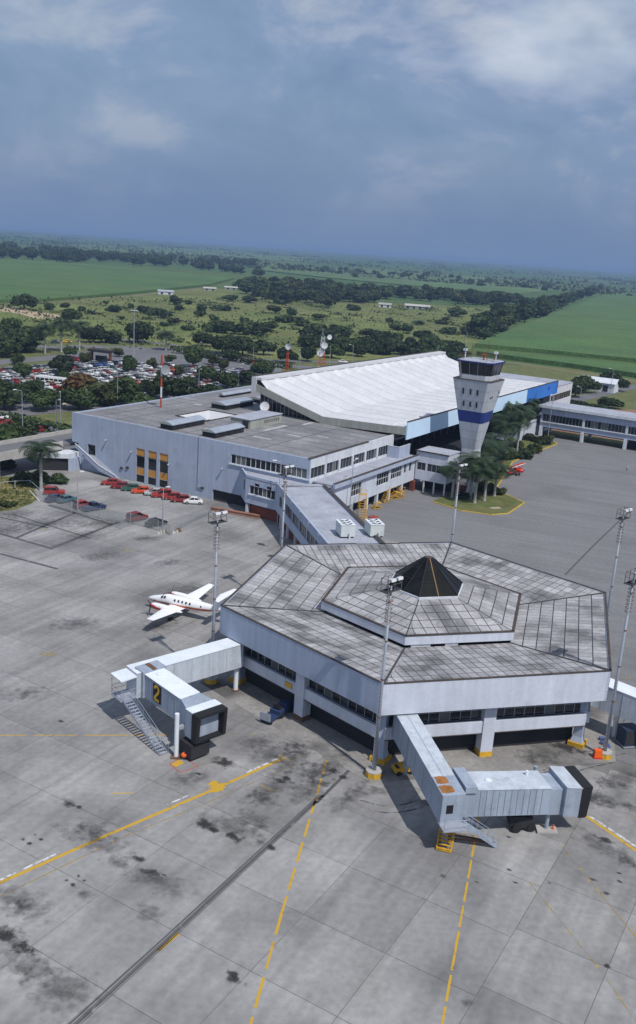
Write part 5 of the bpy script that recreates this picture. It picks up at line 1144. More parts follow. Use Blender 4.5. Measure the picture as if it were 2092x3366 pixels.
for s in (1, -1):
    m = MB(); wing_(m, (2.1, -.55, s * .5, 1.45), (1.9, -.5, s * 2.6, 1.62), .16, .15); wing_(m, (1.9, -.5, s * 2.6, 1.62), (.85, -.25, s * 8.2, 2.2), .15, .06); m.build('wing', M_PLANE, ac)
    n_ = MB(); n_.loft([ring(x, s * 2.62, z, a, b, 12) for x, z, a, b in ((3.75, 1.85, .15, .15), (3.6, 1.85, .30, .30), (3.0, 1.80, .40, .42), (1.8, 1.78, .42, .45), (.2, 1.75, .36, .36), (-1.3, 1.72, .08, .10))]); nc = n_.build('nacelle', M_PLANE, ac, smooth=True)
    q = MB(); q.loft([ring(x, s * 2.62, z, a, b, 12) for x, z, a, b in ((3.62, 1.83, .31, .31), (3.0, 1.72, .43, .40), (2.2, 1.66, .44, .40), (1.4, 1.66, .30, .25))]); q.build('nacelle_stripe', M_RED, nc)
    sp = MB(); sp.loft([ring(x, s * 2.62, 1.85, a, a, 10) for x, a in ((4.15, .03), (4.0, .12), (3.78, .17))]); pr = sp.build('propeller', M_RED, ac)
    for k in range(3):
        an_ = k * 2 * math.pi / 3 + .5 + s * .3; c, sn = math.cos(an_), math.sin(an_); b = MB()
        b.hexa([(3.88, s * 2.62 + c * .1 - sn * .07, 1.85 + sn * .1 + c * .07), (3.82, s * 2.62 + c * .1 + sn * .07, 1.85 + sn * .1 - c * .07), (3.83, s * 2.62 + c * 1.2 + sn * .09, 1.85 + sn * 1.2 - c * .09), (3.89, s * 2.62 + c * 1.2 - sn * .09, 1.85 + sn * 1.2 + c * .09)], [(3.91, s * 2.62 + c * .1 - sn * .07, 1.85 + sn * .1 + c * .07), (3.85, s * 2.62 + c * .1 + sn * .07, 1.85 + sn * .1 - c * .07), (3.86, s * 2.62 + c * 1.2 + sn * .09, 1.85 + sn * 1.2 - c * .09), (3.92, s * 2.62 + c * 1.2 - sn * .09, 1.85 + sn * 1.2 + c * .09)])
        b.build('blade', M_DARK, pr)
    lg = MB(); lg.tube((.6, s * 2.62, .3), (.7, s * 2.62, 1.5), .07); lg.build('gear_leg', M_STEEL, ac)
    for t_ in (-.18, .18): w_ = MB(); w_.tube((.6, s * 2.62 + t_ - .08, .3), (.6, s * 2.62 + t_ + .08, .3), .3, n=14); w_.build('wheel', M_TYRE, ac)
    for k in range(5 if s > 0 else 5):
        x0 = 1.15 - k * .62; pts = [(x0 + .15 * math.cos(t_), s * (.715 - .13 * max(0, math.sin(t_))), 2.33 + .19 * math.sin(t_)) for t_ in np.linspace(0, 2 * math.pi, 10, endpoint=False)]
        p = MB(); p.add(pts, [tuple(range(10))]); p.build('cabin_window', M_GLASS, ac)
    p = MB(); p.add([(-3.1 + .12 * math.cos(t_), s * .64, 2.3 + .15 * math.sin(t_)) for t_ in np.linspace(0, 2 * math.pi, 10, endpoint=False)], [tuple(range(10))]); p.build('cabin_window', M_GLASS, ac)
    for xa, xb, za, zb in ((3.05, 2.65, 2.36, 2.62), (3.5, 3.12, 2.3, 2.55)):
        p = MB(); p.add([(xa, s * .685, za), (xb, s * .725, za), (xb, s * .60, zb + .02), (xa - .1, s * .56, zb)], [(0, 1, 2, 3)]); p.build('cockpit_window', M_GLASS, ac)
    p = MB(); p.add([(3.62, s * .02, 2.45), (3.52, s * .5, 2.36), (3.15, s * .48, 2.66), (3.22, s * .02, 2.76)], [(0, 1, 2, 3)]); p.build('windscreen', M_GLASS, ac)
    tw = MB(); wing_(tw, (-5.75, -7.05, 0, 4.55), (-6.35, -7.15, s * 2.85, 4.6), .08, .04); tw.build('tailplane', M_PLANE, ac)
fn = MB(); fn.loft([[(-4.1, 0, 2.5), (-4.6, .10, 2.5), (-6.8, .03, 2.55), (-6.8, -.03, 2.55), (-4.6, -.10, 2.5)], [(-5.0, 0, 3.0), (-5.3, .09, 3.0), (-6.95, .03, 3.0), (-6.95, -.03, 3.0), (-5.3, -.09, 3.0)], [(-5.9, 0, 4.6), (-6.1, .06, 4.6), (-7.1, .02, 4.6), (-7.1, -.02, 4.6), (-6.1, -.06, 4.6)]]); fn.build('fin', M_PLANE, ac)
rd_ = MB(); rd_.box(-7.35, -6.82, -.05, .05, 2.4, 3.9); rd_.build('rudder', M_RED, ac)
ng = MB(); ng.tube((4.6, 0, .25), (4.7, 0, 1.4), .06); ng.build('gear_leg', M_STEEL, ac); ng = MB(); ng.tube((4.6, -.08, .25), (4.6, .08, .25), .25, n=12); ng.build('wheel', M_TYRE, ac)

# small red biplane by the court planting
rp_ = gp(1688, 1560)[:2]; rp = thing('red_biplane', 'small red biplane with a white wing stripe parked by the planting', 'airplane', (*rp_, 0), R(-35))
f = MB(); f.loft([ring(x, 0, z, a, b, 10) for x, z, a, b in ((2.4, 1.3, .3, .32), (1.6, 1.35, .42, .48), (0, 1.35, .42, .52), (-2.2, 1.25, .22, .3), (-3.6, 1.2, .07, .12))]); f.build('fuselage', M_RED, rp, smooth=True)
for z, x in ((2.35, .6), (.95, .1)):
    for s in (1, -1):
        m = MB(); wing_(m, (x + .65, x - .65, 0, z), (x + .6, x - .6, s * 4.3, z + .15), .09, .07); m.build('wing', M_RED, rp)
        if z > 2: m = MB(); m.box(x + .30, x + .62, min(s * .2, s * 4.1), max(s * .2, s * 4.1), z + .13, z + .17); m.build('wing_stripe', M_PLANE, rp)
for s in (1, -1):
    for y in (1.0, 3.4): m = MB(); m.bar((.6, s * y, 1.0), (.8, s * y, 2.4), .07); m.build('wing_strut', M_RED, rp)
    m = MB(); wing_(m, (-2.9, -3.6, 0, 1.3), (-3.1, -3.6, s * 1.4, 1.3), .04, .03); m.build('tailplane', M_RED, rp)
    m = MB(); m.tube((1.2, s * .8 - .08, .3), (1.2, s * .8 + .08, .3), .3, n=12); m.build('wheel', M_TYRE, rp); m = MB(); m.bar((1.2, s * .75, .3), (1.0, s * .3, 1.1), .08); m.build('gear_leg', M_RED, rp)
m = MB(); m.hexa([(-2.9, -.04, 1.3), (-3.7, -.04, 1.3), (-3.7, .04, 1.3), (-2.9, .04, 1.3)], [(-3.3, -.03, 2.5), (-3.75, -.03, 2.5), (-3.75, .03, 2.5), (-3.3, .03, 2.5)]); m.build('fin', M_RED, rp)
m = MB(); m.bar((2.5, -1.0, 1.1), (2.5, 1.0, 1.5), .05, .16); m.build('propeller', M_DARK, rp); m = MB(); m.tube((1.4, 0, 1.3), (1.4, .01, 1.3), .01); 
# ------------------------------------------------------------------ ground equipment
def cone(loc, label):
    r = thing('traffic_cone', label, 'cone', loc); m = MB(); m.lathe([(.17, .05), (.04, .75)], 10); m.build('cone_body', M_ORC, r); m = MB(); m.box(-.24, .24, -.24, .24, 0, .05); m.build('cone_base', M_BLACK, r)
cone(ZC(1096, 805, 0), 'orange traffic cone at the foot of the front bridge column')
cone(gp(1908, 2683), 'orange cone lying at the head of the right yellow line')
ob = thing('orange_barrier', 'orange plastic barrier by the right front mast plinth', 'barrier', ZC(1318, 440, 0)); m = MB(); m.box(-.4, .4, -.28, .28, 0, 1.0); m.build('barrier_body', M_ORC, ob); m = MB(); m.box(-.5, .5, -.36, .36, 0, .18); m.build('barrier_foot', M_RED, ob)
ct_ = thing('cargo_container', 'dark navy cargo container beside the bridge on the right', 'container', ZC(1468, 372, 0), R(15))
m = MB(); m.hexa([(-1.0, -.9, .25), (1.0, -.9, .25), (1.0, .9, .25), (-1.0, .9, .25)], [(-1.0, -.9, 2.2), (1.0, -.9, 2.2), (1.0, .9, 2.2), (-1.0, .9, 2.2)]); m.build('container_shell', mat('navy_metal', (.03, .045, .085), .5, .2, 1.0), ct_)
m = MB(); m.box(-.95, .95, -.93, -.9, .4, 2.05); m.build('container_door', M_DARK, ct_); m = MB(); m.box(-1.1, 1.1, -1.0, 1.0, .1, .24); m.build('container_base', M_STEEL, ct_)
for i, (x, y) in enumerate(((1345, 352), (1350, 372), (1362, 390), (1368, 404))):
    t_ = thing('blue_roll', 'blue rolled chock pad lying behind the right front mast', 'roll', ZC(x, y, 0), R(20 * i), 'blue rolls behind the mast'); m = MB(); m.tube((-.4, 0, .22), (.4, 0, .22), .22, n=10); m.build('roll_body', mat('blue_vinyl', (.05, .09, .26), .5, .15), t_); m = MB(); m.tube((-.43, 0, .22), (-.41, 0, .22), .12, n=8); m.build('roll_end', M_STEEL, t_)
def stand(label, loc, rz, h=2.2, w=1.3, l=2.0, n=7, rail=True, group=None):
    """yellow tubular access stand: base frame, ladder and platform"""
    r = thing('access_stand', label, 'access stand', loc, rz, group); b = MB()
    for x in (-l / 2, l / 2): b.bar((x, -w / 2, .12), (x, w / 2, .12), .09)
    for y in (-w / 2, w / 2): b.bar((-l / 2, y, .12), (l / 2, y, .12), .09)
    b.build('base_frame', M_YELB, r); f = MB()
    for y in (-w / 2, w / 2):
        f.bar((-l / 2, y, .12), (l * .1, y, h), .08); f.bar((l / 2, y, .12), (l * .42, y, h), .08); f.bar((-l * .2, y, h * .5), (l * .45, y, h * .5), .06); f.bar((l * .5, y, .2), (-l * .1, y, h * .75), .05)
    f.build('side_frame', M_YELB, r)
    for k in range(n): s = MB(); t_ = (k + .5) / n; s.bar((-l / 2 + l * .6 * t_, -w / 2, .12 + (h - .12) * t_), (-l / 2 + l * .6 * t_, w / 2, .12 + (h - .12) * t_), .2, .04); s.build('tread', M_YELB, r)
    p = MB(); p.box(l * .05, l * .48, -w / 2, w / 2, h, h + .06); p.build('platform', M_YELB, r)
    if rail:
        q = MB()
        for y in (-w / 2, w / 2):
            for x in (l * .08, l * .46): q.bar((x, y, h), (x, y, h + .9), .05)
            q.bar((l * .08, y, h + .9), (l * .46, y, h + .9), .05)
        q.bar((l * .46, -w / 2, h + .9), (l * .46, w / 2, h + .9), .05); q.build('guard_rail', M_YELB, r)
    return r
stand('yellow wheeled steps under the elbow of the front bridge', ZC(560, 880, 0), R(75), 1.9, 1.3, 1.7, 6)
x = thing('tow_frame', 'dark tow frame lying by the front bridge stair', 'tow bar', ZC(700, 852, 0), R(-8)); m = MB(); m.bar((-2.2, -.3, .12), (2.0, .05, .1), .1); m.build('tow_bar', M_RUST, x); m = MB(); m.bar((-2.2, .5, .12), (2.0, .1, .1), .1); m.build('tow_bar', M_RUST, x); m = MB(); m.bar((-2.2, -.4, .12), (-2.2, .6, .12), .12); m.build('cross_bar', M_RUST, x)
yc = thing('yellow_cart', 'yellow belt cart under the front pavilion corner', 'cart', ZC(352, 512, 0), R(20)); m = MB(); m.hexa([(-1.1, -.6, .35), (1.1, -.6, .35), (1.1, .6, .35), (-1.1, .6, .35)], [(-1.1, -.6, .7), (1.1, -.6, 1.1), (1.1, .6, 1.1), (-1.1, .6, .7)]); m.build('cart_body', M_YELB, yc)
m = MB(); m.box(-.9, .9, -.4, .4, .72, .8); m.build('cart_tray', M_DARK, yc)
for sx in (-.75, .75):
    for sy in (-.55, .55): m = MB(); m.tube((sx, sy - .08, .28), (sx, sy + .08, .28), .28, n=10); m.build('wheel', M_TYRE, yc)
bt_ = thing('baggage_tractor', 'dark blue baggage tractor in the shade under the pavilion', 'tractor', gp(925, 2345), R(60)); bm_ = mat('tractor_blue', (.03, .05, .12), .5, .15)
m = MB(); m.loft([[(x, y, z) for x, y in ((-1.4, -.7), (1.4, -.7), (1.4, .7), (-1.4, .7))] for z in (.35, .95)]); m.build('chassis', bm_, bt_); m = MB(); m.hexa([(.1, -.6, .95), (1.35, -.6, .95), (1.35, .6, .95), (.1, .6, .95)], [(.2, -.5, 1.25), (1.2, -.5, 1.2), (1.2, .5, 1.2), (.2, .5, 1.25)]); m.build('bonnet', bm_, bt_); m = MB(); m.box(-1.0, -.4, -.4, .4, .95, 1.1); m.box(-1.1, -1.0, -.4, .4, 1.1, 1.6); m.build('seat', M_BLACK, bt_)
for sx in (-.9, .9):
    for sy in (-.7, .7): m = MB(); m.tube((sx, sy - .1, .35), (sx, sy + .1, .35), .35, n=12); m.build('wheel', M_TYRE, bt_)
bc = thing('baggage_dolly', 'dark baggage dolly standing next to the blue tractor', 'cart', gp(890, 2368), R(60)); m = MB(); m.box(-1.2, 1.2, -.7, .7, .4, .5); m.build('deck', bm_, bc); m = MB(); m.box(-1.2, -1.12, -.7, .7, .5, 1.4); m.build('end_rail', M_STEEL, bc)
for sx in (-.8, .8):
    for sy in (-.6, .6): m = MB(); m.tube((sx, sy - .06, .2), (sx, sy + .06, .2), .2, n=10); m.build('wheel', M_TYRE, bc)
Z7 = lambda x, y, z=0: gp(1150 + x / 3.024, 1380 + y / 3.024, z)
stand('tall yellow work platform leaning beside the connector roof', Z7(120, 985), R(100), 5.0, 1.4, 2.4, 10)
stand('yellow wheeled steps by the brick recess, nearest the connector', Z7(265, 880), R(30), 1.2, 1.2, 2.0, 4, False)
stand('yellow steps with platform between two white columns of the wing', Z7(355, 815), R(40), 2.3, 1.1, 1.6, 6)
stand('yellow steps stacked at the far column of the wing', Z7(440, 785), R(30), 1.5, 1.4, 2.4, 5)
stand('small yellow steps leaning at the far column of the wing', Z7(495, 765), R(20), 1.3, 1.2, 1.9, 5)
dr = thing('red_drum', 'red steel tank on the inner apron beside the connector', 'tank', Z7(232, 1025), 0); m = MB(); m.lathe([(1.0, 0), (1.05, .1), (1.05, 1.2), (.9, 1.35), (.2, 1.4)], 16); m.build('tank_shell', mat('red_oxide', (.28, .06, .045), .7, .2, 1.0), dr); m = MB(); m.lathe([(.18, 1.38), (.18, 1.5)], 8); m.build('tank_cap', M_RUST, dr)
# rooftop cooling units on the connector
C2W = lambda x, y: cmid + x * HX + y * HY
for i, (x, y, lb) in enumerate(((1166, 1770, 'boxy white cooling unit on the connector roof, the left one'), (1262, 1768, 'boxy white cooling unit on the connector roof, the right one'))):
    r = thing('cooling_unit', lb, 'cooling unit', (*(gp(x - 22, y, 7.7)[:2] + HY * 1.7), 7.7), HR); gm = mat('cooler_paint', (.58, .63, .62), .6, .08, .6); q = MB(); q.box(-1.15, 1.15, -1.6, 1.6, .25, 2.15)
    q.build('casing', gm, r); q = MB(); q.box(-1.0, 1.0, -1.45, 1.45, 0, .24); q.build('skid', M_DARK, r)
    for yy in (-1.0, 0, 1.0):
        for s in (-1, 1):
            v = MB(); v.bar((s * .12, yy - .35, 2.2), (s * .8, yy + .25, 2.2), .28, .1); v.build('fan_slot', M_DARK, r)
    q = MB(); q.box(-1.2, 1.2, -1.66, 1.66, 2.15, 2.2); q.build('top_frame', M_JETW, r); q = MB(); q.tube((.2, -1.9, 0), (.2, -1.9, 1.0), .15, n=8); q.build('pipe', M_WALLW, r)
vp = thing('roof_vent_pipe', 'short white vent pipe on the connector roof edge', 'vent', (*C2W(3.9, 1.6), 7.7)); m = MB(); m.lathe([(.35, 0), (.35, .9), (.45, .95), (.45, 1.15), (.1, 1.25)], 10); m.build('pipe', M_WALLW, vp); m = MB(); m.lathe([(.5, 0), (.5, .06)], 10); m.build('flange', M_STEEL, vp)

# ------------------------------------------------------------------ antennas on and behind the terminal roof
def dish(parent, c, r, face, m=None):
    f = Vector(face).normalized(); u = f.cross(Vector((0, 0, 1))).normalized(); v = u.cross(f); n = 16; mb = MB(); rings = []
    for k, (rr, dp) in enumerate(((.02, -.22), (.5, -.16), (.85, -.06), (1.0, 0.0))): rings.append([Vector(c) + (u * math.cos(t) + v * math.sin(t)) * r * rr + f * r * dp for t in np.linspace(0, 2 * math.pi, n, endpoint=False)])
    mb.loft(rings, caps=False); o = mb.build('dish', m or M_LAMP, parent, smooth=True); s = MB(); s.tube(Vector(c) - f * r * .2, Vector(c) - f * r * .7, .1); s.tube(Vector(c), Vector(c) + f * r * .5, .04); s.build('dish_feed', M_STEEL, o)
def banded(parent, h, r, z0=0.0, bands=5):
    for k in range(bands): p = MB(); p.tube((0, 0, z0 + h * k / bands), (0, 0, z0 + h * (k + 1) / bands), r, n=8); p.build('mast_section', M_WALLW if k % 2 else M_MAST, parent)
rmst = thing('radio_mast', 'red and white radio mast with a wire dish on the flat roof', 'antenna mast', (*T2W(-55.8, 22), TOP)); banded(rmst, 12.6, .22); dish(rmst, (1.0, -.4, 9.2), 1.2, (.5, -.8, .1), mat('wire_dish', (.26, .28, .30), .5, .1)); 
rd0 = thing('satellite_dish', 'round white satellite dish on the flat roof by the glazed gable', 'satellite dish', (*T2W(-34.5, 35.0), TOP)); m = MB(); m.tube((0, 0, 0), (0, 0, 1.5), .1); m.build('post', M_STEEL, rd0); dish(rd0, (0, -.3, 2.0), 1.15, (-.1, -.95, .25))
def lattice(name, label, loc, h, w, dishes, whips):
    r = thing(name, label, 'antenna mast', loc)
    for z0, z1, m in ((0, h * .3, M_WALLW), (h * .3, h * .62, M_MAST), (h * .62, h, M_WALLW if whips else M_MAST)):
        b = MB(); W = lambda z: w * (1 - .65 * z / h)
        for sx, sy in ((-1, -1), (1, -1), (1, 1), (-1, 1)): b.bar((sx * W(z0) / 2, sy * W(z0) / 2, z0), (sx * W(z1) / 2, sy * W(z1) / 2, z1), .12)
        n = 4
        for k in range(n):
            a, c = z0 + (z1 - z0) * k / n, z0 + (z1 - z0) * (k + 1) / n
            for s in (-1, 1):
                b.bar((-W(a) / 2, s * W(a) / 2, a), (W(c) / 2, s * W(c) / 2, c), .07); b.bar((W(a) / 2, s * W(a) / 2, a), (-W(c) / 2, s * W(c) / 2, c), .07); b.bar((s * W(a) / 2, -W(a) / 2, a), (s * W(c) / 2, W(c) / 2, c), .07)
        b.build('lattice_section', m, r)
    for c, rr, f in dishes: dish(r, c, rr, f)
    for k in range(whips): b = MB(); b.tube((.4 * k - .4, 0, h), (.4 * k - .4, 0, h + 2.5), .05, n=5); b.build('whip', M_STEEL, r)
lattice('dish_tower', 'lattice tower with three white dishes behind the white roof', (*T2W(-60, 104), TOP), 13.0, 2.6, (((-.5, -1.0, 8.0), 1.15, (-.3, -.9, .05)), ((.6, -1.0, 10.4), 1.05, (.1, -.95, 0)), ((2.0, -.3, 13.0), .8, (.4, -.9, .1))), 2)
lattice('dish_tower', 'thin red lattice mast with one grey dish behind the roof corner', (*T2W(-60, 84), TOP), 11.5, 1.0, (((0, -.6, 11.0), .95, (-.4, -.85, 0)),), 0)

# ------------------------------------------------------------------ elevated road and small structures on the left
er = thing('elevated_road', 'elevated approach road with pale parapets left of the terminal', 'viaduct', (*F0, 0), A0)
m = MB(); m.box(-72.5, -64.2, -75, 60, 4.6, 5.2); m.build('road_deck', M_ROAD, er)
for u, a, b in ((-72.8, -75, 60), (-64.1, -75, -2.0)): m = MB(); m.box(u, u + .3, a, b, 4.3, 6.1); m.build('parapet', M_KERB, er)
for v in (-62, -40, -18, 14, 40): m = MB(); m.box(-70.5, -66.5, v - .5, v + .5, 0, 4.59); m.build('road_pier', M_KERB, er)
cn4 = thing('entrance_canopy', 'white slab canopy over a dark underpass at the terminal corner', 'canopy', (*F0, 0), A0)
m = MB(); m.prism([(-66.5, -8.5), (-60.4, -3.6), (-60.8, -.1), (-63.9, -.1), (-68, -6)], 2.9, 3.9); m.build('canopy_slab', M_WALLW, cn4)
m = MB(); m.prism([(-65.9, -7.6), (-60.9, -3.2), (-61.1, -.2), (-63.8, -.2), (-67, -6)], 0, 2.89); m.build('underpass', M_DARK, cn4); m = MB(); m.prism([(-60.6, -3.6), (-60.1, -3.2), (-60.2, -.1), (-61.1, -.1), (-61.0, -3.0)], 0, 2.88); m.build('side_wall', M_WALL, cn4)
sheet('lawn', G((-200, 1760), (0, 1683), (55, 1674), (105, 1655), (125, 1640), (112, 1610), (150, 1575), (60, 1565), (-200, 1580)), .06, M_GRASS, thick=.2)
sheet('court_planting_bed', [T2W(*q) for q in ((12.2, 33.0), (20, 30.6), (26.2, 32.2), (28.6, 36.0), (28.2, 47.5), (22, 52), (18.4, 56), (11.0, 88), (11.6, 112), (12.2, 124), (6.4, 131.5), (2.6, 131), (2.2, 60), (4, 47), (12, 46.6))], .13, M_GRASS, thick=.16)
kb = MB(); kp = [T2W(*q) for q in ((12.2, 33.0), (20, 30.6), (26.2, 32.2), (28.6, 36.0), (28.2, 47.5), (22, 52), (18.4, 56), (11.0, 88), (11.6, 112), (12.2, 124), (6.4, 131.5))]
for a, b in zip(kp[:-1], kp[1:]): kb.bar((*a, .08), (*b, .08), .3, .17)
tag(kb.build('kerb', M_KERBY), kind='structure')
bench = thing('concrete_slab_cover', 'pale rectangular cover slab lying on the grass by the tower', 'slab', (*gp(1392 + 510 / 2.16, 1100 + 1235 / 2.16)[:2], .13), R(20)); m = MB(); m.box(-1.1, 1.1, -.5, .5, 0, .12); m.build('cover', M_DIRT, bench); m = MB(); m.box(-1.2, 1.2, -.6, .6, 0, .05); m.build('cover_frame', M_KERB, bench)
# yard buildings and a far farm
def shed(label, loc, rz, l, w_, h, roofm, wallm=None, name='farm_shed'):
    r = thing(name, label, 'shed', loc, rz); m = MB(); m.box(-l / 2, l / 2, -w_ / 2, w_ / 2, 0, h); m.build('wall', wallm or M_WALLW, r)
    m = MB(); e = .6
    m.add([(-l / 2 - e, -w_ / 2 - e, h - .1), (l / 2 + e, -w_ / 2 - e, h - .1), (l / 2 + e, 0, h + w_ * .22), (-l / 2 - e, 0, h + w_ * .22), (l / 2 + e, w_ / 2 + e, h - .1), (-l / 2 - e, w_ / 2 + e, h - .1)], [(0, 1, 2, 3), (3, 2, 4, 5)]); m.add([(-l / 2, -w_ / 2, h), (-l / 2, w_ / 2, h), (-l / 2, 0, h + w_ * .2)], [(0, 1, 2)]); m.add([(l / 2, -w_ / 2, h), (l / 2, w_ / 2, h), (l / 2, 0, h + w_ * .2)], [(0, 1, 2)]); m.build('roof', roofm, r)
    for k in range(max(2, int(l / 6))): m = MB(); x = -l / 2 + (k + .5) * l / max(2, int(l / 6)); m.box(x - 1.1, x + 1.1, -w_ / 2 - .06, -w_ / 2 + .05, .3, h * .75); m.build('opening', M_DARK, r)
shed('long farm shed with a pale roof in front of the wood band', gp(1372, 1016), R(-8), 24, 8, 3.0, M_KERB, M_OLIVE); shed('small white farmhouse among trees left of the long shed', gp(1266, 1010), R(-4), 12, 7, 2.8, M_OLIVE)
shed('pale shed at the field edge near the lone dark tree', gp(690, 955), R(10), 13, 6, 2.4, M_KERB, M_OLIVE); shed('pale low shed right of the field edge shed', gp(760, 952), R(5), 14, 6, 2.4, M_KERB, M_OLIVE); shed('grey shed at the left of the field edge', gp(545, 968), R(12), 14, 7, 2.8, M_ROOFC)
shed('tilted white roofed shed in the yard beyond the concourse', gp(1968, 1283), R(-30), 15, 8, 4.0, M_WALLW, name='yard_shed')
gh = thing('kiosk', 'dark roofed entrance kiosk at the car park gate', 'kiosk', gp(333, 1190), R(-20)); m = MB(); m.box(-5, 5, -2.5, 2.5, 4.2, 5.2); m.build('roof', M_DARK, gh)
for x in (-4.5, 4.5): m = MB(); m.box(x - .4, x + .4, -.5, .5, 0, 5.4); m.build('pillar', M_BRICK, gh)
m = MB(); m.box(-2, 2, -1.2, 1.2, 0, 2.8); m.build('booth', M_GLASS, gh)
# fence and leaning posts by the lawn
fe = thing('wire_fence', 'low fence with pale rail along the lawn edge', 'fence', gp(60, 1640)); fo = gp(60, 1640)
fp = [gp(*q) - fo for q in ((-60, 1615), (0, 1611), (50, 1606), (100, 1604), (140, 1640))]
for p in fp: m = MB(); m.tube((p[0], p[1], 0), (p[0], p[1], 1.7), .05, n=6); m.build('fence_post', M_WALLW, fe)
for a, b in zip(fp[:-1], fp[1:]): m = MB(); m.tube((a[0], a[1], 1.6), (b[0], b[1], 1.6), .035, n=5); m.build('fence_rail', M_WALLW, fe)
m = MB(); a, b = gp(132, 1648) - fo, gp(98, 1612, 1.9) - fo; m.tube(a, b, .07, n=6); m.build('brace', M_WALLW, fe)
def wire(): 
    m = bpy.data.materials.new('chain_link'); m.use_nodes = True; nd = m.node_tree.nodes; b = nd['Principled BSDF']; b.inputs['Base Color'].default_value = (.35, .37, .38, 1); b.inputs['Alpha'].default_value = .22; return m
M_WIRE = wire(); f2 = thing('chain_link_fence', 'chain-link fence behind the parked cars by the apron', 'fence', gp(250, 1690)); fo = gp(250, 1690)
fp = [gp(*q) - fo for q in ((140, 1650), (235, 1683), (330, 1706), (430, 1722), (520, 1745), (560, 1760), (600, 1735), (690, 1690))]
for p in fp: m = MB(); m.tube((p[0], p[1], 0), (p[0], p[1], 2.2), .05, n=6); m.build('fence_post', M_STEEL, f2)
for a, b in zip(fp[:-1], fp[1:]):
    m = MB(); m.hexa([(a[0], a[1], .05), (b[0], b[1], .05), (b[0], b[1] + .02, .05), (a[0], a[1] + .02, .05)], [(a[0], a[1], 2.1), (b[0], b[1], 2.1), (b[0], b[1] + .02, 2.1), (a[0], a[1] + .02, 2.1)]); m.build('mesh_panel', M_WIRE, f2)
rub = thing('planter_wall', 'low reddish brick planter wall at the annex foot', 'wall', gp(770, 1690), R(-20)); 
m = MB(); m.hexa([(-5, -.4, 0), (5.5, -.4, 0), (5.5, .4, 0), (-5, .4, 0)], [(-5, -.3, .6), (5.5, -.3, .6), (5.5, .3, .6), (-5, .3, .6)]); m.build('wall_body', mat('pale_brick', (.26, .14, .10), .85, .25, .8), rub); m = MB(); m.hexa([(-5.1, -.45, .6), (5.6, -.45, .6), (5.6, .45, .6), (-5.1, .45, .6)], [(-5.1, -.45, .7), (5.6, -.45, .7), (5.6, .45, .7), (-5.1, .45, .7)]); m.build('coping', mat('terracotta', (.27, .13, .09), .85, .2, .8), rub)

# ------------------------------------------------------------------ cars
def paint(name, c): return mat('car_' + name, c, 0.32, 0.03, 1.0, fvar=0.0, spec=0.5, objrand=0.1)
CARC = {'white': (.72, .73, .74), 'red': (.30, .03, .022), 'dark red': (.20, .02, .02), 'silver': (.42, .44, .46), 'dark blue': (.025, .04, .10), 'black': (.02, .02, .022), 'green': (.03, .10, .075), 'teal': (.06, .13, .16), 'beige': (.50, .46, .36), 'orange red': (.55, .07, .02), 'blue': (.06, .12, .32), 'yellow': (.65, .42, .03), 'grey': (.16, .17, .18)}
PAINT = {k: paint(k.replace(' ', '_'), v) for k, v in CARC.items()}
CARK = {   # side outline: lower body (x, z_top, half width), cabin (x, z, half width)
    'sedan': dict(L=2.15, body=[(-2.15, .55, .70), (-2.05, .82, .78), (-1.35, .90, .82), (0, .90, .84), (.75, .88, .83), (1.75, .78, .79), (2.1, .66, .72), (2.18, .50, .66)], cab=[(-1.45, .90, .70), (-.95, 1.36, .58), (.25, 1.40, .60), (.95, .88, .71)]),
    'hatch': dict(L=1.9, body=[(-1.9, .55, .70), (-1.86, .90, .76), (-1.3, .93, .80), (0, .92, .82), (.65, .88, .80), (1.55, .76, .77), (1.85, .62, .70), (1.92, .48, .64)], cab=[(-1.82, .92, .70), (-1.45, 1.40, .60), (.1, 1.43, .62), (.85, .88, .71)]),
    'beetle': dict(L=2.0, body=[(-2.0, .45, .40), (-1.8, .75, .62), (-1.2, .95, .76), (0, .95, .77), (.8, .92, .74), (1.4, .80, .60), (1.85, .62, .45), (2.0, .45, .35)], cab=[(-1.35, .90, .60), (-.75, 1.36, .52), (.1, 1.48, .54), (.55, 1.38, .54), (.9, .92, .60)]),
    'wagon': dict(L=2.1, body=[(-2.1, .6, .74), (-2.05, 1.0, .80), (-1.2, 1.02, .84), (0, 1.0, .85), (.8, .98, .84), (1.75, .90, .80), (2.08, .75, .74), (2.12, .55, .70)], cab=[(-2.0, 1.0, .74), (-1.85, 1.62, .66), (.2, 1.66, .68), (.85, .98, .76)]),
    'pickup': dict(L=2.4, body=[(-2.4, .6, .78), (-2.38, 1.0, .82), (-1.0, 1.02, .84), (0, 1.0, .85), (1.0, 1.0, .84), (2.1, .92, .80), (2.4, .75, .74), (2.42, .55, .70)], cab=[(-.75, 1.0, .74), (-.6, 1.60, .66), (.35, 1.62, .68), (.95, .98, .76)])}
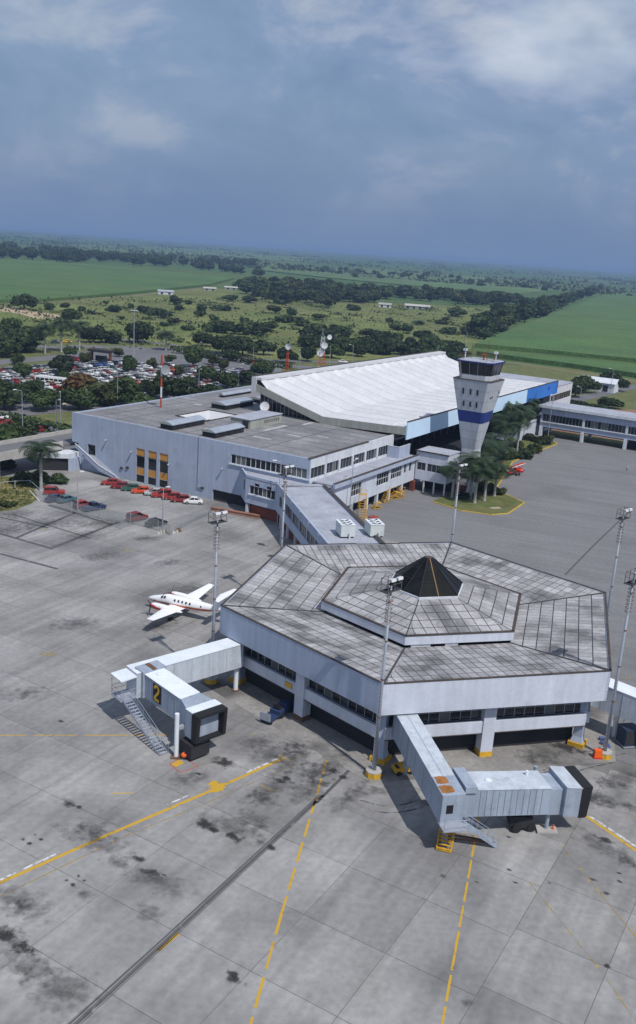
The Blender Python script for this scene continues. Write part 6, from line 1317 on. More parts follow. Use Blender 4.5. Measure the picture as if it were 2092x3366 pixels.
def carparts(kind):
    """meshes of one kind of car: lower body, glasshouse, roof, tyre, rim, bumpers and lamps"""
    K = CARK[kind]; b = MB()
    rings = [[(x, -w_, .28), (x, w_, .28), (x, w_ * 1.02, zt * .72), (x, w_ * .93, zt), (x, -w_ * .93, zt), (x, -w_ * 1.02, zt * .72)] for x, zt, w_ in K['body']]
    b.loft(rings); g = MB()
    cs = K['cab']; g.loft([[(x, -w_, z - .02 if i in (0, len(cs) - 1) else z - .03), (x, w_, z - .02 if i in (0, len(cs) - 1) else z - .03), (x, w_ * 1.16, .86), (x, -w_ * 1.16, .86)] for i, (x, z, w_) in enumerate(cs)])
    r = MB(); top = cs[1:-1]
    r.loft([[(x, -w_ - .02, z - .05), (x, w_ + .02, z - .05), (x, w_, z + .02), (x, -w_, z + .02)] for x, z, w_ in top])
    for s in (-1, 1):
        for (xa, za, wa), (xb, zb, wb) in ((cs[0], cs[1]), (cs[-1], cs[-2])): r.bar((xa, s * (wa * 1.1), za), (xb, s * (wb + .01), zb), .07, .09)
        xm = sum(c[0] for c in cs) / len(cs); r.bar((xm - .1, s * .73 * cs[0][2] / .7, .9), (xm, s * (cs[1][2] + .02), 1.36 if kind in ('sedan', 'hatch', 'beetle') else 1.55), .07, .08)
    return b, g, r
def car(kind, colr, loc, rz, label, group):
    b, g, r = carparts(kind); t = thing('parked_car', label, 'car', loc, rz, group); L = CARK[kind]['L']; m = PAINT[colr]
    bo = b.build('body', m, t); g.build('glasshouse', M_GLASS, t); r.build('roof', m, t)
    for sx in (-.62, .64):
        for sy in (-1, 1):
            w_ = MB(); w_.tube((sx * L, sy * .70 - .09, .30), (sx * L, sy * .70 + .09, .30), .30, n=12); wo2 = w_.build('wheel', M_TYRE, t); h = MB(); h.tube((sx * L, sy * .80, .30), (sx * L, sy * .81, .30), .17, n=10); h.build('hub_cap', M_CHROME, wo2)
    for s in (-1, 1):
        l = MB(); l.box(L - .02, L + .03, s * .5 - .14, s * .5 + .14, .52, .66); l.build('headlight', M_LAMP, t); l = MB(); l.box(-L - .02, -L + .04, s * .52 - .12, s * .52 + .12, .55, .70); l.build('tail_lamp', M_RLIGHT, t)
        q = MB(); q.box(s * L - .06 + (.03 if s > 0 else -.03), s * L + .06 + (.03 if s > 0 else -.03), -.72, .72, .36, .48); q.build('bumper', M_CHROME if kind != 'hatch' else M_BLACK, t)
    return t
Z4 = lambda x, y, z=0: gp(x / 2.16, 1550 + y / 2.16, z)
for x, y, k, c, rz, lb in ((1375, 228, 'beetle', 'white', 188, 'small white rounded car at the right end of the row by the terminal wall'), (1283, 214, 'hatch', 'dark red', 195, 'dark red car next to the white rounded car'), (1220, 196, 'hatch', 'red', 197, 'red car third from the right in the row by the wall'), (1150, 180, 'wagon', 'red', 197, 'tall red off-roader beside the small silver car'), (1090, 166, 'hatch', 'silver', 196, 'small silver hatchback between red cars by the window bays'), (1010, 152, 'sedan', 'orange red', 194, 'bright red sedan below the ochre window bays'), (938, 134, 'sedan', 'green', 196, 'dark green car between red cars below the outside stair'), (862, 118, 'sedan', 'dark red', 192, 'dark red sedan second from the left in the row by the wall'), (792, 94, 'sedan', 'red', 192, 'red sedan at the left end of the row by the wall, below the stair'),
    (388, 162, 'wagon', 'red', 12, 'red off-roader parked beside the palm trunk'), (395, 208, 'sedan', 'dark blue', 55, 'dark blue car behind the teal car near the fence'), (478, 214, 'sedan', 'teal', 50, 'teal sedan next to the dark blue car near the fence'), (590, 252, 'hatch', 'red', 55, 'red hatchback beside a dark pickup at the lot edge'), (668, 272, 'pickup', 'dark blue', 48, 'dark pickup beside the red hatchback at the lot edge'), (975, 345, 'wagon', 'dark red', 50, 'dark red car standing apart near the apron edge'), (1110, 382, 'sedan', 'black', 48, 'black sedan nearest the apron, at the lot edge')):
    car(k, c, Z4(x, y), R(rz), lb, 'cars parked outside the terminal end wall')
jk = thing('scrap_heap', 'low heap of grey and rusty scrap beside the black sedan', 'scrap', gp(555, 1752), R(35))
for i in range(9): m = MB(); x0, y0 = rng.uniform(-2.4, 2.4), rng.uniform(-.7, .7); a_ = rng.uniform(.3, .8); m.loft([[(x0 + a_ * math.cos(t) * rng.uniform(.7, 1.1), y0 + a_ * .7 * math.sin(t), 0) for t in np.linspace(0, 6.28, 6, endpoint=False)], [(x0 + a_ * .5 * math.cos(t), y0 + a_ * .4 * math.sin(t), rng.uniform(.3, .7)) for t in np.linspace(0, 6.28, 6, endpoint=False)]]); m.build('scrap_piece', M_RUST if i % 3 == 0 else M_KERB, jk)
# the crowded car park: one small mesh per kind, painted per object
smalls = {}
def small_car(kind):
    b, g, r = carparts(kind); mb = MB(); mb.add(b.v, b.f, 0); mb.add(r.v, r.f, 0); mb.add(g.v, g.f, 1); L = CARK[kind]['L']
    for sx in (-.62, .64): mb.tube((sx * L, -.80, .30), (sx * L, .80, .30), .30, n=8, mi=2)
    o = mb.build('lot_car', [PAINT['white'], M_GLASS, M_TYRE]); COL.objects.unlink(o); return o
for k in ('sedan', 'hatch', 'wagon', 'pickup'): smalls[k] = small_car(k)
def lotcar(kind, colr, loc, rz, label, group='cars in the crowded car park'):
    o = smalls[kind].copy(); COL.objects.link(o); o.name = 'lot_car'; o.location = tuple(map(float, loc)); o.rotation_euler = (0, 0, rz)
    s = o.material_slots[0]; s.link = 'OBJECT'; s.material = PAINT[colr]
    tag(o, label, 'car', group); return o
lotpoly = [(-60, 1222), (110, 1203), (250, 1183), (340, 1166), (470, 1152), (600, 1158), (700, 1172), (820, 1198), (850, 1225), (830, 1262), (700, 1292), (560, 1300), (430, 1320), (300, 1330), (150, 1345), (-60, 1360)]
def inside(p, poly):
    x, y = p; c = False
    for (x0, y0), (x1, y1) in zip(poly, poly[1:] + poly[:1]):
        if (y0 > y) != (y1 > y) and x < (x1 - x0) * (y - y0) / (y1 - y0) + x0: c = not c
    return c
LT = []   # lot trees, filled here and planted below: pixel of the foot, height, crown radius, leaf kind
for q in ((205, 1228, 7.5, 6.0, 0), (281, 1198, 5, 3.0, 1), (425, 1228, 8, 3.6, 0), (80, 1242, 6, 4.0, 0), (231, 1172, 5, 2.6, 0), (63, 1198, 5, 3.2, 0), (215, 1262, 5, 3.5, 0), (112, 1292, 5, 3.8, 0), (250, 1318, 9, 6.5, 2), (332, 1333, 8, 6.5, 1), (402, 1330, 10, 6.5, 0), (60, 1325, 7, 4.5, 0), (148, 1347, 7, 5.5, 0), (8, 1300, 6, 4, 0), (483, 1298, 6, 3.2, 0), (572, 1318, 9, 6.5, 0), (528, 1312, 8, 5, 0), (635, 1207, 10, 5.5, 0), (682, 1258, 7, 5, 0), (748, 1276, 7, 5, 0), (808, 1264, 6, 5, 0), (862, 1238, 7, 5, 0), (460, 1345, 6, 6, 0), (640, 1318, 5, 5, 0), (700, 1305, 5, 4.5, 0), (590, 1232, 4, 2.6, 1), (560, 1195, 4, 2.6, 1), (500, 1210, 4.5, 2.4, 1), (390, 1172, 4, 3, 1), (530, 1252, 4.5, 2.6, 1), (700, 1200, 5, 3.4, 1), (735, 1215, 4.5, 3, 1), (300, 1278, 4, 3, 1), (620, 1275, 5, 3.2, 0), (15, 1345, 7, 6, 0), (260, 1345, 7, 6, 0)): LT.append(q)
tpos = [(gp(x, y)[:2], r * .8) for x, y, h, r, k in LT]
cand = []
cols = list(PAINT); wts = {'white': 12, 'silver': 4.5, 'red': 3.2, 'dark red': 2.6, 'dark blue': 4.5, 'black': 2.5, 'grey': 3, 'beige': 3, 'teal': 1, 'blue': 1.2, 'green': .8, 'orange red': .3, 'yellow': 0}
pw = np.array([wts[c] for c in cols]); pw = pw / pw.sum()
row = 0
for iu in range(-215, -80, 1):
    pass
u = -216.0
while u < -82:
    for off in (0.0, 5.2):
        v = 55.0
        while v < 215:
            p = T2W(u + off + rng.uniform(-.4, .4), v + rng.uniform(-.3, .3))
            if inside(px((*p, 0)), lotpoly) and rng.random() < .97 and all(np.hypot(*(p - t)) > min(r, 2.2) for t, r in tpos): cand.append(p)
            v += 3.0 if rng.random() < .93 else 6.0
    u += 15.5
cand.sort(key=lambda p: p[1])
def lot_label(c, k, p):
    q = px((*p, 0)); kk = {'sedan': 'sedan', 'hatch': 'hatchback', 'wagon': 'van', 'pickup': 'pickup'}[k]
    a = 'left' if q[0] < 200 else ('middle' if q[0] < 480 else 'right'); b = 'far side' if q[1] < 1215 else ('centre rows' if q[1] < 1262 else 'near side')
    s = f'{c} {kk} parked in the {b} of the car park, {a} part'
    return s, s.replace('parked in', 'group in')
for p in cand[:299]:
    c = cols[rng.choice(len(cols), p=pw)]; k = rng.choice(['sedan', 'sedan', 'hatch', 'wagon', 'pickup'])
    lotcar(str(k), c, (*p, GZ + .09), A0 + (math.pi if rng.random() < .5 else 0) + rng.normal(0, .04), *lot_label(c, str(k), p))
print('lot cars', len(cand))
for x, y, k, c, rz, lb in ((28, 1397, 'sedan', 'red', 60, 'bright red car on the forecourt at the left edge'), (6, 1392, 'sedan', 'dark red', 60, 'dark red car cut by the left edge on the forecourt'), (90, 1412, 'wagon', 'white', 75, 'white car behind the forecourt hedge'), (140, 1418, 'hatch', 'dark red', 60, 'dark red car behind the forecourt hedge'), (196, 1432, 'sedan', 'silver', 100, 'silver car beside the terminal corner hedge'), (222, 1126, 'sedan', 'yellow', 10, 'yellow taxi on the road behind the far palms'), (182, 1128, 'sedan', 'dark blue', 20, 'dark blue car on the road behind the far palms'), (778, 1164, 'sedan', 'yellow', -20, 'yellow taxi on the road between the round trees'), (776, 1254, 'sedan', 'orange red', 20, 'bright red car alone at the right end of the car park'), (655, 1268, 'sedan', 'dark red', 40, 'dark red car alone on the open part of the car park'), (846, 1196, 'wagon', 'red', -15, 'red van on the road near the thin dish mast'), (1128, 1192, 'sedan', 'white', 0, 'white car just above the white roof ridge'), (7, 1378, 'wagon', 'white', 60, 'white van cut by the left edge')):
    lotcar(k, c, (*gp(x, y)[:2], GZ + .11), R(rz), lb, 'cars on the landside roads')
busl = thing('coach', 'white coach parked among the cars at the left of the car park', 'bus', (*gp(168, 1264)[:2], GZ + .09), R(-12)); m = MB(); m.loft([[(-5.5, -1.2, z), (5.5, -1.2, z), (5.6, 1.2, z), (-5.5, 1.2, z)] for z in (.45, 2.6)]); m.build('body', PAINT['white'], busl); m = MB(); m.box(-5.3, 5.3, -1.1, 1.1, 2.61, 2.85); m.build('roof', PAINT['white'], busl)
for k in range(6): m = MB(); m.box(-5.0 + k * 1.7, -3.6 + k * 1.7, -1.24, -1.21, 1.5, 2.3); m.build('window', M_GLASS, busl)
for x in (-3.5, 3.5):
    for s in (-1, 1): m = MB(); m.tube((x, s * 1.0 - .12, .48), (x, s * 1.0 + .12, .48), .48, n=12); m.build('wheel', M_TYRE, busl)

# ------------------------------------------------------------------ person walking on the inner apron
pp_ = gp(1392 + 1443 / 2.16, 1100 + 969 / 2.16)
def person():
    t = thing('person', 'person in white shirt and dark trousers walking on the inner apron', 'person', pp_, R(200))
    J = {'pel': (0, 0, .95, .14), 'sp': (0, 0, 1.2, .14), 'ch': (.02, 0, 1.4, .155), 'nk': (.03, 0, 1.52, .06), 'hd': (.05, 0, 1.62, .09), 'ht': (.05, 0, 1.72, .075)}
    for s, n in ((1, 'l'), (-1, 'r')):
        J.update({n + 'hp': (0, .09 * s, .9, .095), n + 'kn': (.10 * s + .04, .1 * s, .5, .065), n + 'an': (.14 * s - .04, .1 * s, .09, .045), n + 'to': (.14 * s + .13, .1 * s, .04, .035), n + 'sh': (.02, .19 * s, 1.43, .06), n + 'el': (-.10 * s, .24 * s, 1.16, .045), n + 'wr': (-.12 * s + .08, .25 * s, .92, .033), n + 'ha': (-.12 * s + .11, .25 * s, .83, .032)})
    ks = list(J); E = [('pel', 'sp'), ('sp', 'ch'), ('ch', 'nk'), ('nk', 'hd'), ('hd', 'ht')]
    for n in 'lr': E += [('pel', n + 'hp'), (n + 'hp', n + 'kn'), (n + 'kn', n + 'an'), (n + 'an', n + 'to'), ('ch', n + 'sh'), (n + 'sh', n + 'el'), (n + 'el', n + 'wr'), (n + 'wr', n + 'ha')]
    me = bpy.data.meshes.new('body'); me.from_pydata([J[k][:3] for k in ks], [(ks.index(a), ks.index(b)) for a, b in E], []); o = link('body', me, t)
    sk = o.modifiers.new('Skin', 'SKIN'); 
    if not me.skin_vertices: 
        bm_ = __import__('bmesh').new(); bm_.from_mesh(me); bm_.verts.layers.skin.verify(); bm_.to_mesh(me); bm_.free()
    for k, sv in zip(ks, me.skin_vertices[0].data): sv.radius = (J[k][3],) * 2; sv.use_root = (k == 'pel')
    o.modifiers.new('Sub', 'SUBSURF').levels = 1
    m = bpy.data.materials.new('person_cloth'); m.use_nodes = True; nt_ = m.node_tree; s = nt_.nodes.new('ShaderNodeSeparateXYZ'); nt_.links.new(nt_.nodes.new('ShaderNodeTexCoord').outputs['Object'], s.inputs[0])
    mr = nt_.nodes.new('ShaderNodeMath'); mr.operation = 'DIVIDE'; mr.inputs[1].default_value = 1.8; nt_.links.new(s.outputs[2], mr.inputs[0]); rp2 = nt_.nodes.new('ShaderNodeValToRGB'); rp2.color_ramp.interpolation = 'CONSTANT'; e = rp2.color_ramp.elements
    stp2 = [(0, (.02, .02, .02)), (.05, (.03, .035, .06)), (.54, (.75, .76, .78)), (.84, (.30, .17, .11)), (.94, (.02, .015, .012))]
    while len(e) < len(stp2): e.new(.5)
    for q, (p, c) in zip(e, stp2): q.position = p; q.color = (*c, 1)
    nt_.links.new(mr.outputs[0], rp2.inputs[0]); nt_.links.new(rp2.outputs[0], nt_.nodes['Principled BSDF'].inputs['Base Color']); me.materials.append(m)
    h = MB(); h.lathe([(.02, .105), (.07, .08), (.095, .02), (.09, -.04)], 10, (.04, 0, 1.67)); h.build('hair', M_BLACK, t)
person()
# ------------------------------------------------------------------ vegetation
def npmesh(name, V, F, mats, midx=None, smooth=False):
    me = bpy.data.meshes.new(name); nf = len(F); k = F.shape[1]
    me.vertices.add(len(V)); me.vertices.foreach_set('co', np.asarray(V, np.float32).ravel())
    me.loops.add(nf * k); me.loops.foreach_set('vertex_index', F.ravel().astype(np.int32))
    me.polygons.add(nf); me.polygons.foreach_set('loop_start', np.arange(0, nf * k, k, dtype=np.int32))
    for m in (mats if isinstance(mats, list) else [mats]): me.materials.append(m)
    if midx is not None: me.polygons.foreach_set('material_index', np.asarray(midx, np.int32))
    me.update(calc_edges=True); return me
def leaves(C, Nrm, size, g):
    """leaf-clump quads at points C facing roughly Nrm"""
    n = len(C); Nn = Nrm + g.normal(0, .55, (n, 3)); Nn /= np.linalg.norm(Nn, axis=1)[:, None] + 1e-9
    t = np.cross(Nn, g.normal(0, 1, (n, 3))); t /= np.linalg.norm(t, axis=1)[:, None] + 1e-9; b = np.cross(Nn, t)
    s = (size * g.uniform(.6, 1.35, n))[:, None]
    V = np.stack([C - t * s - b * s * .7, C + t * s * 1.1 - b * s * .4, C + t * s * .7 + b * s, C - t * s * .8 + b * s * .6], 1).reshape(-1, 3)
    return V, np.arange(4 * n).reshape(n, 4)
def crown_pts(lobes, n, g, fill=.35):
    w_ = np.array([l[3] ** 2 for l in lobes]); w_ = w_ / w_.sum(); k = g.choice(len(lobes), n, p=w_); L = np.array([l[:4] for l in lobes])[k]; Z = np.array([l[4] for l in lobes])[k]
    d = g.normal(0, 1, (n, 3)); d /= np.linalg.norm(d, axis=1)[:, None]; rad = 1 - fill * g.random(n) ** 2
    rad *= 1 + .12 * np.sin(5 * d[:, 0] + 3 * d[:, 2]) * g.random(n)
    P = L[:, :3] + d * (L[:, 3] * rad)[:, None] * np.stack([np.ones(n), np.ones(n), Z], 1); return P, d
def make_lobes(kind, g):
    """unit tree: crown radius about 1, centre height given by kind"""
    out = []
    n = {'round': 9, 'spread': 12, 'tall': 9, 'shrub': 7}[kind]
    for i in range(n):
        a = 2 * math.pi * i / n * 1.618 + g.uniform(-.4, .4); r = g.uniform(.15, .68) if i else 0
        if kind == 'round': z = g.uniform(.55, 1.35); s = g.uniform(.36, .55)
        elif kind == 'spread': z = g.uniform(.6, 1.15) - .1 * r; s = g.uniform(.34, .5)
        elif kind == 'tall': z = .7 + 1.5 * i / n + g.uniform(-.1, .1); s = g.uniform(.34, .5) * (1.1 - .4 * i / n); r *= .7
        else: z = g.uniform(.3, .62); s = g.uniform(.32, .5)
        out.append((r * math.cos(a), r * math.sin(a), z, s, .8))
    return out
TREE = {}
def tree_template(kind, var, seed, nleaf, size, leafm, parts):
    g = np.random.default_rng(seed); lb = make_lobes(kind, g); P, D = crown_pts(lb, nleaf, g); P[:, 2] = np.maximum(P[:, 2], .06)
    V, F = leaves(P, D, size, g); tm = MB(); zt = {'round': .9, 'spread': .9, 'tall': 1.3, 'shrub': .3}[kind]
    tm.tube((0, 0, -.02), (.02, .01, zt * .55), .075, .055, n=7); tm.tube((.02, .01, zt * .5), (.03, .0, zt), .055, .025, n=6)
    for l in lb[:6]: tm.tube((.02, .01, zt * .45), (l[0] * .8, l[1] * .8, l[2]), .035, .012, n=5)
    if parts:
        r = bpy.data.objects.new('tree', None); c = bpy.data.objects.new('crown', npmesh('crown', V, F, leafm)); c.parent = r
        t = tm.build('trunk', M_TRUNK, r); COL.objects.unlink(t); TREE[(kind, var)] = r
    else:
        nv = len(V); tv = np.array(tm.v); quads = [f for f in tm.f if len(f) == 4]; F2 = np.vstack([F, np.array(quads) + nv])
        me = npmesh('tree', np.vstack([V, tv]), F2, [leafm, M_TRUNK], [0] * len(F) + [1] * len(quads)); TREE[(kind, var)] = bpy.data.objects.new('tree', me)
for v, (lm) in enumerate((M_LEAF, M_LEAFY, M_LEAFO)):
    tree_template('round', ('near', v), 11 + v, 1900, .085, lm, True); tree_template('spread', ('near', v), 21 + v, 2000, .08, lm, True); tree_template('shrub', ('near', v), 31 + v, 900, .10, lm, True)
M_LEAFG = mat('leaves_mid_green', (0.070, 0.098, 0.024), 0.6, 0.35, 0.35, 1.2, 0.25, objrand=0.3, hue=((0.05, 0.062, 0.02), 0.06), trans=0.25)
for v in range(4):
    tree_template('round', ('far', v), 41 + v, 620, .13, M_LEAF if v < 3 else M_LEAFG, False); tree_template('spread', ('far', v), 51 + v, 680, .13, M_LEAF if v != 1 else M_LEAFG, False); tree_template('tall', ('far', v), 61 + v, 620, .12, M_LEAF, False); tree_template('shrub', ('far', v), 71 + v, 360, .15, M_LEAF, False)
def plant(kind, var, loc, h, r, label, group, cat='tree', name='tree'):
    t = TREE[(kind, var)]; H = {'round': 1.8, 'spread': 1.5, 'tall': 2.5, 'shrub': 1.05}[kind]
    o = dup(t, loc, rng.uniform(0, 6.28), (r * rng.uniform(.92, 1.08), r * rng.uniform(.92, 1.08), h / H)); o.name = name
    return tag(o, label, cat, group)
lk = ['dark green', 'yellowish green', 'rusty tinged']
for i, (x, y, h, r, k) in enumerate(LT):
    near = 'between the car park and the flat roof' if y > 1290 else ('among the cars in the left part of the car park' if x < 300 else ('among the cars in the middle of the car park' if x < 560 else 'at the right end of the car park'))
    sz = 'small' if r < 3.5 else ('medium' if r < 6 else 'large')
    plant(['round', 'spread'][i % 2], ('near', k), (*gp(x, y)[:2], GZ), h, r, f'{sz} {lk[k]} tree {near}', 'car park trees')
for i, (x, y, h, r, k, lb) in enumerate(((20, 1172, 9, 7, 0, 'large dark tree at the left edge beside the access road'), (66, 1153, 9, 7, 0, 'broad dark tree left of the far palms'), (100, 1130, 9, 6.5, 0, 'dark tree nearest the first far palm'), (45, 1140, 8, 5.5, 1, 'yellow green tree among the dark ones at the left edge'), (10, 1120, 9, 7, 0, 'dark tree at the left edge below the sandy track'), (35, 1090, 8, 6, 0, 'dark tree just below the sandy track'), (80, 1016, 11, 8, 0, 'lone dark tree on the sandy track'), (307, 1127, 9, 6.5, 0, 'rounded dark tree right of the far palms'), (364, 1127, 7, 6.5, 0, 'low rounded tree beside the access road bend'), (453, 1128, 12, 8, 0, 'big dark tree behind the very tall lamp pole'), (235, 1060, 9, 7, 0, 'dark tree behind the far palms'), (731, 1162, 10, 7, 0, 'dark round tree right of the hedge, the left of two'), (797, 1168, 10, 7.5, 0, 'dark round tree right of the hedge, the right of two'), (757, 1186, 6, 4.5, 0, 'small tree between the two dark round trees'), (867, 1166, 8, 6, 0, 'dark tree left of the thin dish mast'), (668, 1138, 8, 6, 0, 'bushy tree behind the car park hedge'), (942, 1192, 8, 5, 0, 'dark tree behind the white roof corner'), (1010, 1188, 8, 4.5, 0, 'dark tree beside the three-dish tower, to its left'), (1090, 1176, 8, 6, 0, 'dark tree beside the three-dish tower, to its right'), (1175, 1170, 7, 6, 0, 'dark tree behind the middle of the white roof'), (25, 1490, 7, 5, 0, 'bushy tree at the left edge above the lawn'), (60, 1452, 6, 5.5, 0, 'bushy tree beside the forecourt lamp posts'), (1925, 1290, 8, 6, 0, 'dark tree in front of the yard shed'), (1890, 1305, 8, 5, 0, 'dark tree beside the end block of the terminal'), (2010, 1282, 9, 6.5, 0, 'big dark tree by the yard road'), (1890, 1345, 4, 5, 0, 'low bushy tree behind the concourse roof'), (1960, 1358, 4, 6, 0, 'low spreading tree behind the concourse'), (2000, 1340, 4.5, 5, 0, 'bushy tree by the reddish earth yard'))):
    plant(['round', 'spread'][i % 2], ('near', k), (*gp(x, y)[:2], GZ), h, r, lb, 'landside trees')
# hedges: clipped leaf masses
def hedge(name, pts, w_, h, label):
    g = np.random.default_rng(len(label)); C = []; D = []
    for a, b in zip(pts[:-1], pts[1:]):
        a, b = np.array(a[:2]), np.array(b[:2]); L = np.linalg.norm(b - a); n = int(L * w_ * h * 2.2) + 8; s = g.random(n); q = g.uniform(-.5, .5, n) * w_; z = g.uniform(.1, h, n); nd_ = np.array([-(b - a)[1], (b - a)[0]]) / L
        P = a + (b - a) * s[:, None] + nd_ * q[:, None]; top = g.random(n) < .5; z[top] = h * g.uniform(.85, 1.05, top.sum()); C.append(np.column_stack([P, z])); D.append(np.column_stack([nd_[0] * np.sign(q), nd_[1] * np.sign(q), np.where(top, 1.5, .2)]))
    V, F = leaves(np.vstack(C), np.vstack(D), .42, g); tag(link(name, npmesh(name, V, F, M_LEAF)), label, 'hedge')
hedge('hedge', [gp(570, 1160), gp(620, 1165), gp(690, 1168)], 3, 2.2, 'clipped hedge behind the car park beside the access road')
hedge('hedge', [gp(665, 1172), gp(740, 1182), gp(830, 1200)], 3, 2.0, 'hedge along the road below the two dark round trees')
hedge('hedge', [gp(790, 1186), gp(880, 1202), gp(960, 1215)], 3, 2.2, 'hedge behind the thin dish mast')
hedge('hedge', [gp(10, 1385), gp(100, 1402), gp(190, 1425), gp(238, 1440)], 3.2, 2.6, 'hedge between the forecourt cars and the terminal corner')
hedge('hedge', [gp(640, 1322), gp(760, 1300), gp(830, 1285)], 4, 2.4, 'hedge along the landside edge of the flat roof')
hedge('hedge', [gp(560, 1148), gp(640, 1152)], 3, 1.6, 'short hedge at the road bend')
# shrubs on the pasture
sh = [(270, 1022, 3.5, 4), (575, 1002, 8, 7), (365, 1022, 3, 4), (380, 1026, 5, 5), (300, 1033, 3, 3), (162, 1018, 5, 4), (215, 1010, 4, 4), (400, 1050, 2.5, 3), (475, 1030, 6, 6), (510, 1036, 6, 6), (537, 1046, 6, 6), (570, 1064, 4, 5), (540, 1072, 3, 4), (590, 1020, 4, 4), (665, 1020, 6, 5), (660, 1040, 5, 5), (715, 1020, 5, 5), (745, 1022, 5, 4), (705, 1055, 5, 4), (708, 1070, 4, 5), (615, 1085, 3, 5), (700, 1090, 6, 7), (755, 1075, 4, 4), (800, 1060, 4, 4), (740, 1095, 7, 8), (800, 1100, 7, 8), (850, 1100, 7, 9), (880, 1085, 6, 7), (760, 990, 7, 8), (820, 995, 7, 8), (920, 1000, 6, 6), (905, 1030, 7, 7), (960, 1035, 6, 6), (940, 1060, 6, 8), (985, 1070, 6, 8), (1075, 1010, 9, 10), (1160, 1020, 6, 8), (1280, 1060, 4, 4), (1310, 1085, 5, 6), (1340, 1088, 5, 5), (1378, 1068, 4, 5), (1450, 1065, 4, 5), (1475, 1098, 6, 6), (1530, 1100, 6, 6), (1595, 1115, 7, 7), (1500, 1040, 9, 10), (1570, 1060, 7, 7), (1465, 1055, 4, 4), (1620, 1070, 9, 8), (1640, 1090, 9, 7), (1210, 1100, 5, 6), (1250, 1110, 5, 6), (1120, 1095, 6, 8), (1040, 1090, 6, 8), (1390, 1110, 6, 6), (1050, 1050, 5, 6), (430, 1012, 4, 3), (620, 1000, 4, 4), (350, 1000, 3, 3)]
for i, (x, y, h, r) in enumerate(sh):
    where = 'left of the very tall lamp pole' if x < 440 else ('between the very tall lamp pole and the dish masts' if x < 1000 else ('behind the great white roof' if y > 1045 else 'in front of the wood band'))
    plant(['shrub', 'round', 'shrub'][i % 3] if h < 7 else 'round', ('far', i % 4), (*gp(x, y)[:2], GZ), h, r, f'{"low" if h < 5 else "tall"} dark bush on the pasture {where}', f'pasture bushes {where}', 'bush', 'bush')
for k in range(70):     # scrub belt just behind the terminal
    x = rng.uniform(1000, 1520); y = 1095 + (x - 1000) * .09 + rng.uniform(0, 46)
    plant(['round', 'shrub'][k % 2], ('far', k % 4), (*gp(x, y)[:2], GZ), rng.uniform(4, 8), rng.uniform(4, 7), 'dark scrubby tree in the belt just behind the great white roof', 'scrub belt behind the terminal', 'tree', 'scrub_tree')
# woods
FARV, FARF, FARM = [], [], []
def plant_far(kind, var, loc, h, r):
    me = TREE[(kind, var)].data; H = {'round': 1.8, 'spread': 1.5, 'tall': 2.5, 'shrub': 1.05}[kind]; n = len(me.vertices)
    co = np.empty(n * 3, np.float32); me.vertices.foreach_get('co', co); co = co.reshape(-1, 3); a = rng.uniform(0, 6.28); c, s = math.cos(a), math.sin(a)
    V = np.column_stack([(co[:, 0] * c - co[:, 1] * s) * r + loc[0], (co[:, 0] * s + co[:, 1] * c) * r + loc[1], co[:, 2] * h / H + loc[2]])
    F = np.empty(len(me.loops), np.int32); me.loops.foreach_get('vertex_index', F); M = np.empty(len(me.polygons), np.int32); me.polygons.foreach_get('material_index', M)
    FARF.append(F.reshape(-1, 4) + sum(len(v) for v in FARV)); FARV.append(V); FARM.append(M)
def belt(n, line, spread, hs, rs, label, group, kinds=('round', 'spread', 'tall'), far=False):
    P = np.array(line, float); seg = np.r_[0, np.cumsum(np.hypot(*np.diff(P, axis=0).T))]
    for k in range(n):
        s = rng.uniform(0, seg[-1]); x = np.interp(s, seg, P[:, 0]); y = np.interp(s, seg, P[:, 1]) + rng.uniform(-1, 1) * np.interp(s, seg, np.array(spread))
        (plant_far if far else plant)(kinds[k % len(kinds)], ('far', int(rng.integers(4))), (*gp(x, y)[:2], GZ), rng.uniform(*hs), rng.uniform(*rs), *(() if far else (label, group)))
belt(98, [(785, 955), (880, 962), (1000, 955), (1150, 968), (1300, 975), (1450, 985), (1600, 995), (1720, 998)], (8, 16, 14, 10, 10, 10, 10, 8), (10, 16), (8, 13), 'dark tree in the long wood band across the plain', 'trees of the long wood band')
belt(44, [(860, 985), (960, 990), (1090, 985), (1240, 995)], (8, 10, 10, 6), (9, 13), (7, 11), 'dark tree at the near edge of the long wood band', 'trees at the near edge of the wood band')
belt(78, [(1560, 1095), (1660, 1060), (1760, 1030), (1850, 1000), (1920, 975), (1975, 960)], (18, 24, 20, 14, 8, 4), (11, 17), (7, 11), 'tall dark tree in the diagonal row beside the cane field', 'trees of the diagonal row', ('tall', 'round', 'tall'))
belt(64, [(-40, 828), (80, 838), (200, 850), (330, 852)], (18, 18, 14, 6), (13, 20), (11, 17), 'dark tree in the wood at the far left', 'trees of the far left wood', far=True)
belt(64, [(310, 852), (450, 862), (600, 868), (720, 870), (840, 872)], (8, 12, 12, 8, 4), (12, 18), (10, 16), 'dark tree in the wood behind the left cane field', 'trees behind the left cane field', far=True)
belt(14, [(640, 885), (760, 893), (860, 905)], (5, 6, 5), (10, 15), (9, 13), 'dark tree at the right end of the left cane field', 'trees at the cane field end', far=True)
belt(30, [(1020, 890), (1200, 905), (1400, 912), (1600, 935), (1850, 955)], (10, 14, 12, 10, 6), (8, 13), (7, 12), 'lone tree on the pale far fields beyond the wood band', 'scattered far trees', far=True)
belt(12, [(-30, 1148), (60, 1150), (120, 1142)], (14, 12, 8), (7, 10), (5, 7), 'dark tree in the clump left of the far palms', 'left clump of trees')
tag(link('far_woods', npmesh('far_woods', np.vstack(FARV), np.vstack(FARF), [M_LEAF, M_TRUNK], np.concatenate(FARM))), 'dark woods beyond the left cane field and the long wood band', 'woods', kind='stuff')
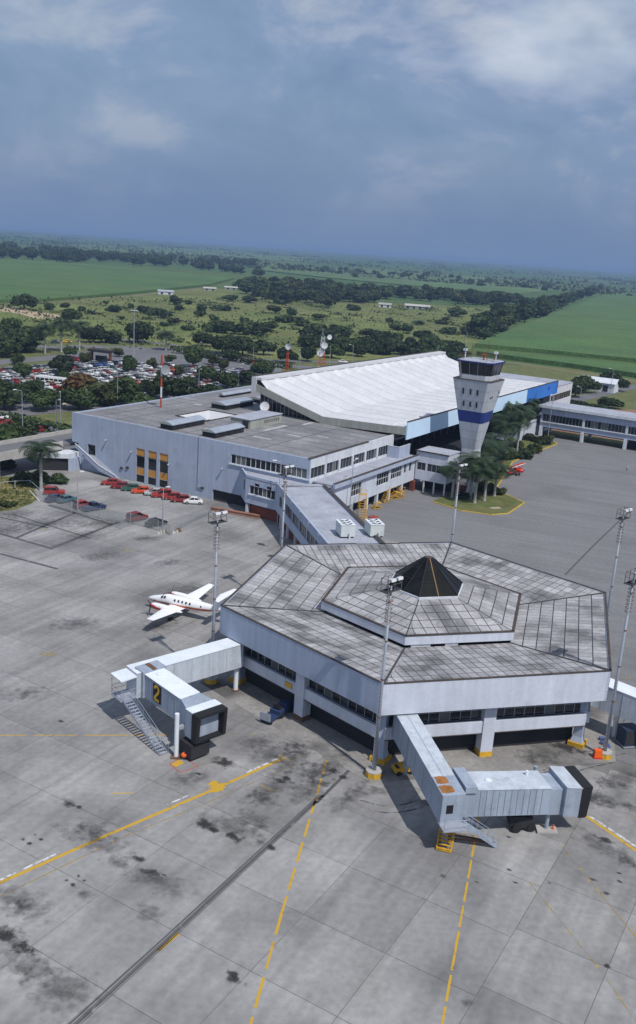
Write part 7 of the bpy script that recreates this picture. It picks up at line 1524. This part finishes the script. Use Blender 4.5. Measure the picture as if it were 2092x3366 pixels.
g = np.random.default_rng(5); C = []; D = []     # woods too far away to tell apart
for k in range(330):
    x = g.uniform(-150, 2250); f_ = g.random() ** 1.5; y = 742 + .0715 * x + 12 + f_ * 75
    c = gp(x, y)[:2]; n = 26; s = g.uniform(9, 22); st_ = g.uniform(1, 5)
    P = np.column_stack([c[0] + g.normal(0, s * st_, n), c[1] + g.normal(0, s * .8, n), np.abs(g.normal(2, 3, n)) + 1]); C.append(P); D.append(np.column_stack([g.normal(0, .5, (n, 2)) - [0, .6], g.random(n) + .3]))
V, F = leaves(np.vstack(C), np.vstack(D), 3.2, g); tag(link('distant_woods', npmesh('distant_woods', V, F, M_LEAF)), 'blue-green woods fading towards the horizon', 'woods', kind='stuff')
# low scrub that blurs the foot of woods and the open pasture
C = []; D = []
for k in range(240):
    x = g.uniform(-20, 1700); y = 985 + g.random() ** 1.3 * 150 if x < 1000 else 1000 + g.random() * 110
    c = gp(x, y)[:2]; n = int(g.integers(8, 34)); s = g.uniform(.8, 3.2) * (1 + (y < 1010)); P = np.column_stack([c[0] + g.normal(0, s * 1.5, n), c[1] + g.normal(0, s, n), np.abs(g.normal(.3, .45 + .25 * s, n))]); C.append(P); D.append(np.column_stack([g.normal(0, .5, (n, 2)), g.random(n) + .3]))
V, F = leaves(np.vstack(C), np.vstack(D), .7, g); tag(link('pasture_scrub', npmesh('pasture_scrub', V, F, mat('scrub_leaves', (.06, .088, .026), .8, .4, .04, .6, .3, hue=((.045, .07, .024), .03), trans=.2))), 'low mixed scrub spread over the pasture', 'scrub', kind='stuff')
# rough tufts that give the pasture and lawn edges a broken surface
C = []; D = []
for k in range(2600):
    x = g.uniform(0, 1650); y = g.uniform(985, 1150) if x < 1000 else g.uniform(1000, 1120); c = gp(x, y)[:2]; C.append((c[0], c[1], g.uniform(0, .5))); D.append((0, -.5, .8))
V, F = leaves(np.array(C), np.array(D), .75, g); tag(link('pasture_tufts', npmesh('pasture_tufts', V, F, mat('tuft', (.10, .125, .04), .9, .3, .05))), 'rough grass tufts scattered over the pasture', 'grass', kind='stuff')
C = []; D = []
for k in range(2600):
    x = g.uniform(-60, 140); y = g.uniform(1575, 1690); p = gp(x, y)[:2]
    if inside((x, y), [(-60, 1700), (0, 1680), (55, 1670), (105, 1652), (122, 1640), (108, 1610), (140, 1578), (60, 1568), (-60, 1575)]): C.append((*p, .15 + g.uniform(0, .25))); D.append((0, -.4, .8))
V, F = leaves(np.array(C), np.array(D), .22, g); tag(link('lawn_tufts', npmesh('lawn_tufts', V, F, mat('lawn_tuft', (.085, .12, .035), .9, .4, .3, hue=((.2, .16, .07), .3)))), 'rough grass on the lawn by the car park', 'grass', kind='stuff')

# palms
def palm_template(seed, nf=24, L=3.8):
    g = np.random.default_rng(seed); r = bpy.data.objects.new('palm', None); t = MB(); t.lathe([(.30, 0), (.24, .8), (.20, 3), (.23, 6), (.17, 8)], 9); to = t.build('trunk', M_PTRUNK, r); COL.objects.unlink(to)
    cs = MB(); cs.lathe([(.17, 8), (.15, 9.2), (.05, 9.5)], 8); so2 = cs.build('crown_shaft', M_PALM, r); COL.objects.unlink(so2)
    for i in range(nf):
        f = MB(); a = 2 * math.pi * i / nf + g.uniform(-.15, .15); el = g.uniform(.05, 1.15) if i % 3 else g.uniform(-.5, .2); ca, sa = math.cos(a), math.sin(a); p = Vector((0, 0, 9.2)); n = 9; q = [p.copy()]
        for k in range(n): p = p + Vector((ca * math.cos(el), sa * math.cos(el), math.sin(el))) * (L / n); el -= .17 + .05 * k * .4; q.append(p.copy())
        side = Vector((-sa, ca, 0))
        for k in range(n):
            m0 = q[k]; m1 = q[k + 1]; wl = .9 * math.sin(math.pi * (k + .8) / (n + 1)) + .12
            for s in (-1, 1):
                for h in (0, .5):
                    b0 = m0.lerp(m1, h); b1 = m0.lerp(m1, h + .42); tp = b1 + side * s * wl + Vector((0, 0, -.35 * wl)) + (m1 - m0) * .6; f.add([b0, b1, tp + (m1 - m0) * .12, tp], [(0, 1, 2, 3)])
        fo_ = f.build('frond', M_PALM, r); COL.objects.unlink(fo_)
    return r
PALM = [palm_template(s) for s in (3, 4, 5)]
def palm(x, y, h, label, group, sc=None):
    k = h / 9.2; o = dup(PALM[int(rng.integers(3))], (*gp(x, y)[:2], 0), rng.uniform(0, 6.28), (1.15 * (sc or 1), 1.15 * (sc or 1), k)); o.name = 'palm_tree'; return tag(o, label, 'palm tree', group)
palm(136, 1612, 9.0, 'tall palm with a pale trunk on the lawn at the left', None, 1.25)
for x, y, h, lb in ((149, 1162, 11, 'palm with a white trunk foot, the left of the three far palms'), (202, 1157, 13, 'tallest of the three far palms, in the middle'), (262, 1153, 11.5, 'right one of the three far palms'), (546, 1152, 8, 'small palm beside the road behind the car park')): palm(x, y, h, lb, 'far palms', 1.5)
for x, y, h, lb, s in ((1697, 1503, 11.5, 'palm with a pale trunk in front of the dark shrubs, right of the tower', 1.2), (1660, 1484, 12.5, 'palm behind the pale-trunked one, right of the tower', 1.2), (1718, 1445, 11.5, 'palm at the concourse end of the planting', 1.2), (1640, 1465, 12, 'palm close behind the tower shaft', 1.2), (1612, 1498, 10.5, 'palm nearest the tower shaft on its right', 1.2), (1742, 1422, 9.5, 'low palm in front of the blue panel', 1.1), (1592, 1648, 8.5, 'palm in front of the tower base, the right one', 1.25), (1560, 1655, 7.5, 'palm in front of the tower base, the left one', 1.25), (1625, 1632, 6.5, 'short palm on the grass right of the tower base', 1.2), (1486, 1638, 7.0, 'palm in front of the wing windows left of the tower', 1.2), (1580, 1596, 9.5, 'palm behind the tower base', 1.2), (1680, 1440, 12, 'palm under the pale blue fascia', 1.2), (1605, 1560, 9, 'palm between tower base and red biplane', 1.2), (1700, 1462, 10.5, 'palm behind the middle shrubs of the court', 1.3), (1652, 1510, 9.5, 'palm with hanging fronds behind the red biplane', 1.35), (1628, 1585, 8.5, 'palm right behind the front grass corner', 1.3), (1545, 1640, 9, 'palm hugging the tower foot', 1.3)): palm(x, y, h, lb, 'palms round the control tower', s)
for x, y, h, r, k, lb in ((1756, 1478, 2.2, 2.6, 0, 'dark shrub beside the court lamp post'), (1783, 1462, 2.6, 2.8, 0, 'shrub at the foot of the court lamp post'), (1766, 1490, 1.6, 1.6, 1, 'round bright green shrub at the tip of the planting'), (1800, 1448, 1.8, 2.0, 1, 'bright shrub nearest the concourse'), (1735, 1492, 2.0, 2.4, 0, 'shrub right of the pale palm trunk'), (1715, 1505, 2.6, 3.0, 0, 'dark shrub at the foot of the pale-trunked palm'), (1670, 1510, 3.0, 3.4, 0, 'dark shrub behind the red biplane'), (1640, 1500, 3.4, 3.6, 0, 'dark shrub right of the tower shaft'), (1750, 1450, 2.4, 2.6, 0, 'shrub in the middle of the planting'), (1640, 1625, 1.8, 2.2, 1, 'loose shrub on the grass right of the tower base'), (1600, 1620, 2.6, 2.8, 0, 'dark shrub behind the front palms'), (1525, 1640, 1.6, 2.0, 0, 'low shrub at the tower foot'), (1690, 1470, 3.2, 3.4, 0, 'dark shrub under the palms of the court'), (1610, 1530, 3.5, 3.5, 0, 'dark shrub behind the tower base'), (70, 1590, 2.4, 3.0, 0, 'dark shrub left of the lawn palm trunk'), (105, 1582, 2.6, 3.4, 0, 'dark shrub behind the lawn palm trunk'), (175, 1588, 2.0, 3.0, 0, 'dark shrub right of the lawn palm trunk'), (120, 1600, 1.6, 2.4, 0, 'low shrub at the lawn palm foot'), (30, 1665, 1.2, 2.0, 1, 'weedy shrub on the lawn'), (2, 1540, 2.2, 3.4, 0, 'shrub at the left edge under the elevated road')):
    plant('shrub', ('near', k), (*gp(x, y)[:2], .05), h, r, lb, 'shrubs', 'shrub', 'shrub')

# ------------------------------------------------------------------ haze over the plain
hzm = bpy.data.materials.new('haze_air'); hzm.use_nodes = True; t = hzm.node_tree; t.nodes.clear(); ou = t.nodes.new('ShaderNodeOutputMaterial'); pv = t.nodes.new('ShaderNodeVolumePrincipled')
pv.inputs['Color'].default_value = (0.36, 0.53, 0.84, 1); pv.inputs['Density'].default_value = 0.00015; pv.inputs['Anisotropy'].default_value = 0.0
t.links.new(pv.outputs[0], ou.inputs['Volume'])
hb = MB(); hb.box(-26500, 26500, -1200, 26500, -1.3, 56.5); tag(hb.build('haze', hzm), 'thin blue haze lying over the plain', 'haze', kind='stuff')
